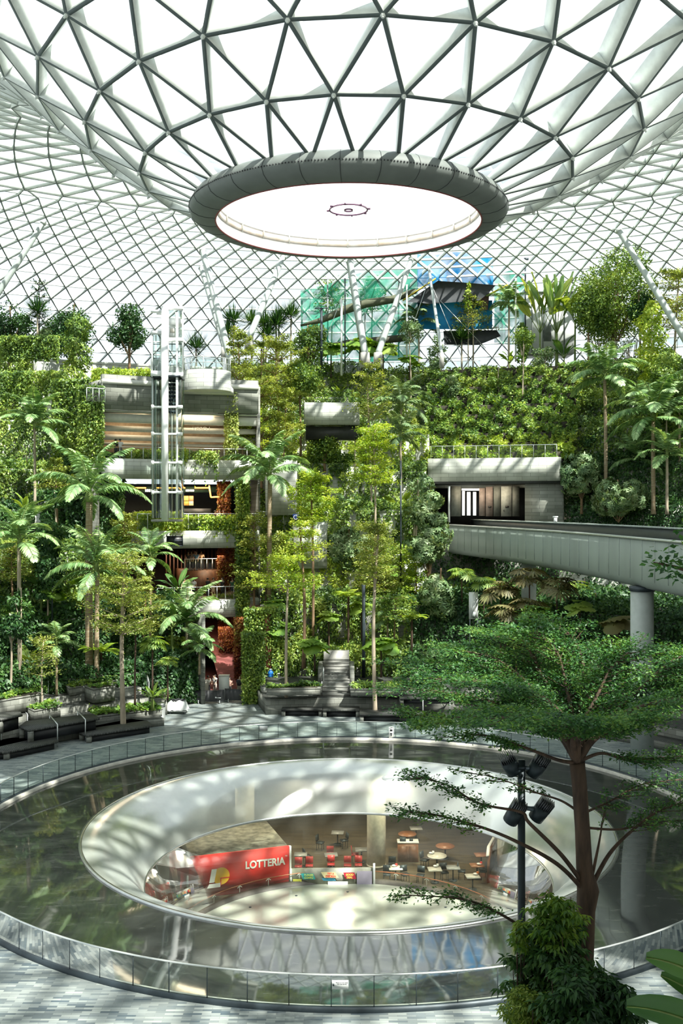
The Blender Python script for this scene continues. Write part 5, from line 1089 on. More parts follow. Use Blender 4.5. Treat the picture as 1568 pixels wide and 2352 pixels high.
# ================================================================ ground cover and climbers on each terrace (uncountable)
def climbers(label,li,t0,t1,mt,n,L=.26,top=1.,wall=1.,hole=.25,z0=None,z1=None,r=None,deep=4.,zt=None):
    m=MB(); th=t0+(t1-t0)*rng.random(n); Ps=[];Vs=[]
    rr=np.zeros(n); zz=np.zeros(n)
    if r is None:
        for i in range(n): s_=terr(li,th[i]); rr[i]=s_[3]; zz[i]=s_[4]
    else: rr[:]=r; zz[:]=zt
    tr=np.radians(th); low=zz-(LV[li][1]-(LV[li-1][1] if li else 0) if r is None else 4)
    kw_=wall/(wall+top); iw=rng.random(n)<kw_; 
    f=.5+.25*np.sin(th*.9+li*2)+.2*np.sin(th*2.7+li)+.15*np.sin(th*6.1)
    z=np.where(iw, low+(zz-low)*(1-rng.random(n)**(.8+f)), zz+ (rng.random(n)**1.5)*(.35+.9*f)*1.1)
    if z0 is not None: z=z0+(z1-z0)*rng.random(n)
    rad=np.where(iw, rr-.08-.35*rng.random(n)*(1+np.sin(th*3)*.5), rr+rng.random(n)*deep-.3)
    hh=np.sin(th*1.7+z*.9+li)+np.sin(th*4.1-z*1.3)+.7*np.sin(th*9+z*2.2); keepm=(~iw)|(hh>-2.2+hole*4*1.0-.4)
    P=np.stack([AX+rad*np.sin(tr),AY+rad*np.cos(tr),z],1)[keepm]; V=np.stack([-np.sin(tr),-np.cos(tr),np.zeros(n)],1)[keepm]; k=len(P); iw=iw[keepm]
    D=np.where(iw[:,None],rng.normal(size=(k,3))*.55+[0,0,-.8]+V*.45,rng.normal(size=(k,3))+[0,0,.3]+V*.3); N=V*.8+rng.normal(size=(k,3))*.45+[0,0,.6]
    m.leaves(P,D,N,L*(.55+.9*rng.random(k)),L*.68*(.6+.8*rng.random(k))); o=m.build('climbing_plants',G[mt]); tag(o,label,'plants',kind='stuff'); return o
ordn=['lowest','second','third','fourth','fifth','sixth','seventh','top']
for li in range(8):
    A_=[(-60,-44),(-44,-29)] if li>=2 else [(-60,-44),(-44,-21)]
    for k,(a,b) in enumerate(A_):
        climbers(f'leafy climbers and undergrowth on the {ordn[li]} stone terrace, '+('far left end' if k==0 else 'left part beside the building'),li,a,b,['dark','dark','mid','dark','mid','mid','mid','mid'][li],int(11000*(b-a)/15),hole=.08,L=.27)
    climbers(f'leafy climbers and undergrowth on the {ordn[li]} terrace behind the central trees',li,-10.2,8.5,['mid','mid','lime','mid','mid','lime','mid','mid'][li],15000,hole=.42 if li<6 else .25,top=1.3,L=.25)
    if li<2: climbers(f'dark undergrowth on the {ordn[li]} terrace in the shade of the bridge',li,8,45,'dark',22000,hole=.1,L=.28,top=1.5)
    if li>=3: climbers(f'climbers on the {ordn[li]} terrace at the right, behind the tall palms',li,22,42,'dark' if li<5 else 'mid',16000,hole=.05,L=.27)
def gw_r(z): return 58.4+(z-19.5)*.62
m=MB(); 
for i in range(10): z=19.5+i*1.05; m.sector(8.6,22.3,gw_r(z)+.35,70,z-1 if i==0 else z,z+1.05,0,0)
struct(m,'wall_back',[M['soil']],'stepped stone behind the green wall above the portal')
for z0,z1,mt,n,lb in ((19.9,22.4,'lime',14000,'yellow green creepers low on the green wall above the portal'),(21.8,25.4,'mid',17000,'mid green climbers in the middle of the green wall above the portal'),(22.5,27.6,'bright',13000,'fresh green clumps scattered over the green wall above the portal'),(26.6,30.2,'mid',14000,'climbers under the top railing of the green wall'),(23,29,'lime',6000,'pale creepers dotted over the upper green wall')):
    z=z0+(z1-z0)*rng.random(n); th=8.2+14.8*rng.random(n); cl_=np.sin(th*3+z*1.7)+np.sin(th*7-z*2.3)+np.sin(th*1.3+z*4.1)
    kk=cl_>(-.9 if mt!='lime' or z0<21 else .4); z=z[kk]; th=th[kk]; cl_=cl_[kk]; k=len(z); tr=np.radians(th); r=gw_r(z)-.15-.35*np.clip(cl_,0,2)*rng.random(k); P=np.stack([AX+r*np.sin(tr),AY+r*np.cos(tr),z],1)
    V=np.array([-.2,-.85,.5]); g=MB(); g.leaves(P,rng.normal(size=(k,3))*.7+[0,-.3,-.3],V+rng.normal(size=(k,3))*.4,.27*(.6+.8*rng.random(k)),.19*(.6+.8*rng.random(k))); o=g.build('climbing_plants',G[mt]); tag(o,lb,'plants',kind='stuff')
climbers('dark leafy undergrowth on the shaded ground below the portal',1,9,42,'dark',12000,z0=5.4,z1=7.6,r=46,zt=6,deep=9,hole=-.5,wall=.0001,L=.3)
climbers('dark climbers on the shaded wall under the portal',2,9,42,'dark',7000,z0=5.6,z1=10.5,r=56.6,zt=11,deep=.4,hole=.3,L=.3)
def fringe(label,px0,px1,y0,y1,Y,mt,n,L=.22,drip=0.,kind='hanging_plants',wob=.5):
    m=MB(); x=px0+(px1-px0)*rng.random(n); y=y0+(y1-y0)*rng.random(n)**1.2; y+= drip*np.abs(np.sin(x*.13)+.6*np.sin(x*.37))*rng.random(n)**2
    Yv=Y+rng.normal(size=n)*wob*.5; P=np.stack([(x-CX0)/F*Yv,Yv,CH+(HY-y)/F*Yv],1); D=rng.normal(size=(n,3))*.6+[0,-.4,-.6]; N=rng.normal(size=(n,3))*.5+[0,-.8,.6]
    m.leaves(P,D,N,L*(.6+.8*rng.random(n)),L*.65); o=m.build(kind,G[mt]); tag(o,label,'plants',kind='stuff')
def arcY(px,r): return ray_r(px,r)[1]
for a in ((('yellow green fern fringe draped over the pale parapet behind the lift',272,430,1032,1056,86.2,'lime',2600,.22,14)),
          (('leafy trails hanging off the right half of the lobby parapet',420,500,1034,1060,86.8,'mid',1500,.22,40)),
          (('thick yellow green creeper along the parapet under the noodle shop',305,420,1174,1212,85.6,'lime',3600,.22,24)),
          (('thick creeper along the parapet right of the lift',420,560,1182,1216,87,'lime',3600,.22,28)),
          (('bright fern fringe hanging over the dark stone wall left of the lift',212,348,845,874,86.5,'lime',2800,.24,30)),
          (('trailing plants on the lowest pale parapet above the carpet',488,572,1362,1392,88,'olive',900,.2,16)),
          (('red ivy hanging beside the noodle shop',500,528,1106,1190,89.2,'red',3000,.2,0)),
          (('red and yellow ivy curtain above the crowd balcony',500,556,1260,1352,89.6,'red',6500,.2,0)),
          (('red ivy strands hanging over the carpeted ramp',502,540,1418,1525,88.5,'red',3200,.18,30)),
          (('bronze ivy strand on the right edge of the ramp opening',538,566,1418,1565,84,'red',3600,.18,0)),
          (('green ivy column on the edge of the upper floors',516,546,900,1100,88,'olive',3600,.2,0)),
          (('glossy hedge cascading down the corner left of the tiers',556,608,1450,1640,77.2,'mid',6500,.2,0)),
          (('dense ivy mass on the wall corner above the hedge',562,640,1395,1560,80.5,'mid',7500,.22,0)),
          (('yellow green shrubs along the top of the stone stair',690,830,1485,1515,83.5,'lime',2600,.22,0)),
          (('grey green ivy on the pale wall behind the tall central palm',640,740,1270,1400,92,'mid',3500,.24,0)),
          (('climbers hiding the left corner of the building beside the lobby',120,222,870,1060,88,'mid',9000,.25,0)),
          (('bright leafy growth in front of the left edge of the lobby wall',178,238,885,1062,83.6,'mid',5200,.24,0)),
          (('dark climbers on the left building corner below the lobby',150,285,1040,1260,86,'dark',9000,.26,0)),
          (('mixed climbers left of the crowd balcony',200,300,1230,1400,83,'mid',6000,.25,0)),
          (('olive climbers on the right corner of the building front',541,572,1100,1420,86.5,'mid',5200,.22,0)),
          (('thick leafy band on the top edge of the left stone terraces',0,135,770,822,100,'mid',6500,.25,10)),
          (('trailing plants over the stone wall left of the tall climber',0,150,850,900,97,'mid',4500,.25,20))):
    fringe(*a)
# ================================================================ the trees and palms one by one
# plaza trees
T('tiered','tiered_tree','tall pale trunked tree growing through the platform left of the bin',283,('f',1662,.5),1290,100,165,mat_='olive',bark='bark_pale',tr=.19,n=6500,tiers=4,L=.17,flat=.10)
T('tiered','tiered_tree','tall pale trunk rising through the centre bench, with two flat crowns',861,('f',1632,.5),1205,72,120,mat_='olive',bark='bark_pale',tr=.17,n=4200,tiers=3,L=.18)
T('tiered','tiered_tree','dark flat crowned tree just behind the centre bench trunk',905,('L',0,.5),1372,85,45,mat_='mid',bark='bark',tr=.08,n=2600,tiers=2,L=.18)
T('tiered','tiered_tree','slender trunk on the planter left of the stair with a flat yellow crown',657,('f',1602,1.1),1285,78,60,mat_='lime',bark='bark_pale',tr=.13,n=4200,tiers=2,L=.18)
T('tiered','tiered_tree','leaning tan trunk close left of the stair, crown of bright green tiers',697,('L',0,-2.0),1205,62,75,mat_='lime',bark='bark',tr=.15,n=3600,tiers=3,L=.18)
T('tiered','tiered_tree','bright green spreading crown above the middle of the garden',718,('L',0,2.),1095,78,95,mat_='lime',bark='bark',tr=.14,n=6500,tiers=3,L=.2)
T('tiered','tiered_tree','small flat topped tree in the square left planter',97,('f',1622,1.7),1466,52,82,mat_='olive',bark='bark_pale',tr=.07,n=1500,tiers=3,L=.15)
T('tiered','tiered_tree','sprawling tiered tree behind the left platform tree',330,('L',0,1),1330,60,120,mat_='olive',bark='bark',tr=.1,n=3200,tiers=3,L=.18)
T('tiered','tiered_tree','yellowish tiered tree left of the tall central palm',583,('L',1,1),1195,58,150,mat_='olive',bark='bark',tr=.1,n=5000,tiers=5,L=.18)
T('tiered','tiered_tree','yellow green tiered tree under the centre, left of the long lamp post',858,('L',1,2),985,78,125,mat_='lime',bark='bark_pale',tr=.14,n=7000,tiers=4,L=.2)
T('tiered','tiered_tree','rust trunked tiered tree in the very centre of the planting',868,('L',1,1),1230,75,130,mat_='olive',bark='bark',tr=.1,n=4500,tiers=4,L=.18)
T('tiered','tiered_tree','tiered tree at the upper left of the cluster right of the lift',548,('L',4,1),778,70,130,mat_='olive',bark='bark',tr=.13,n=6500,tiers=4,L=.22)
T('tiered','tiered_tree','broad bright crowned tree beside the curved balcony',640,('L',4,1),785,95,150,mat_='olive',bark='bark',tr=.14,n=8500,tiers=4,L=.22)
T('tiered','tiered_tree','dense layered tree in the middle of the right-of-lift cluster',600,('L',3,1),875,105,130,mat_='olive',bark='bark',tr=.16,n=8500,tiers=4,L=.21)
T('tiered','tiered_tree','low layered tree at the foot of the right-of-lift cluster',560,('L',2,2),925,72,95,mat_='lime',bark='bark',tr=.12,n=4500,tiers=3,L=.2)
T('tiered','tiered_tree','layered tree leaning over the pale centre wall',655,('L',3,1),915,55,110,mat_='olive',bark='bark',tr=.11,n=4000,tiers=3,L=.2)
T('tiered','tiered_tree','airy tiered tree rising over the centre wall',852,('L',3,1),845,60,120,mat_='olive',bark='bark_pale',tr=.11,n=3800,tiers=4,L=.2)
T('tiered','tiered_tree','flat crowned tree on the top terrace in front of the blue tarpaulin',1085,('L',7,1),690,62,70,mat_='olive',bark='bark_pale',tr=.12,n=3200,tiers=3,L=.2)
T('tiered','tiered_tree','airy green tree behind the green net, left',760,('Y',121,850),650,55,75,mat_='bright',bark='bark',tr=.1,n=2400,tiers=3,L=.24)
T('tiered','tiered_tree','airy green tree behind the green net, right',855,('Y',121,850),640,48,70,mat_='bright',bark='bark',tr=.1,n=2200,tiers=3,L=.24)
T('tiered','tiered_tree','tiered tree at the left frame edge above the lower palms',30,('L',1,1),1255,60,75,mat_='olive',bark='bark',tr=.1,n=3000,tiers=3,L=.18)
T('tiered','tiered_tree','small tiered tree beside the lift foot',290,('L',1,3),1185,55,80,mat_='olive',bark='bark',tr=.09,n=2500,tiers=3,L=.18)
T('tiered','tiered_tree','pale tiered tree left of the lobby corner',130,('L',2,2),1060,45,60,mat_='olive',bark='bark',tr=.09,n=2000,tiers=2,L=.18)
T('tiered','tiered_tree','orange tinted spreading tree at the far right edge of the top terrace',1550,('L',6,3),625,85,130,mat_='olive',bark='bark_pale',tr=.16,n=6500,tiers=4,L=.22)
T('tiered','tiered_tree','tiered yellow tree right of the lower centre, above the fern',955,('L',1,2),1285,50,90,mat_='lime',bark='bark',tr=.09,n=3000,tiers=3,L=.2)
# slim light trunks with narrow crowns
for px,b,yt,hw,ch,mt,lb in ((943,('L',6,0),730,28,60,'pale','slim pale trunk left of the thin white post'),(1003,('L',6,.2),760,24,110,'pale','slim pale trunk climbing past the green wall, left'),(1036,('L',5,.5),855,24,60,'pale','slim trunk against the left part of the green wall'),
        (1142,('L',5,1),830,30,120,'mid','slim trunk in the middle of the green wall'),(1198,('L',5,.3),745,32,75,'mid','straight pale trunk with a leafy head on the green wall'),(1248,('L',6,1),800,34,55,'pale','short slim tree under the white hut'),
        (955,('L',2,1),1085,34,150,'pale','pale trunked tree with silvery leaves left of the portal'),(1355,('L',5,.3),960,26,90,'dark','thin tree against the dark right climbers'),(952,('L',2,2),1150,22,40,'mid','thin trunk beside the long lamp post'),
        (130,('L',2,.5),1120,30,50,'dark','slim trunk on the left slope above the tree tops'),(45,('L',0,0),1340,34,95,'dark','slim trunked tree in the lower left corner growth'),(25,('L',0,-.5),1400,30,80,'dark','slim dark tree at the left edge behind the planter'),
        (735,('L',1,0),1370,38,60,'olive','thin rust trunked tree behind the stair'),(590,('L',3,1),1120,30,60,'mid','slim trunk left of the tall central palm'),(1500,('L',4,1),1090,30,70,'dark','thin tree among the right climbers near the ringed palm')):
    T('blob','slender_tree',lb,px,b,yt,hw,ch,mat_=mt,bark='bark_pale',tr=.09,n=1500,L=.24,lumps=9,group=None)
# bushy trees
for px,b,yt,hw,ch,mt,n,lb in ((22,('L',7,0),690,62,140,'dark',5000,'round dark tree at the far left of the top terrace'),(168,('L',7,0),682,62,150,'dark',5500,'dark broad crowned tree behind the tall leafy column'),(297,('L',7,-1),690,50,140,'dark',5500,'bushy oval tree left of the lift top'),
        (1412,('L',7,1),572,88,235,'mid',19000,'huge dense fig tree on the top terrace at right'),(1352,('L',7,0),650,34,110,'mid',4500,'smaller bushy tree on the left of the huge fig'),(1470,('L',7,0),655,34,110,'dark',4500,'smaller bushy tree on the right of the huge fig'),(710,('L',6,0),735,42,115,'mid',4500,'bushy tree left of the green net'),(690,('L',4,1),825,48,95,'mid',4500,'round leafed bushy tree over the pale centre wall'),
        (113,('L',7,.5),752,36,45,'pale',2200,'round grey green clipped shrub on the top terrace'),(985,('L',1,2),1115,52,230,'pale',5200,'tall silvery leafed tree beside the bridge end'),(1335,('L',3,-.5),1035,52,120,'pale',4500,'large leafed shrub overhanging the portal wall corner'),
        (1420,('L',3,-1.2),1090,85,115,'pale',7500,'broad large leafed shrub behind the far parapet of the bridge'),(1010,('L',1,0),1290,48,150,'pale',4500,'silvery large leafed shrub under the start of the bridge'),(800,('L',2,0),1200,55,120,'pale',4500,'large leafed shrub in the centre of the slope'),
        (745,('L',4,0),985,45,75,'mid',3000,'dark glossy shrub with red flowers below the centre wall'),(618,('L',1,-2),1440,42,120,'mid',4000,'bushy mass left of the fan palms')):
    T('blob','bushy_tree' if hw>45 else 'round_shrub',lb,px,b,yt,hw,ch,mat_=mt,bark='bark',tr=.14,n=n,L=.27 if mt!='pale' or n<3000 else .42,lumps=20 if n<15000 else 44,low=.72 if n<15000 else .95,whorl=(mt=='pale' and n>3000))
# aerial roots of the fig
p=base(1412,('L',7,1)); t=thing('fig_roots','bundle of pale hanging roots under the huge fig','roots',p); m=MB()
for i in range(26): x=random.uniform(-3,3); y=random.uniform(-.8,.8); m.tube([(x*1.1,y,3.2),(x,y,1.4),(x*.9,y,-.2)],[.05,.04,.05],5)
part(m,'root_strands',M['bark_pale'],t)
# leafy columns
for px,b,yt,hw,ch,mt,lb in ((175,('L',6,-1),720,36,270,'mid','tall leafy column of climbers at the upper left'),(198,('L',4,-1),915,24,105,'bright','bright leafy column left of the lobby'),(1495,('L',6,-1),690,34,200,'lime','bright yellow green leafy column below the raking column'),
        (1530,('L',5,-1),800,40,160,'mid','leafy column at the right edge below the fig'),(110,('L',1,0),1180,34,190,'dark','dark leafy column in the left greenery'),(1198,('L',7,0),740,14,90,'bright','thin leafy column under the white hut'),
        (1075,('L',7,0),650,9,60,'lime','thin climber sprig in front of the blue tarpaulin'),(975,('L',3,0),1090,22,150,'pale','narrow leafy column left of the portal edge'),(815,('L',4,0),900,22,100,'mid','narrow leafy column over the centre wall'),(150,('L',3,0),1010,30,120,'mid','leafy column over the left slope')):
    T('column','leafy_column',lb,px,b,yt,hw,ch,mat_=mt,bark='bark_pale',tr=.08,n=int(14*hw*ch/22),L=.26,cat='climbing plant')
# palms
PALM('broad_palm','big broad fronded palm with a thick tan trunk left of the noodle shop',205,('L',0,1),1150,142,29,tr=.24,nf=16,hang=.75,bark='palm_bark')
PALM('broad_palm','big broad fronded palm in the centre of the garden',618,('L',1,.6),1100,124,26,tr=.19,nf=17,hang=.7)
PALM('broad_palm','broad fronded palm with drooping leaves at lower left',222,('L',0,0),1318,116,24,tr=.15,nf=14,hang=.75)
PALM('broad_palm','broad fronded palm in front of the carpeted opening',430,('f',1612),1436,112,22,tr=.12,nf=15,hang=.7,bark='bark_pale')
PALM('feather_palm','feathery palm on the upper left slope',80,('L',3,0),985,91,22,tr=.1,nf=17,hang=.5,bark='bark_pale')
PALM('feather_palm','dark feathery palm at the left edge',45,('L',0,1),1255,104,27,tr=.13,nf=17,hang=.45,bark='bark_pale')
PALM('feather_palm','tall feathery palm right of the green wall',1390,('L',3,0),872,95,27,tr=.16,nf=18,hang=.6)
PALM('feather_palm','large feathery palm at the right edge with a bright new frond',1500,('L',3,-1),965,119,29,tr=.17,nf=19,hang=.6)
PALM('feather_palm','ringed white trunked palm at the far right edge',1531,('L',3,-2),1052,76,21,tr=.12,nf=13,hang=.4,bark='bark_pale')
PALM('feather_palm','pale feathery palm left of the green wall',920,('L',4,0),938,80,20,tr=.1,nf=17,hang=.7,mat_='pale',bark='bark_pale')
PALM('feather_palm','small feathery palm left of the white hut',1168,('L',7,0),705,51,16,tr=.11,nf=16,hang=.5,bark='bark_pale')
PALM('feather_palm','palm crown against the sky left of the tarpaulin',962,('L',7,2),748,54,18,tr=.1,nf=15,hang=.6,bark='bark_pale',mat_='pale')
PALM('feather_palm','low palm with pale fronds below the pale feathery one',920,('L',3,1),1010,63,18,tr=.09,nf=13,hang=.8,mat_='pale',bark='bark_pale')
PALM('feather_palm','small palm hiding the lower noodle shop parapet',345,('L',0,2),1290,73,18,tr=.1,nf=14,hang=.5)
PALM('feather_palm','dark low palm at the left edge of the ramp opening',458,('L',0,-1),1500,54,17,tr=.07,nf=13,hang=.5)
PALM('feather_palm','small palm peeping over the left edge of the lower shrubs',130,('L',0,-1),1490,49,16,tr=.07,nf=12,hang=.5)
PALM('feather_palm','bright palm tuft right above the stone stair',890,('L',0,1),1430,51,16,tr=.07,nf=13,hang=.8,mat_='palm')
PALM('feather_palm','low spreading palm at the foot of the yellow green leafy column',1465,('L',4,0),1060,73,20,tr=.1,nf=14,hang=.5)
PALM('feather_palm','palm tuft hugging the right frame edge above the bridge',1560,('L',4,0),930,86,21,tr=.1,nf=14,hang=.5,mat_='pale')
p=base(1500,('L',3,-1)); t=thing('new_frond','bright yellow green young frond standing upright in the right palm','palm frond',at(1508,965,p.y-.4)); o=part(frond(3.6,88,60,.5,hang=.9),'leaflets',[M['stem'],G['lime']],t); o.rotation_euler=(0,-.1,0)
# tree ferns
for px,b,yc,L,lb,mt in ((232,('f',1592,1.4),1500,55,'lime tree fern above the small left planter','lime'),(945,('L',0,.5),1425,42,'tree fern right of the central slope foot','lime'),(800,('L',0,2),1372,45,'tree fern hanging over the stair top','lime'),(600,('L',6,-1),800,40,'tree fern beside the yuccas','olive'),(700,('L',7,0),820,30,'small fern left of the white mast','bright')):
    p,H,s=PT(px,b,yc); fern('tree_fern',lb,p,H,L*s,12,mt)
# fan palms
for px,b,yc,R,n,lb,mt,sp in ((632,('L',0,.5),1455,24,9,'round leafed fan palm left of the stair','bright',0),(722,('L',0,-3.5),1495,22,8,'round leafed fan palm close to the stair','bright',0),(875,('L',0,-3),1495,26,9,'round leafed fan palm right of the stair','bright',0),(610,('L',1,0),1352,20,8,'round leafed fan palm by the crowd balcony','mid',0),(628,('L',0,2),1400,18,7,'small fan palm above the hedge','bright',0),
        (755,('L',0,1.2),1425,17,7,'small fan palm at the top of the stair','mid',0),(830,('L',0,2.4),1405,19,7,'dark fan palm above the grey post','mid',0),(885,('L',1,.5),1320,22,8,'pale fan palm in the middle of the slope','bright',0),(350,('f',1596,1.9),1490,22,14,'split leafed fan palm by the bin','mid',1),(310,('f',1600,1.9),1455,18,10,'upper split leafed fan palm left of the bin','mid',1),(385,('f',1590,1.9),1530,17,10,'low split leafed fan palm right of the first','mid',1),
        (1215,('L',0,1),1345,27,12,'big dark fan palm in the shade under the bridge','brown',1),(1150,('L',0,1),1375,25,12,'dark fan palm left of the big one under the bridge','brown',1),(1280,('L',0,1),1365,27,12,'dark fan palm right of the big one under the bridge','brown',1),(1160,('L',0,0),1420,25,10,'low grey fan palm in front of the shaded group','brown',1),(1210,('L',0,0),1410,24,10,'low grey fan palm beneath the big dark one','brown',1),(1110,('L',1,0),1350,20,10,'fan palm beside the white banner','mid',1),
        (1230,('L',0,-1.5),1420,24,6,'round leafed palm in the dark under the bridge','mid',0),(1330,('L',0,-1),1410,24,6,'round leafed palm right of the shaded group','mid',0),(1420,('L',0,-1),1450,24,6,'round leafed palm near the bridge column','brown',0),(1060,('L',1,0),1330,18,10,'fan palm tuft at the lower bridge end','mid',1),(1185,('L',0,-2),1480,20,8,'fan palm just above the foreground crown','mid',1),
        (760,('L',7,-.5),815,22,8,'round leafed palm left of the white mast foot','bright',0),(830,('L',7,-.5),812,26,9,'round leafed palm right of the white mast foot','bright',0),(880,('L',7,-.5),815,22,8,'round leafed palm under the leaning columns','mid',0),(940,('L',7,-.5),838,18,6,'round leafed palm left of the top railing','bright',0),
        (20,('L',1,0),1500,22,9,'fan palm at the far left lower edge','bright',1),(120,('L',1,0),1375,22,7,'round leafed palm by the left lamp post','bright',0),(190,('L',1,0),1350,20,7,'round leafed palm behind the drooping palm','bright',0),(300,('L',1,0),1385,22,7,'round leafed palm behind the platform tree','mid',0)):
    R*=1.25 if mt=='brown' or (sp and px>1000) else 1.05; p,H,s=PT(px,b,yc); fan_palm('fan_palm',lb,p,max(.4,H),R*s,n,mt,bool(sp),R*s*1.15)
# bananas and the traveller palm
p,H,s=PT(1278,('L',7,0),735); banana('giant_banana','tall giant leafed plant with upright blades against the white hut',p,H*.75,78*s,36*s,13,'palm',plane=.1,petL=62*s,elev=(88,62),tr=.2,curl=4)
p,H,s=PT(1320,('L',7,.5),740); banana('giant_banana','right companion of the giant leafed plant, blades bent down',p,H,75*s,34*s,5,'mid',petL=22*s,elev=(80,55),tr=.12,curl=95)
p,H,s=PT(1240,('L',7,.5),740); banana('giant_banana','left companion of the giant leafed plant with bronze blades',p,H*.8,85*s,32*s,6,'olive',plane=0.,petL=50*s,elev=(88,72),tr=.12,curl=18)
for px,b,yc,Lp,lb,mt in ((1295,('L',7,-1),800,45,'dark banana clump at the foot of the giant plant','dark'),(1170,('L',7,-1),815,28,'small banana left of the slim trees','bright'),(95,('L',1,1),1300,50,'dark banana clump on the left slope','dark'),(60,('L',2,0),1120,45,'banana clump high on the left slope','mid'),(395,('L',0,1),1385,55,'dark banana clump beneath the lower parapet','dark'),(410,('L',1,.5),1330,45,'broad leafed plant left of the crowd balcony','dark'),(350,('f',1612,1.5),1605,30,'young banana shoot by the bin','bright'),(720,('L',3,0),1050,32,'banana plant below the pale centre wall','mid'),(770,('L',2,1),1110,32,'banana plant under the bright central crown','mid')):
    p,H,s=PT(px,b,yc); banana('banana_plant',lb,p,max(.3,H*.6),Lp*s,Lp*.3*s,8,mt,petL=Lp*.3*s,tr=.1)
for px,yc,lb in ((536,735,'leftmost spiky yucca beside the wide raking column'),(578,740,'second spiky yucca, behind the leaning column'),(605,745,'third spiky yucca on the top terrace'),(640,738,'large spiky yucca right of the leaning column'),(668,725,'rightmost spiky yucca by the green net'),(86,715,'spiky yucca beside the pine at upper left'),(1060,775,'low spiky yucca under the black canopy'),(450,800,'spiky yucca behind the curved balcony')):
    p,H,s=PT(px,('L',7,.3),yc); yucca(lb,p,H,40*s,2 if px in (640,536,605) else 1)
p,H,s=PT(90,('L',7,2),640); t=thing('layered_pine','thin layered pine with bare tiers at the upper left','tree',p); m,_=trunk_mb(H,.09,.03,.03); part(m,'trunk',M['bark_dark'],t,True); g=MB(); b_=MB()
for k in range(7):
    z=H*(.45+.55*k/7); R=28*s*(1-.45*k/7)
    for a in range(7):
        an=a*.9+k; b_.tube([(0,0,z),(R*cos(an),R*sin(an),z+.35)],[.03,.01],4); P=[(R*f*cos(an),R*f*sin(an),z+.35*f+.05) for f in np.linspace(.4,1.05,16)]; g.leaves(P,rng.normal(size=(16,3))+[0,0,.9],rng.normal(size=(16,3)),.22,.09)
part(b_,'branches',M['bark_dark'],t); part(g,'needle_tufts',G['dark'],t)
# shrubs filling the terraces: prototypes copied, each one a thing
protos=[]
def proto(kind,name,desc,mt,R,H,**kw):
    if kind=='blob': t=tree('blob',name,desc,(0,0,-50),H,R,H*1.0,mat_=mt,bark='bark_dark',tr=.05,n=1300,L=kw.get('L',.27),lumps=8,whorl=kw.get('whorl',False),cat='shrub')
    elif kind=='fan': t=fan_palm(name,desc,(0,0,-50),H*.4,R*.55,9,mt,kw.get('split',False),R*.6)
    elif kind=='ban': t=banana(name,desc,(0,0,-50),H*.3,R*1.1,R*.34,8,mt,petL=R*.35,tr=.08)
    elif kind=='fern': t=fern(name,desc,(0,0,-50),H*.35,R,11,mt)
    elif kind=='palm': t=palm(name,desc,(0,0,-50),H*.3,R*1.1,R*.22,11,mt,tr=.06,shaft=False,bark='bark_dark',hang=.5)
    elif kind=='ros': 
        t=thing(name,desc,'shrub',(0,0,-50)); g=MB(); rosette(g,(0,0,H*.2),R*.8,90,.1,low=-.1); part(g,'leaf_head',G[mt],t); m=MB(); m.tube([(0,0,-.4),(0,0,H*.2)],.07,6); part(m,'stem_base',M['bark_dark'],t)
    protos.append((t,desc,mt)); return t
proto('blob','rounded_shrub','rounded dark green shrub','dark',1.1,1.7); proto('blob','rounded_shrub','rounded mid green shrub','mid',1.2,1.8); proto('blob','rounded_shrub','yellow green shrub','lime',1.0,1.4); proto('blob','rounded_shrub','fresh green shrub','bright',1.0,1.5)
proto('blob','large_leafed_shrub','large leafed pale shrub','pale',1.2,1.8,whorl=True,L=.42); proto('fan','low_fan_palm','low round leafed fan palm','mid',1.3,1.4); proto('fan','low_fan_palm','low split leafed fan palm','mid',1.3,1.6,split=True)
proto('ban','broad_leafed_plant','broad leafed plant','mid',1.5,1.2); proto('fern','fern_clump','fern clump','mid',1.3,1.0); proto('palm','low_palm','low feathery palm','palm',1.7,1.4); proto('ros','spiky_plant','spiky leafed plant','dark',1.1,.8); proto('blob','flowering_shrub','tall olive shrub','olive',1.1,2.3)
used=set(); rs=random.Random(5)
def place_sh(pi_,loc,where,sc=1.):
    t,desc,mt=protos[pi_]; lab_=f'{desc} on the {where}'
    if pi_ not in used: used.add(pi_); t.location=loc; t.rotation_euler=(0,0,rs.uniform(0,6)); t.scale=(sc,)*3; t['label']=lab_
    else: t=dup(t,loc,rs.uniform(0,6),lab_,None,sc)
for li in range(8):
    for (a,b,reg,pal,step) in ((-50,-29.5,'left',[0,0,1,1,4,5,7,9,8,3,6],2.6),(-9.8,8.2,'middle',[1,1,2,3,4,8,7,5,9,11,2],2.2),(9.,36,'right',[0,0,1,4,4,9,6,6],2.9)):
        if reg=='right' and li==2: continue
        if li<2 and reg=='left': b=-21.5
        th=a+rs.uniform(0,2)
        while th<b:
            if reg=='right' and 2<li<5 and th<22.5: th+=1; continue
            s_=terr(li,th); r=s_[3]+rs.uniform(.6,3.4); p=pol(th,r,s_[4]-.35); px,py=px_of(p)
            if -80<px<1650: place_sh(rs.choice(pal),p,f'{ordn[li]} terrace, {reg} part',rs.uniform(.75,1.2))
            th+=step*rs.uniform(.6,1.5)*40/s_[3]*1.1
for i in range(16):
    p=pol(rs.uniform(9.5,36),rs.uniform(46,55),5.6); place_sh(rs.choice([0,0,1,6,4,9]),p,'shaded ground below the bridge',rs.uniform(1,1.6))
for t,d,mt in [p_ for i,p_ in enumerate(protos) if i not in used]: 
    for c in list(t.children): bpy.data.objects.remove(c)
    THINGS.remove(t); bpy.data.objects.remove(t)
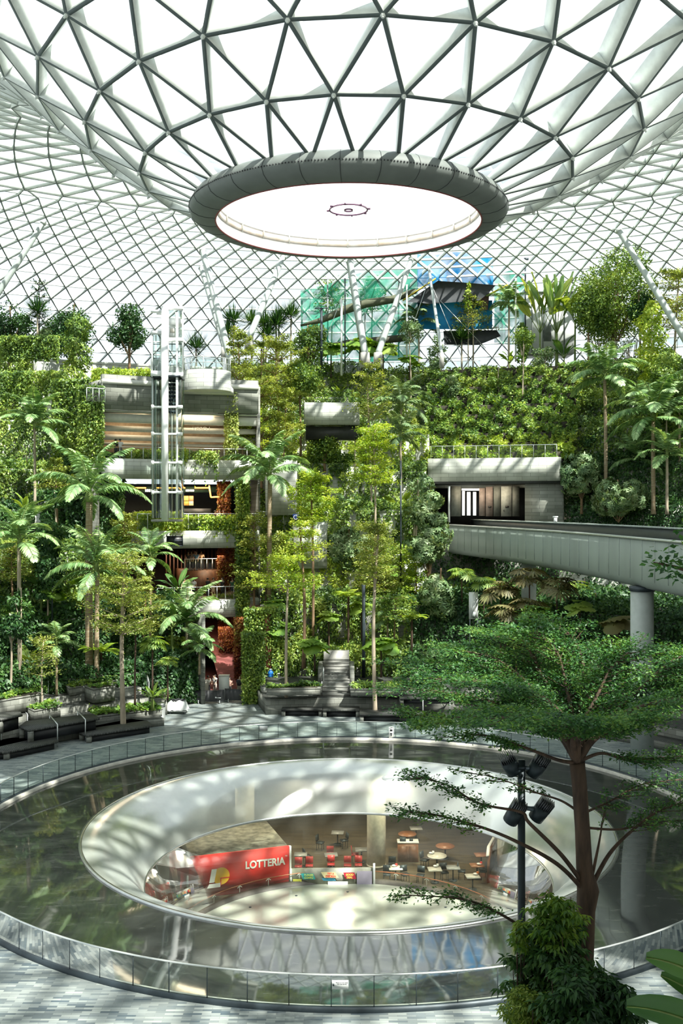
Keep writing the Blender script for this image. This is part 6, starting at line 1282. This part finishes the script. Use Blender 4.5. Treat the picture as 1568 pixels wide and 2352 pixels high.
# ================================================================ foreground: spreading tree, shrubs, lamp pole
YF=20.
FT=thing('spreading_tree','near tree with a wide flat dark green canopy filling the right foreground','tree',at(1342,2352,YF)*1); FT.location.z=2.1; o0=FT.location.copy()
def fp(px,py,dy=0.): p=at(px,py,YF+dy); return p-o0
m=MB(); pts=[fp(1343,2352+150),fp(1342,2340),fp(1341,2200),fp(1345,2090),fp(1350,2045),fp(1342,2000),fp(1337,1900),fp(1330,1800),fp(1325,1752)]; rr=[.24,.2,.19,.185,.22,.165,.15,.15,.155]
pts[0].z=-.2; m.tube(pts,rr,14); m.tube([fp(1342,2060),fp(1372,2050,-.1)],[.13,.05],8); m.tube([fp(1345,2195),fp(1310,2180,-.1)],[.1,.02],7); part(m,'trunk',M['bark_dark'],FT,True)
bm=MB(); lf=MB(); rsf=random.Random(9)
def curve(P,n=10):
    P=[Vector(p) for p in P]; out=[]
    k=len(P)-1
    for i in range(k):
        p0=P[max(i-1,0)];p1=P[i];p2=P[i+1];p3=P[min(i+2,k)]
        for j in range(n):
            t=j/n; out.append(.5*((2*p1)+(p2-p0)*t+(2*p0-5*p1+4*p2-p3)*t*t+(3*p1-p0-3*p2+p3)*t**3))
    return out+[P[-1]]
def sprays(path,s0,s1,nt,tl,nl,L=.075,up=.05,dens=1.):
    """side twigs lying nearly flat, leaves packed along each"""
    for i in range(nt):
        s=s0+(s1-s0)*(i+rsf.random())/nt; k=min(len(path)-2,int(s*(len(path)-1))); p=path[k]; d=(path[k+1]-path[k]); d.z*=.3; d.normalize()
        a=rsf.choice((-1,1))*rsf.uniform(.35,1.25); d=rot_z(d,a); l=tl*rsf.uniform(.5,1.15); e=p+d*l+Vector((0,0,up*l+rsf.uniform(-.05,.08))); mid=(p+e)/2+Vector((0,0,-.03*l)); bm.tube([p,mid,e],[.012,.008,.003],4,caps=False)
        n=int(nl*l/tl); u=rng.beta(1.6,1.1,n); P=np.array([tuple(p+(e-p)*float(x)) for x in u]); wd=.16*l; P+=rng.normal(size=(n,3))*[wd,wd,.035]
        D=rng.normal(size=(n,3))*[1,1,.4]+np.array(tuple(d))*.8; N=rng.normal(size=(n,3))*.5+[0,0,1]; lf.leaves(P,D,N,L*(.6+.8*rng.random(n)),L*.52*(.7+.6*rng.random(n)))
def branch(P,rad,s0=.3,nt=26,tl=.8,nl=90,**kw):
    c=curve([fp(*p) for p in P]); n=len(c); bm.tube(c,[rad*(1-.85*i/(n-1)) for i in range(n)],7,caps=False); sprays(c,s0,1.,nt,tl,nl,**kw); return c
F0=(1325,1752,0)
top=[([F0,(1290,1690,-.3),(1180,1660,-.8),(1060,1650,-1.2),(960,1655,-1.4)],.09),([F0,(1300,1700,.3),(1200,1640,.9),(1080,1600,1.3),(930,1580,1.6)],.09),([F0,(1280,1680,.5),(1180,1570,1.5),(1080,1530,2.2),(960,1525,2.6)],.08),
     ([F0,(1360,1700,.2),(1420,1660,.4),(1500,1620,.5),(1620,1570,.5)],.09),([F0,(1340,1690,.8),(1400,1620,1.5),(1500,1560,2.),(1600,1540,2.3)],.08),([F0,(1320,1690,-.5),(1400,1650,-1.2),(1520,1610,-1.8),(1640,1600,-2.)],.08),
     ([F0,(1300,1660,1.),(1250,1560,2.2),(1200,1480,3.),(1120,1460,3.4)],.08),([F0,(1330,1650,1.),(1340,1540,2.),(1310,1460,2.6),(1250,1430,3.)],.08),([F0,(1310,1670,0),(1240,1600,0.2),(1150,1570,.2),(1000,1560,.2)],.08),
     ([F0,(1325,1700,-.4),(1300,1660,-1.3),(1250,1640,-2.),(1150,1650,-2.6)],.07),([F0,(1330,1680,-.2),(1370,1600,0),(1400,1540,.3),(1440,1500,.5)],.06),([F0,(1320,1690,.3),(1260,1620,1.2),(1150,1520,2.),(1030,1490,2.4)],.07),
     ([F0,(1325,1690,.6),(1300,1580,1.4),(1280,1500,1.8),(1230,1450,2.1)],.06),([F0,(1350,1690,.4),(1450,1600,1.2),(1540,1520,1.7),(1600,1500,2.)],.06)]
for P,r in top: branch(P,r,.28,40,1.0,150)
for P,r,nt,tl,nl,s0 in (([(1345,2040,0),(1290,1965,-.2),(1215,1890,-.3),(1195,1865,-.3),(1100,1845,-.4),(1020,1800,-.5),(950,1785,-.6)],.05,20,.55,45,.62),([(1345,2050,0),(1280,1985,-.3),(1180,1930,-.5),(1090,1895,-.6),(990,1870,-.7),(930,1865,-.8)],.05,20,.55,40,.55),
        ([(1335,1870,0),(1290,1840,.3),(1230,1820,.6),(1150,1790,.9),(1080,1775,1.1)],.03,14,.5,30,.35),([(1300,2180,0),(1230,2150,-.2),(1150,2100,-.4),(1060,2065,-.6),(910,2055,-.7)],.045,22,.55,42,.5),
        ([(1352,2040,0),(1365,1985,.2),(1378,1920,.3),(1385,1870,.3)],.045,5,.3,8,.7),([(1356,2040,0),(1400,1960,.2),(1460,1900,.3),(1520,1860,.4),(1620,1830,.5)],.05,20,.7,60,.45),
        ([F0,(1380,1730,0),(1440,1745,.2),(1520,1740,.3),(1620,1735,.4)],.04,20,.8,80,.3),([(1335,1870,0),(1400,1840,.8),(1480,1800,1.3),(1600,1790,1.6)],.03,20,.7,60,.2),([(1325,1752,0),(1280,1745,-.2),(1200,1715,-.4),(1120,1690,-.6),(1050,1690,-.7)],.045,18,.6,70,.45),([(1338,1900,0),(1420,1905,.4),(1500,1890,.6),(1600,1880,.8)],.03,14,.6,45,.4)):
    branch(P,r,s0,nt,tl,nl)
part(bm,'branches',M['bark_dark'],FT); part(lf,'foliage',G['fore'],FT)
# lamp pole with four spotlights
b=at(1197,2300,21); LPo=thing('lamp_pole','dark square pole with four adjustable spotlights in front of the pool','lamp pole',(b.x,21,2.1)); z=lambda y: CH+(HY-y)/F*21-2.1; w_=15/F*21
m=MB(); m.box((0,0,z(1745)/2-.1),(w_,w_,z(1745)+.2)); part(m,'pole',M['charcoal'],LPo)
def spot(px,py,arm_y,side,tilt):
    x=(px-1197)/F*21; zz=z(py); m=MB(); m.tube([(0,0,z(arm_y)),(x*.45,0,z(arm_y)-.02),(x*.75,0,(zz+z(arm_y))/2)],[.05,.05,.06],8); hd=part(m,'bracket_arm',mat('blue_grey_metal',(.16,.2,.23),.4,metal=.4),LPo)
    e=Euler((radians(20),radians(tilt),0)).to_matrix(); ax=e@Vector((0,0,1)); c=Vector((x,0,zz)); m=MB(); m.tube([c-ax*.22,c-ax*.08,c+ax*.1],[.16,.165,.17],16); h=part(m,'lamp_head',M['charcoal'],LPo,True)
    for k in range(8):
        f=MB(); o_=(k-3.5)*.04; f.box((0,0,0),(.012,.3-.03*abs(k-3.5),.22)); q=part(f,'cooling_fin',mat('grey_fin',(.14,.15,.16),.4,metal=.5),h); q.matrix_local=Matrix.Translation(c+ax*.18+e@Vector((o_,0,0)))@e.to_4x4()
spot(1170,1755,1762,-1,-28); spot(1234,1760,1762,1,28); spot(1182,1868,1855,-1,25); spot(1242,1862,1855,1,30)
m=MB(); m.box((0,0,z(1855)),(w_*1.25,w_*1.25,.12)); m.box((0,0,z(1762)),(w_*1.1,w_*1.1,.06)); part(m,'clamp',M['charcoal'],LPo)
# near shrubs
def near_shrub(name,label,px,ytop,ybot,hw,Y,mt,n,L,stems=6,sh=1.):
    p=at(px,ybot,Y); t=thing(name,label,'shrub',(p.x,Y,2.1)); s=Y/F; H=CH+(HY-ytop)*s-2.1; z0=max(.1,CH+(HY-ybot)*s-2.1); R=hw*s; m=MB(); P=[];A=[];
    for i in range(stems):
        a=rsf.uniform(0,6.28); q=(R*.7*cos(a)*rsf.random(),R*.7*sin(a)*rsf.random(),H*rsf.uniform(.8,.98) if i else H); m.tube([(0,0,-.2),(q[0]*.5,q[1]*.5,q[2]*.55),q],[.03,.02,.008],5,caps=False)
    part(m,'stems',M['bark_dark'],t); g=MB(); nw=n//7; zz=z0+(H-z0)*rng.random(nw)**.85; a=rng.random(nw)*6.283; prof=R*(.45+.55*np.clip((H-zz)/(H-z0)*2.5,0,1)**.5)*(.72+.3*np.sin(zz*5+a*2)+.2*np.sin(zz*11-a*3))*sh; r=prof*np.sqrt(rng.random(nw))*1.05
    C=np.stack([r*np.cos(a),r*np.sin(a),zz],1); C=np.repeat(C,7,0); k=len(C); an=np.tile(np.arange(7)*.9,nw)+np.repeat(rng.random(nw)*6,7); D=np.stack([np.cos(an),np.sin(an),-.35+.3*rng.normal(size=k)],1); C+=D*.02; N=rng.normal(size=(k,3))*.25+[0,0,1]
    g.leaves(C,D,N,L*(.7+.6*rng.random(k)),L*.36,droop=.3); part(g,'foliage',G[mt],t); return t
near_shrub('broad_leafed_shrub','bright green shrub top between the lamp pole and the near trunk',1282,2060,2165,62,18.6,'bright',1300,.15)
near_shrub('broad_leafed_shrub','small bright leafy tuft just right of the lamp pole, above the dark shrub',1195,2118,2175,28,18.9,'bright',350,.14)
near_shrub('broad_leafed_shrub','dark dense shrub below the bright one, beside the lamp pole',1275,2110,2420,112,19.,'dark',9500,.17)
near_shrub('broad_leafed_shrub','small leafed olive shrub at the very bottom by the pole foot',1215,2275,2460,75,18.2,'mid',4500,.10)
near_shrub('broad_leafed_shrub','dark drooping shrub right of the near trunk at the bottom',1395,2250,2460,85,18.,'dark',4500,.16)
near_shrub('broad_leafed_shrub','dark shrub tip right of the bottom centre shrubs',1310,2225,2440,70,17.5,'dark',3600,.17)
t=thing('near_banana','large dark banana leaves entering at the bottom right corner','banana plant',(at(1700,2300,13).x,13,2.1)); 
for (px,py,qx,qy,W) in ((1640,2265,1512,2185,.42),(1680,2400,1475,2300,.55),(1660,2350,1560,2215,.35)):
    a=at(px,py,13)-t.location; b=at(qx,qy,13)-t.location; d=b-a; L_=d.length; e=degrees(atan2(d.z,abs(d.x))); bl=blade(L_*1.08,W,e+22,e-22); o=part(bl,'leaf_blade',[M['stem'],G['dark']],t); o.location=a; o.rotation_euler=(1.25,0,pi)
m=MB(); m.tube([(0,0,-.1),(0,0,at(1700,2352,13).z-2.0)],[.2,.1],10); part(m,'trunk',M['stem'],t,True)
for px,py,qx,qy in ((1640,2265,0,0),(1680,2400,0,0)):
    a=at(px,py,13)-t.location; m=MB(); m.tube([(0,0,a.z-.6 if a.z>1 else .2),a],[.05,.04],6); part(m,'petiole',M['stem'],t)
t=thing('side_branch','thin leafy branch reaching in at the right edge in front of the bridge','tree',(at(1660,1300,12).x,12,2.1)); 
m=MB(); P=[Vector((0,0,-.1)),Vector((0,0,6)),at(1640,1345,12)-t.location,at(1568,1308,12)-t.location,at(1500,1292,12)-t.location]; c=curve(P,6); m.tube(c,[.07*(1-.9*i/(len(c)-1)) for i in range(len(c))],6); part(m,'branch',M['bark_dark'],t)
g=MB(); n=70; u=rng.random(n); k0=len(c)*3//5; idx=(k0+u*(len(c)-1-k0)).astype(int); P=np.array([tuple(c[i]) for i in idx])+rng.normal(size=(n,3))*[.1,.1,.09]; 
for q in ((1590,1160),(1580,1210),(1585,1260),(1530,1305)): 
    w__=at(q[0],q[1],12)-t.location; P=np.concatenate([P,np.array([tuple(w__)]*35)+rng.normal(size=(35,3))*.1])
n=len(P); g.leaves(P,rng.normal(size=(n,3))*[1,1,.5],rng.normal(size=(n,3))*.5+[0,0,1],.1,.06); part(g,'foliage',G['fore'],t)
# ================================================================ people
SK={'a':mat('skin_tan',(.45,.27,.18),.6),'b':mat('skin_light',(.62,.42,.31),.6),'c':mat('skin_brown',(.24,.13,.08),.6)}; HAIR=mat('dark_hair',(.02,.015,.012),.6); CLO={}
def cl(c):
    k=tuple(c)
    if k not in CLO: CLO[k]=mat('cloth_%d'%len(CLO),c,.85,var=.1,scale=8)
    return CLO[k]
def skin_obj(name,V,E,R,m,parent,root=0,sub=1):
    me=bpy.data.meshes.new(name); me.from_pydata(V,E,[]); o=bpy.data.objects.new(name,me); COL.objects.link(o); o.parent=parent; md=o.modifiers.new('skin','SKIN'); md.use_smooth_shade=True
    sv=me.skin_vertices[0].data
    for i,r in enumerate(R): sv[i].radius=(r,r) if not hasattr(r,'__len__') else r; sv[i].use_root=(i==root)
    s=o.modifiers.new('sub','SUBSURF'); s.levels=sub; s.render_levels=sub; me.materials.append(m); return o
def person(label,loc,rz,top,bot,skin='a',pose='stand',hair='short',cap=None,h=1.7,arms='down',long_top=False,bag=None,shoes=(.05,.05,.05),shorts=False):
    t=thing('person',label,'person',loc,rz); k=h/1.7; S=lambda p:(p[0]*k,p[1]*k,p[2]*k); sit=pose=='sit'; step=.16 if pose=='walk' else .03
    # figure faces -Y
    hz=.92 if not sit else .5
    hip=(0,0,hz); ch=(0,-.02 if not sit else 0,hz+.42); nk=(0,-.01,hz+.56); hd=(0,-.03,hz+.68)
    V=[hip,(0,0,hz+.2),ch,nk,(0,-.02,hz+.61),hd,(0,-.01,hz+.76)]; R=[.13,.115,.135,.055,.05,.085,.07]; E=[(0,1),(1,2),(2,3),(3,4),(4,5),(5,6)]
    V.append((0,-.115,hz+.665)); R.append(.018); E.append((5,7))      # nose
    parts_={'leg':[], 'arm':[]}
    for s_ in (-1,1):
        if sit: L=[(s_*.1,-.02,hz-.02),(s_*.12,-.42,hz-.02),(s_*.12,-.45,.08),(s_*.12,-.58,.04)]
        else: L=[(s_*.1,0,hz-.06),(s_*.11,-.03-s_*step*.4,.48),(s_*.11,.02-s_*step*1.1,.08),(s_*.12,-.13-s_*step*1.1,.04)]
        o=len(V); V+=L; R+=[.095,.06,.042,.035]; E+=[(0,o),(o,o+1),(o+1,o+2),(o+2,o+3)]; parts_['leg'].append(L)
        sh=(s_*.19,-.01,hz+.47); up=arms=='up' and s_>0; fo=arms=='front' or sit
        el=(s_*.25,-.06,hz+.2) if not up else (s_*.26,-.22,hz+.42); wr=(s_*.24,-.15,hz-.02) if not (up or fo) else ((s_*.16,-.3,hz+.24) if fo else (s_*.14,-.3,hz+.62))
        o=len(V); V+=[sh,el,wr]; R+=[.058,.042,.03]; E+=[(2,o),(o,o+1),(o+1,o+2)]; parts_['arm'].append([sh,el,wr])
        d=Vector(wr)-Vector(el); d.normalize(); sd=Vector((1,0,0)) if abs(d.x)<.8 else Vector((0,1,0)); sd=(sd-d*sd.dot(d)).normalized(); pm=Vector(wr)+d*.06; V.append(tuple(pm)); R.append(.026); E.append((o+2,len(V)-1)); pi0=len(V)-1; cu=d.cross(sd)*.025*s_
        for fi,(of,fl) in enumerate(((-.028,.062),(-.01,.072),(.01,.068),(.028,.055))):
            a=pm+sd*of+d*.02; b_=a+d*fl*.5+cu*.4; c_=b_+d*fl*.45+cu; V+=[tuple(a),tuple(b_),tuple(c_)]; R+=[.010,.009,.007]; q=len(V)-3; E+=[(pi0,q),(q,q+1),(q+1,q+2)]
        a=Vector(wr)+d*.03+sd*-.03; b_=a-sd*.03+d*.03; V+=[tuple(a),tuple(b_)]; R+=[.011,.009]; q=len(V)-2; E+=[(pi0,q),(q,q+1)]
    body=skin_obj('body',[S(v) for v in V],E,[r*k for r in R],SK[skin],t)
    tv=[hip,(0,0,hz+.2),ch,(0,-.01,hz+.51)]; tr_=[(.155,.155),(.14,.14),(.16,.16),(.08,.08)]; te=[(0,1),(1,2),(2,3)]
    if long_top: tv+=[(0,-.02,hz-.25),(0,-.02,hz-.5)]; tr_+=[(.18,.18),(.2,.2)]; te+=[(0,4),(4,5)]
    for A in parts_['arm']:
        o=len(tv); a,b,_=[Vector(x) for x in A]; tv+=[tuple(a),tuple(a+(b-a)*.75)]; tr_+=[(.075,.075),(.062,.062)]; te+=[(2,o),(o,o+1)]
    skin_obj('shirt',[S(v) for v in tv],te,[tuple(x*k for x in r) for r in tr_],cl(top),t)
    bv=[hip,(0,0,hz+.1)]; br_=[.15,.14]; be=[(0,1)]
    for L in parts_['leg']:
        o=len(bv)
        if shorts: a=Vector(L[0]); b=Vector(L[1]); bv+=[L[0],tuple(a+(b-a)*.85)]; br_+=[.105,.095]; be+=[(0,o),(o,o+1)]
        else: bv+=[L[0],L[1],L[2]]; br_+=[.105,.078,.06]; be+=[(0,o),(o,o+1),(o+1,o+2)]
    skin_obj('trousers',[S(v) for v in bv],be,[x*k for x in br_],cl(bot),t)
    m=MB(); c=Vector(hd)
    for i in range(6):
        pass
    rings_=[(.0,.105),(.04,.1),(.075,.075),(.098,.03)]; pf=[(.102,-.01),(.1,.045),(.078,.085),(.035,.108),(.001,.112)]
    if hair!='bald' or cap: m.lathe(pf,c=(0,.012,c.z),n=14); m.tube([(0,.05,c.z+.02),(0,.06,c.z-.04 if hair=='short' else c.z-.2)],[.08,.07 if hair=='short' else .05],10); m.v=[S(v) for v in m.v]; part(m,'hair' if not cap else 'cap',HAIR if not cap else cl(cap),t,True)
    m=MB(); 
    for s_ in (-1,1):
        e=MB(); e.tube([S((s_*.03,-.108,c.z+.005)),S((s_*.03,-.117,c.z+.005))],.010*k,6); part(e,'eye',M['black'],t)
    e=MB(); e.tube([S((-.022,-.108,c.z-.05)),S((.022,-.108,c.z-.05))],.006*k,5); part(e,'mouth',cl((.4,.12,.1)),t)
    for L in parts_['leg']:
        e=MB(); a=Vector(L[2]); b=Vector(L[3]); e.tube([S((a.x,a.y+.04,.05)),S((b.x,b.y*.5+a.y*.5,.05)),S((b.x,b.y-.05,.04))],[.05*k,.05*k,.04*k],8); part(e,'shoe',cl(shoes),t,True)
    if bag: e=MB(); e.lathe([(.01,-.22),(.15,-.2),(.17,0),(.14,.2),(.01,.24)],c=(0,.2,hz+.28),n=14); e.v=[(v[0],.2+(v[1]-.2)*.6,v[2]) for v in e.v]; part(e,'backpack',cl(bag),t,True)
    return t
def PP(label,px,r,z,rz,top,bot,**kw):
    x,y=ray_r(px,r); return person(label,(x,y,z),rz,top,bot,**kw)
W=(.8,.8,.78); K=(.03,.03,.035); TN=(.5,.33,.2); BL=(.15,.3,.45); TE=(.1,.35,.33)
z4=zf(1056); z3=zf(1219)+.02; z2=7.09
PP('person in a white shirt and dark cap at the lobby railing left of the lift',276,RF+.9,z4,pi,W,K,cap=K,arms='front'); PP('person in black beside the white shirt at the lobby railing',266,RF+1.1,z4,pi*.8,K,K)
PP('person in a teal top at the left end of the noodle shop railing',308,RF+.8,z3,.6,TE,K,skin='b')
PP('person in white behind the noodle shop counter, left',446,RF+3,z3,0,W,K,arms='front'); PP('person in white with raised head behind the noodle shop counter, right',465,RF+3,z3,0,W,K,arms='up'); PP('person in black at the right end of the counter',480,RF+4,z3,.3,K,K)
PP('person in dark clothes at the shop railing beside the red ivy',494,RF+1.,z3,1.,(.12,.05,.06),K); PP('person in a white top in the shop railing group',504,RF+.9,z3,.2,W,BL,skin='b',hair='long'); PP('person with black hair and black top leaning on the shop railing',513,RF+.7,z3,0,K,BL,arms='front'); PP('person in pale blue right of the railing group',553,RF+.6,z3,0,BL,K,skin='b')
zst=9.3
m=MB(); a=pol(-18.6,RF+3); b=pol(-14.6,RF+6.5); m.sector(-18.8,-14.6,RF+3,RF+8,z2,zst); struct(m,'floor',M['wood'],'raised stage behind the crowd balcony')
guard('glass_railing','railing round the raised stage behind the crowd',-18.8,-14.9,RF+3.05,zst,1.,6)
for i,(px,tp,lb,kw) in enumerate(((432,K,'person in dark clothes at the left end of the raised stage',{}),(440,(.4,.35,.3),'person in beige on the raised stage',{'hair':'long'}),(451,BL,'person in blue seen from behind on the raised stage',{'skin':'b'}),(462,TN,'person in tan with long hair on the raised stage',{'hair':'long','arms':'front'}),(447,(.3,.1,.1),'person in dark red at the back of the raised stage',{}))):
    PP(lb,px,RF+3.6+.5*(i%2)+(1.2 if i==4 else 0),zst,random.uniform(-1,4),tp,K,**kw)
for px,tp,bt_,lb,kw in ((424,(.7,.6,.55),K,'person in a pale top at the left end of the crowd balcony',{}),(445,W,K,'person in white with dark hair on the crowd balcony',{'hair':'long'}),(477,K,K,'person in black leaning forward on the crowd balcony',{'arms':'front'}),(490,TN,TN,'person in a tan dress on the crowd balcony',{'hair':'long','long_top':True}),(511,K,K,'person in a black dress with arms raised to the hair',{'long_top':True,'arms':'up','skin':'b','hair':'long','shoes':W}),
        (534,(.06,.16,.09),(.05,.05,.07),'person in a green shirt and shorts on the crowd balcony',{'shorts':True}),(559,W,W,'person in a long white dress at the right end of the balcony',{'long_top':True,'skin':'b','hair':'long','arms':'front'})):
    PP(lb,px,RF+(.2 if px in (534,559) else 1.0),z2,random.choice((0,.4,-.5,2.5)),tp,bt_,**kw)
PP('person in maroon sitting left of the crowd balcony under the parapet',332,RF+.6,z2,.5,(.25,.04,.06),K,pose='sit',arms='front'); m=MB(); x,y=ray_r(332,RF+.6); t=thing('stool','low dark stool under the person in maroon','stool',(x,y,z2)); m.tube([(0,.05,0),(0,.05,.4)],.18,12); part(m,'seat',M['wood'],t)
for px,tp,lb in ((634,W,'person in white seen between the leaves right of the crowd balcony'),(649,TN,'person in a light tan top right of the leafy gap')):
    p=base(px,('L',1,.8)); p.z+=.35; person(lb,p,0.2,tp,K)
p=at(478,1580,79.6); person('person in a grey shirt talking behind the black barrier',(p.x,79.6,.03),.9,(.5,.5,.45),K,skin='c',arms='front')
p=at(503,1580,80.2); person('person in a white top with long hair beside the white podium',(p.x-.35,80.4,.03),-.6,W,(.6,.5,.45),skin='b',hair='long',arms='up',h=1.62)
p=at(516,1580,80.4); person('person seated behind the white podium',(p.x+.3,81.2,.03),0,(.5,.3,.25),K,pose='sit',hair='long'); t=thing('stool','stool behind the white podium','stool',(p.x+.3,81.2,.03)); m=MB(); m.tube([(0,.03,0),(0,.03,.4)],.18,12); part(m,'seat',M['wood'],t)
p=at(550,1590,79.3); person('person with a black backpack and beige shorts right of the podium',(p.x,79.3,.03),pi-.1,(.03,.04,.08),(.62,.56,.42),skin='b',shorts=True,bag=K,hair='bald',shoes=W)
p=at(563,1588,79.8); person('person in a light blue shirt beside the backpack wearer',(p.x,79.9,.03),-2.4,(.25,.4,.6),(.05,.06,.1),skin='b',arms='front')
t=thing('shoulder_bag','black bag on the floor behind the barrier','bag',(at(566,1590,79.4).x,78.9,.03)); m=MB(); m.tube([(-.35,0,.16),(0,0,.2),(.35,0,.16)],[.1,.17,.1],10); part(m,'bag_body',M['black'],t,True); m=MB(); m.tube([(-.15,0,.3),(0,0,.48),(.15,0,.3)],.015,6); part(m,'strap',M['black'],t)

# ================================================================ labels: tell look-alikes apart by their order from the left
bpy.context.view_layer.update()
from collections import defaultdict
gr=defaultdict(list)
for o in THINGS: gr[o['label']].append(o)
ORD=['','second','third','fourth','fifth','sixth','seventh','eighth','ninth','tenth','eleventh','twelfth','thirteenth','fourteenth','fifteenth']
for lab_,os_ in gr.items():
    if len(os_)<2: continue
    os_.sort(key=lambda o:px_of(o.matrix_world.translation)[0]); n=len(os_)
    for i,o in enumerate(os_):
        w_='leftmost' if i==0 else 'rightmost' if i==n-1 else (ORD[i]+' from left') if i<len(ORD) else f'{i+1}th from left'
        o['label']=f'{lab_}, {w_}'; o['group']=lab_+'s' if not lab_.endswith('s') else lab_
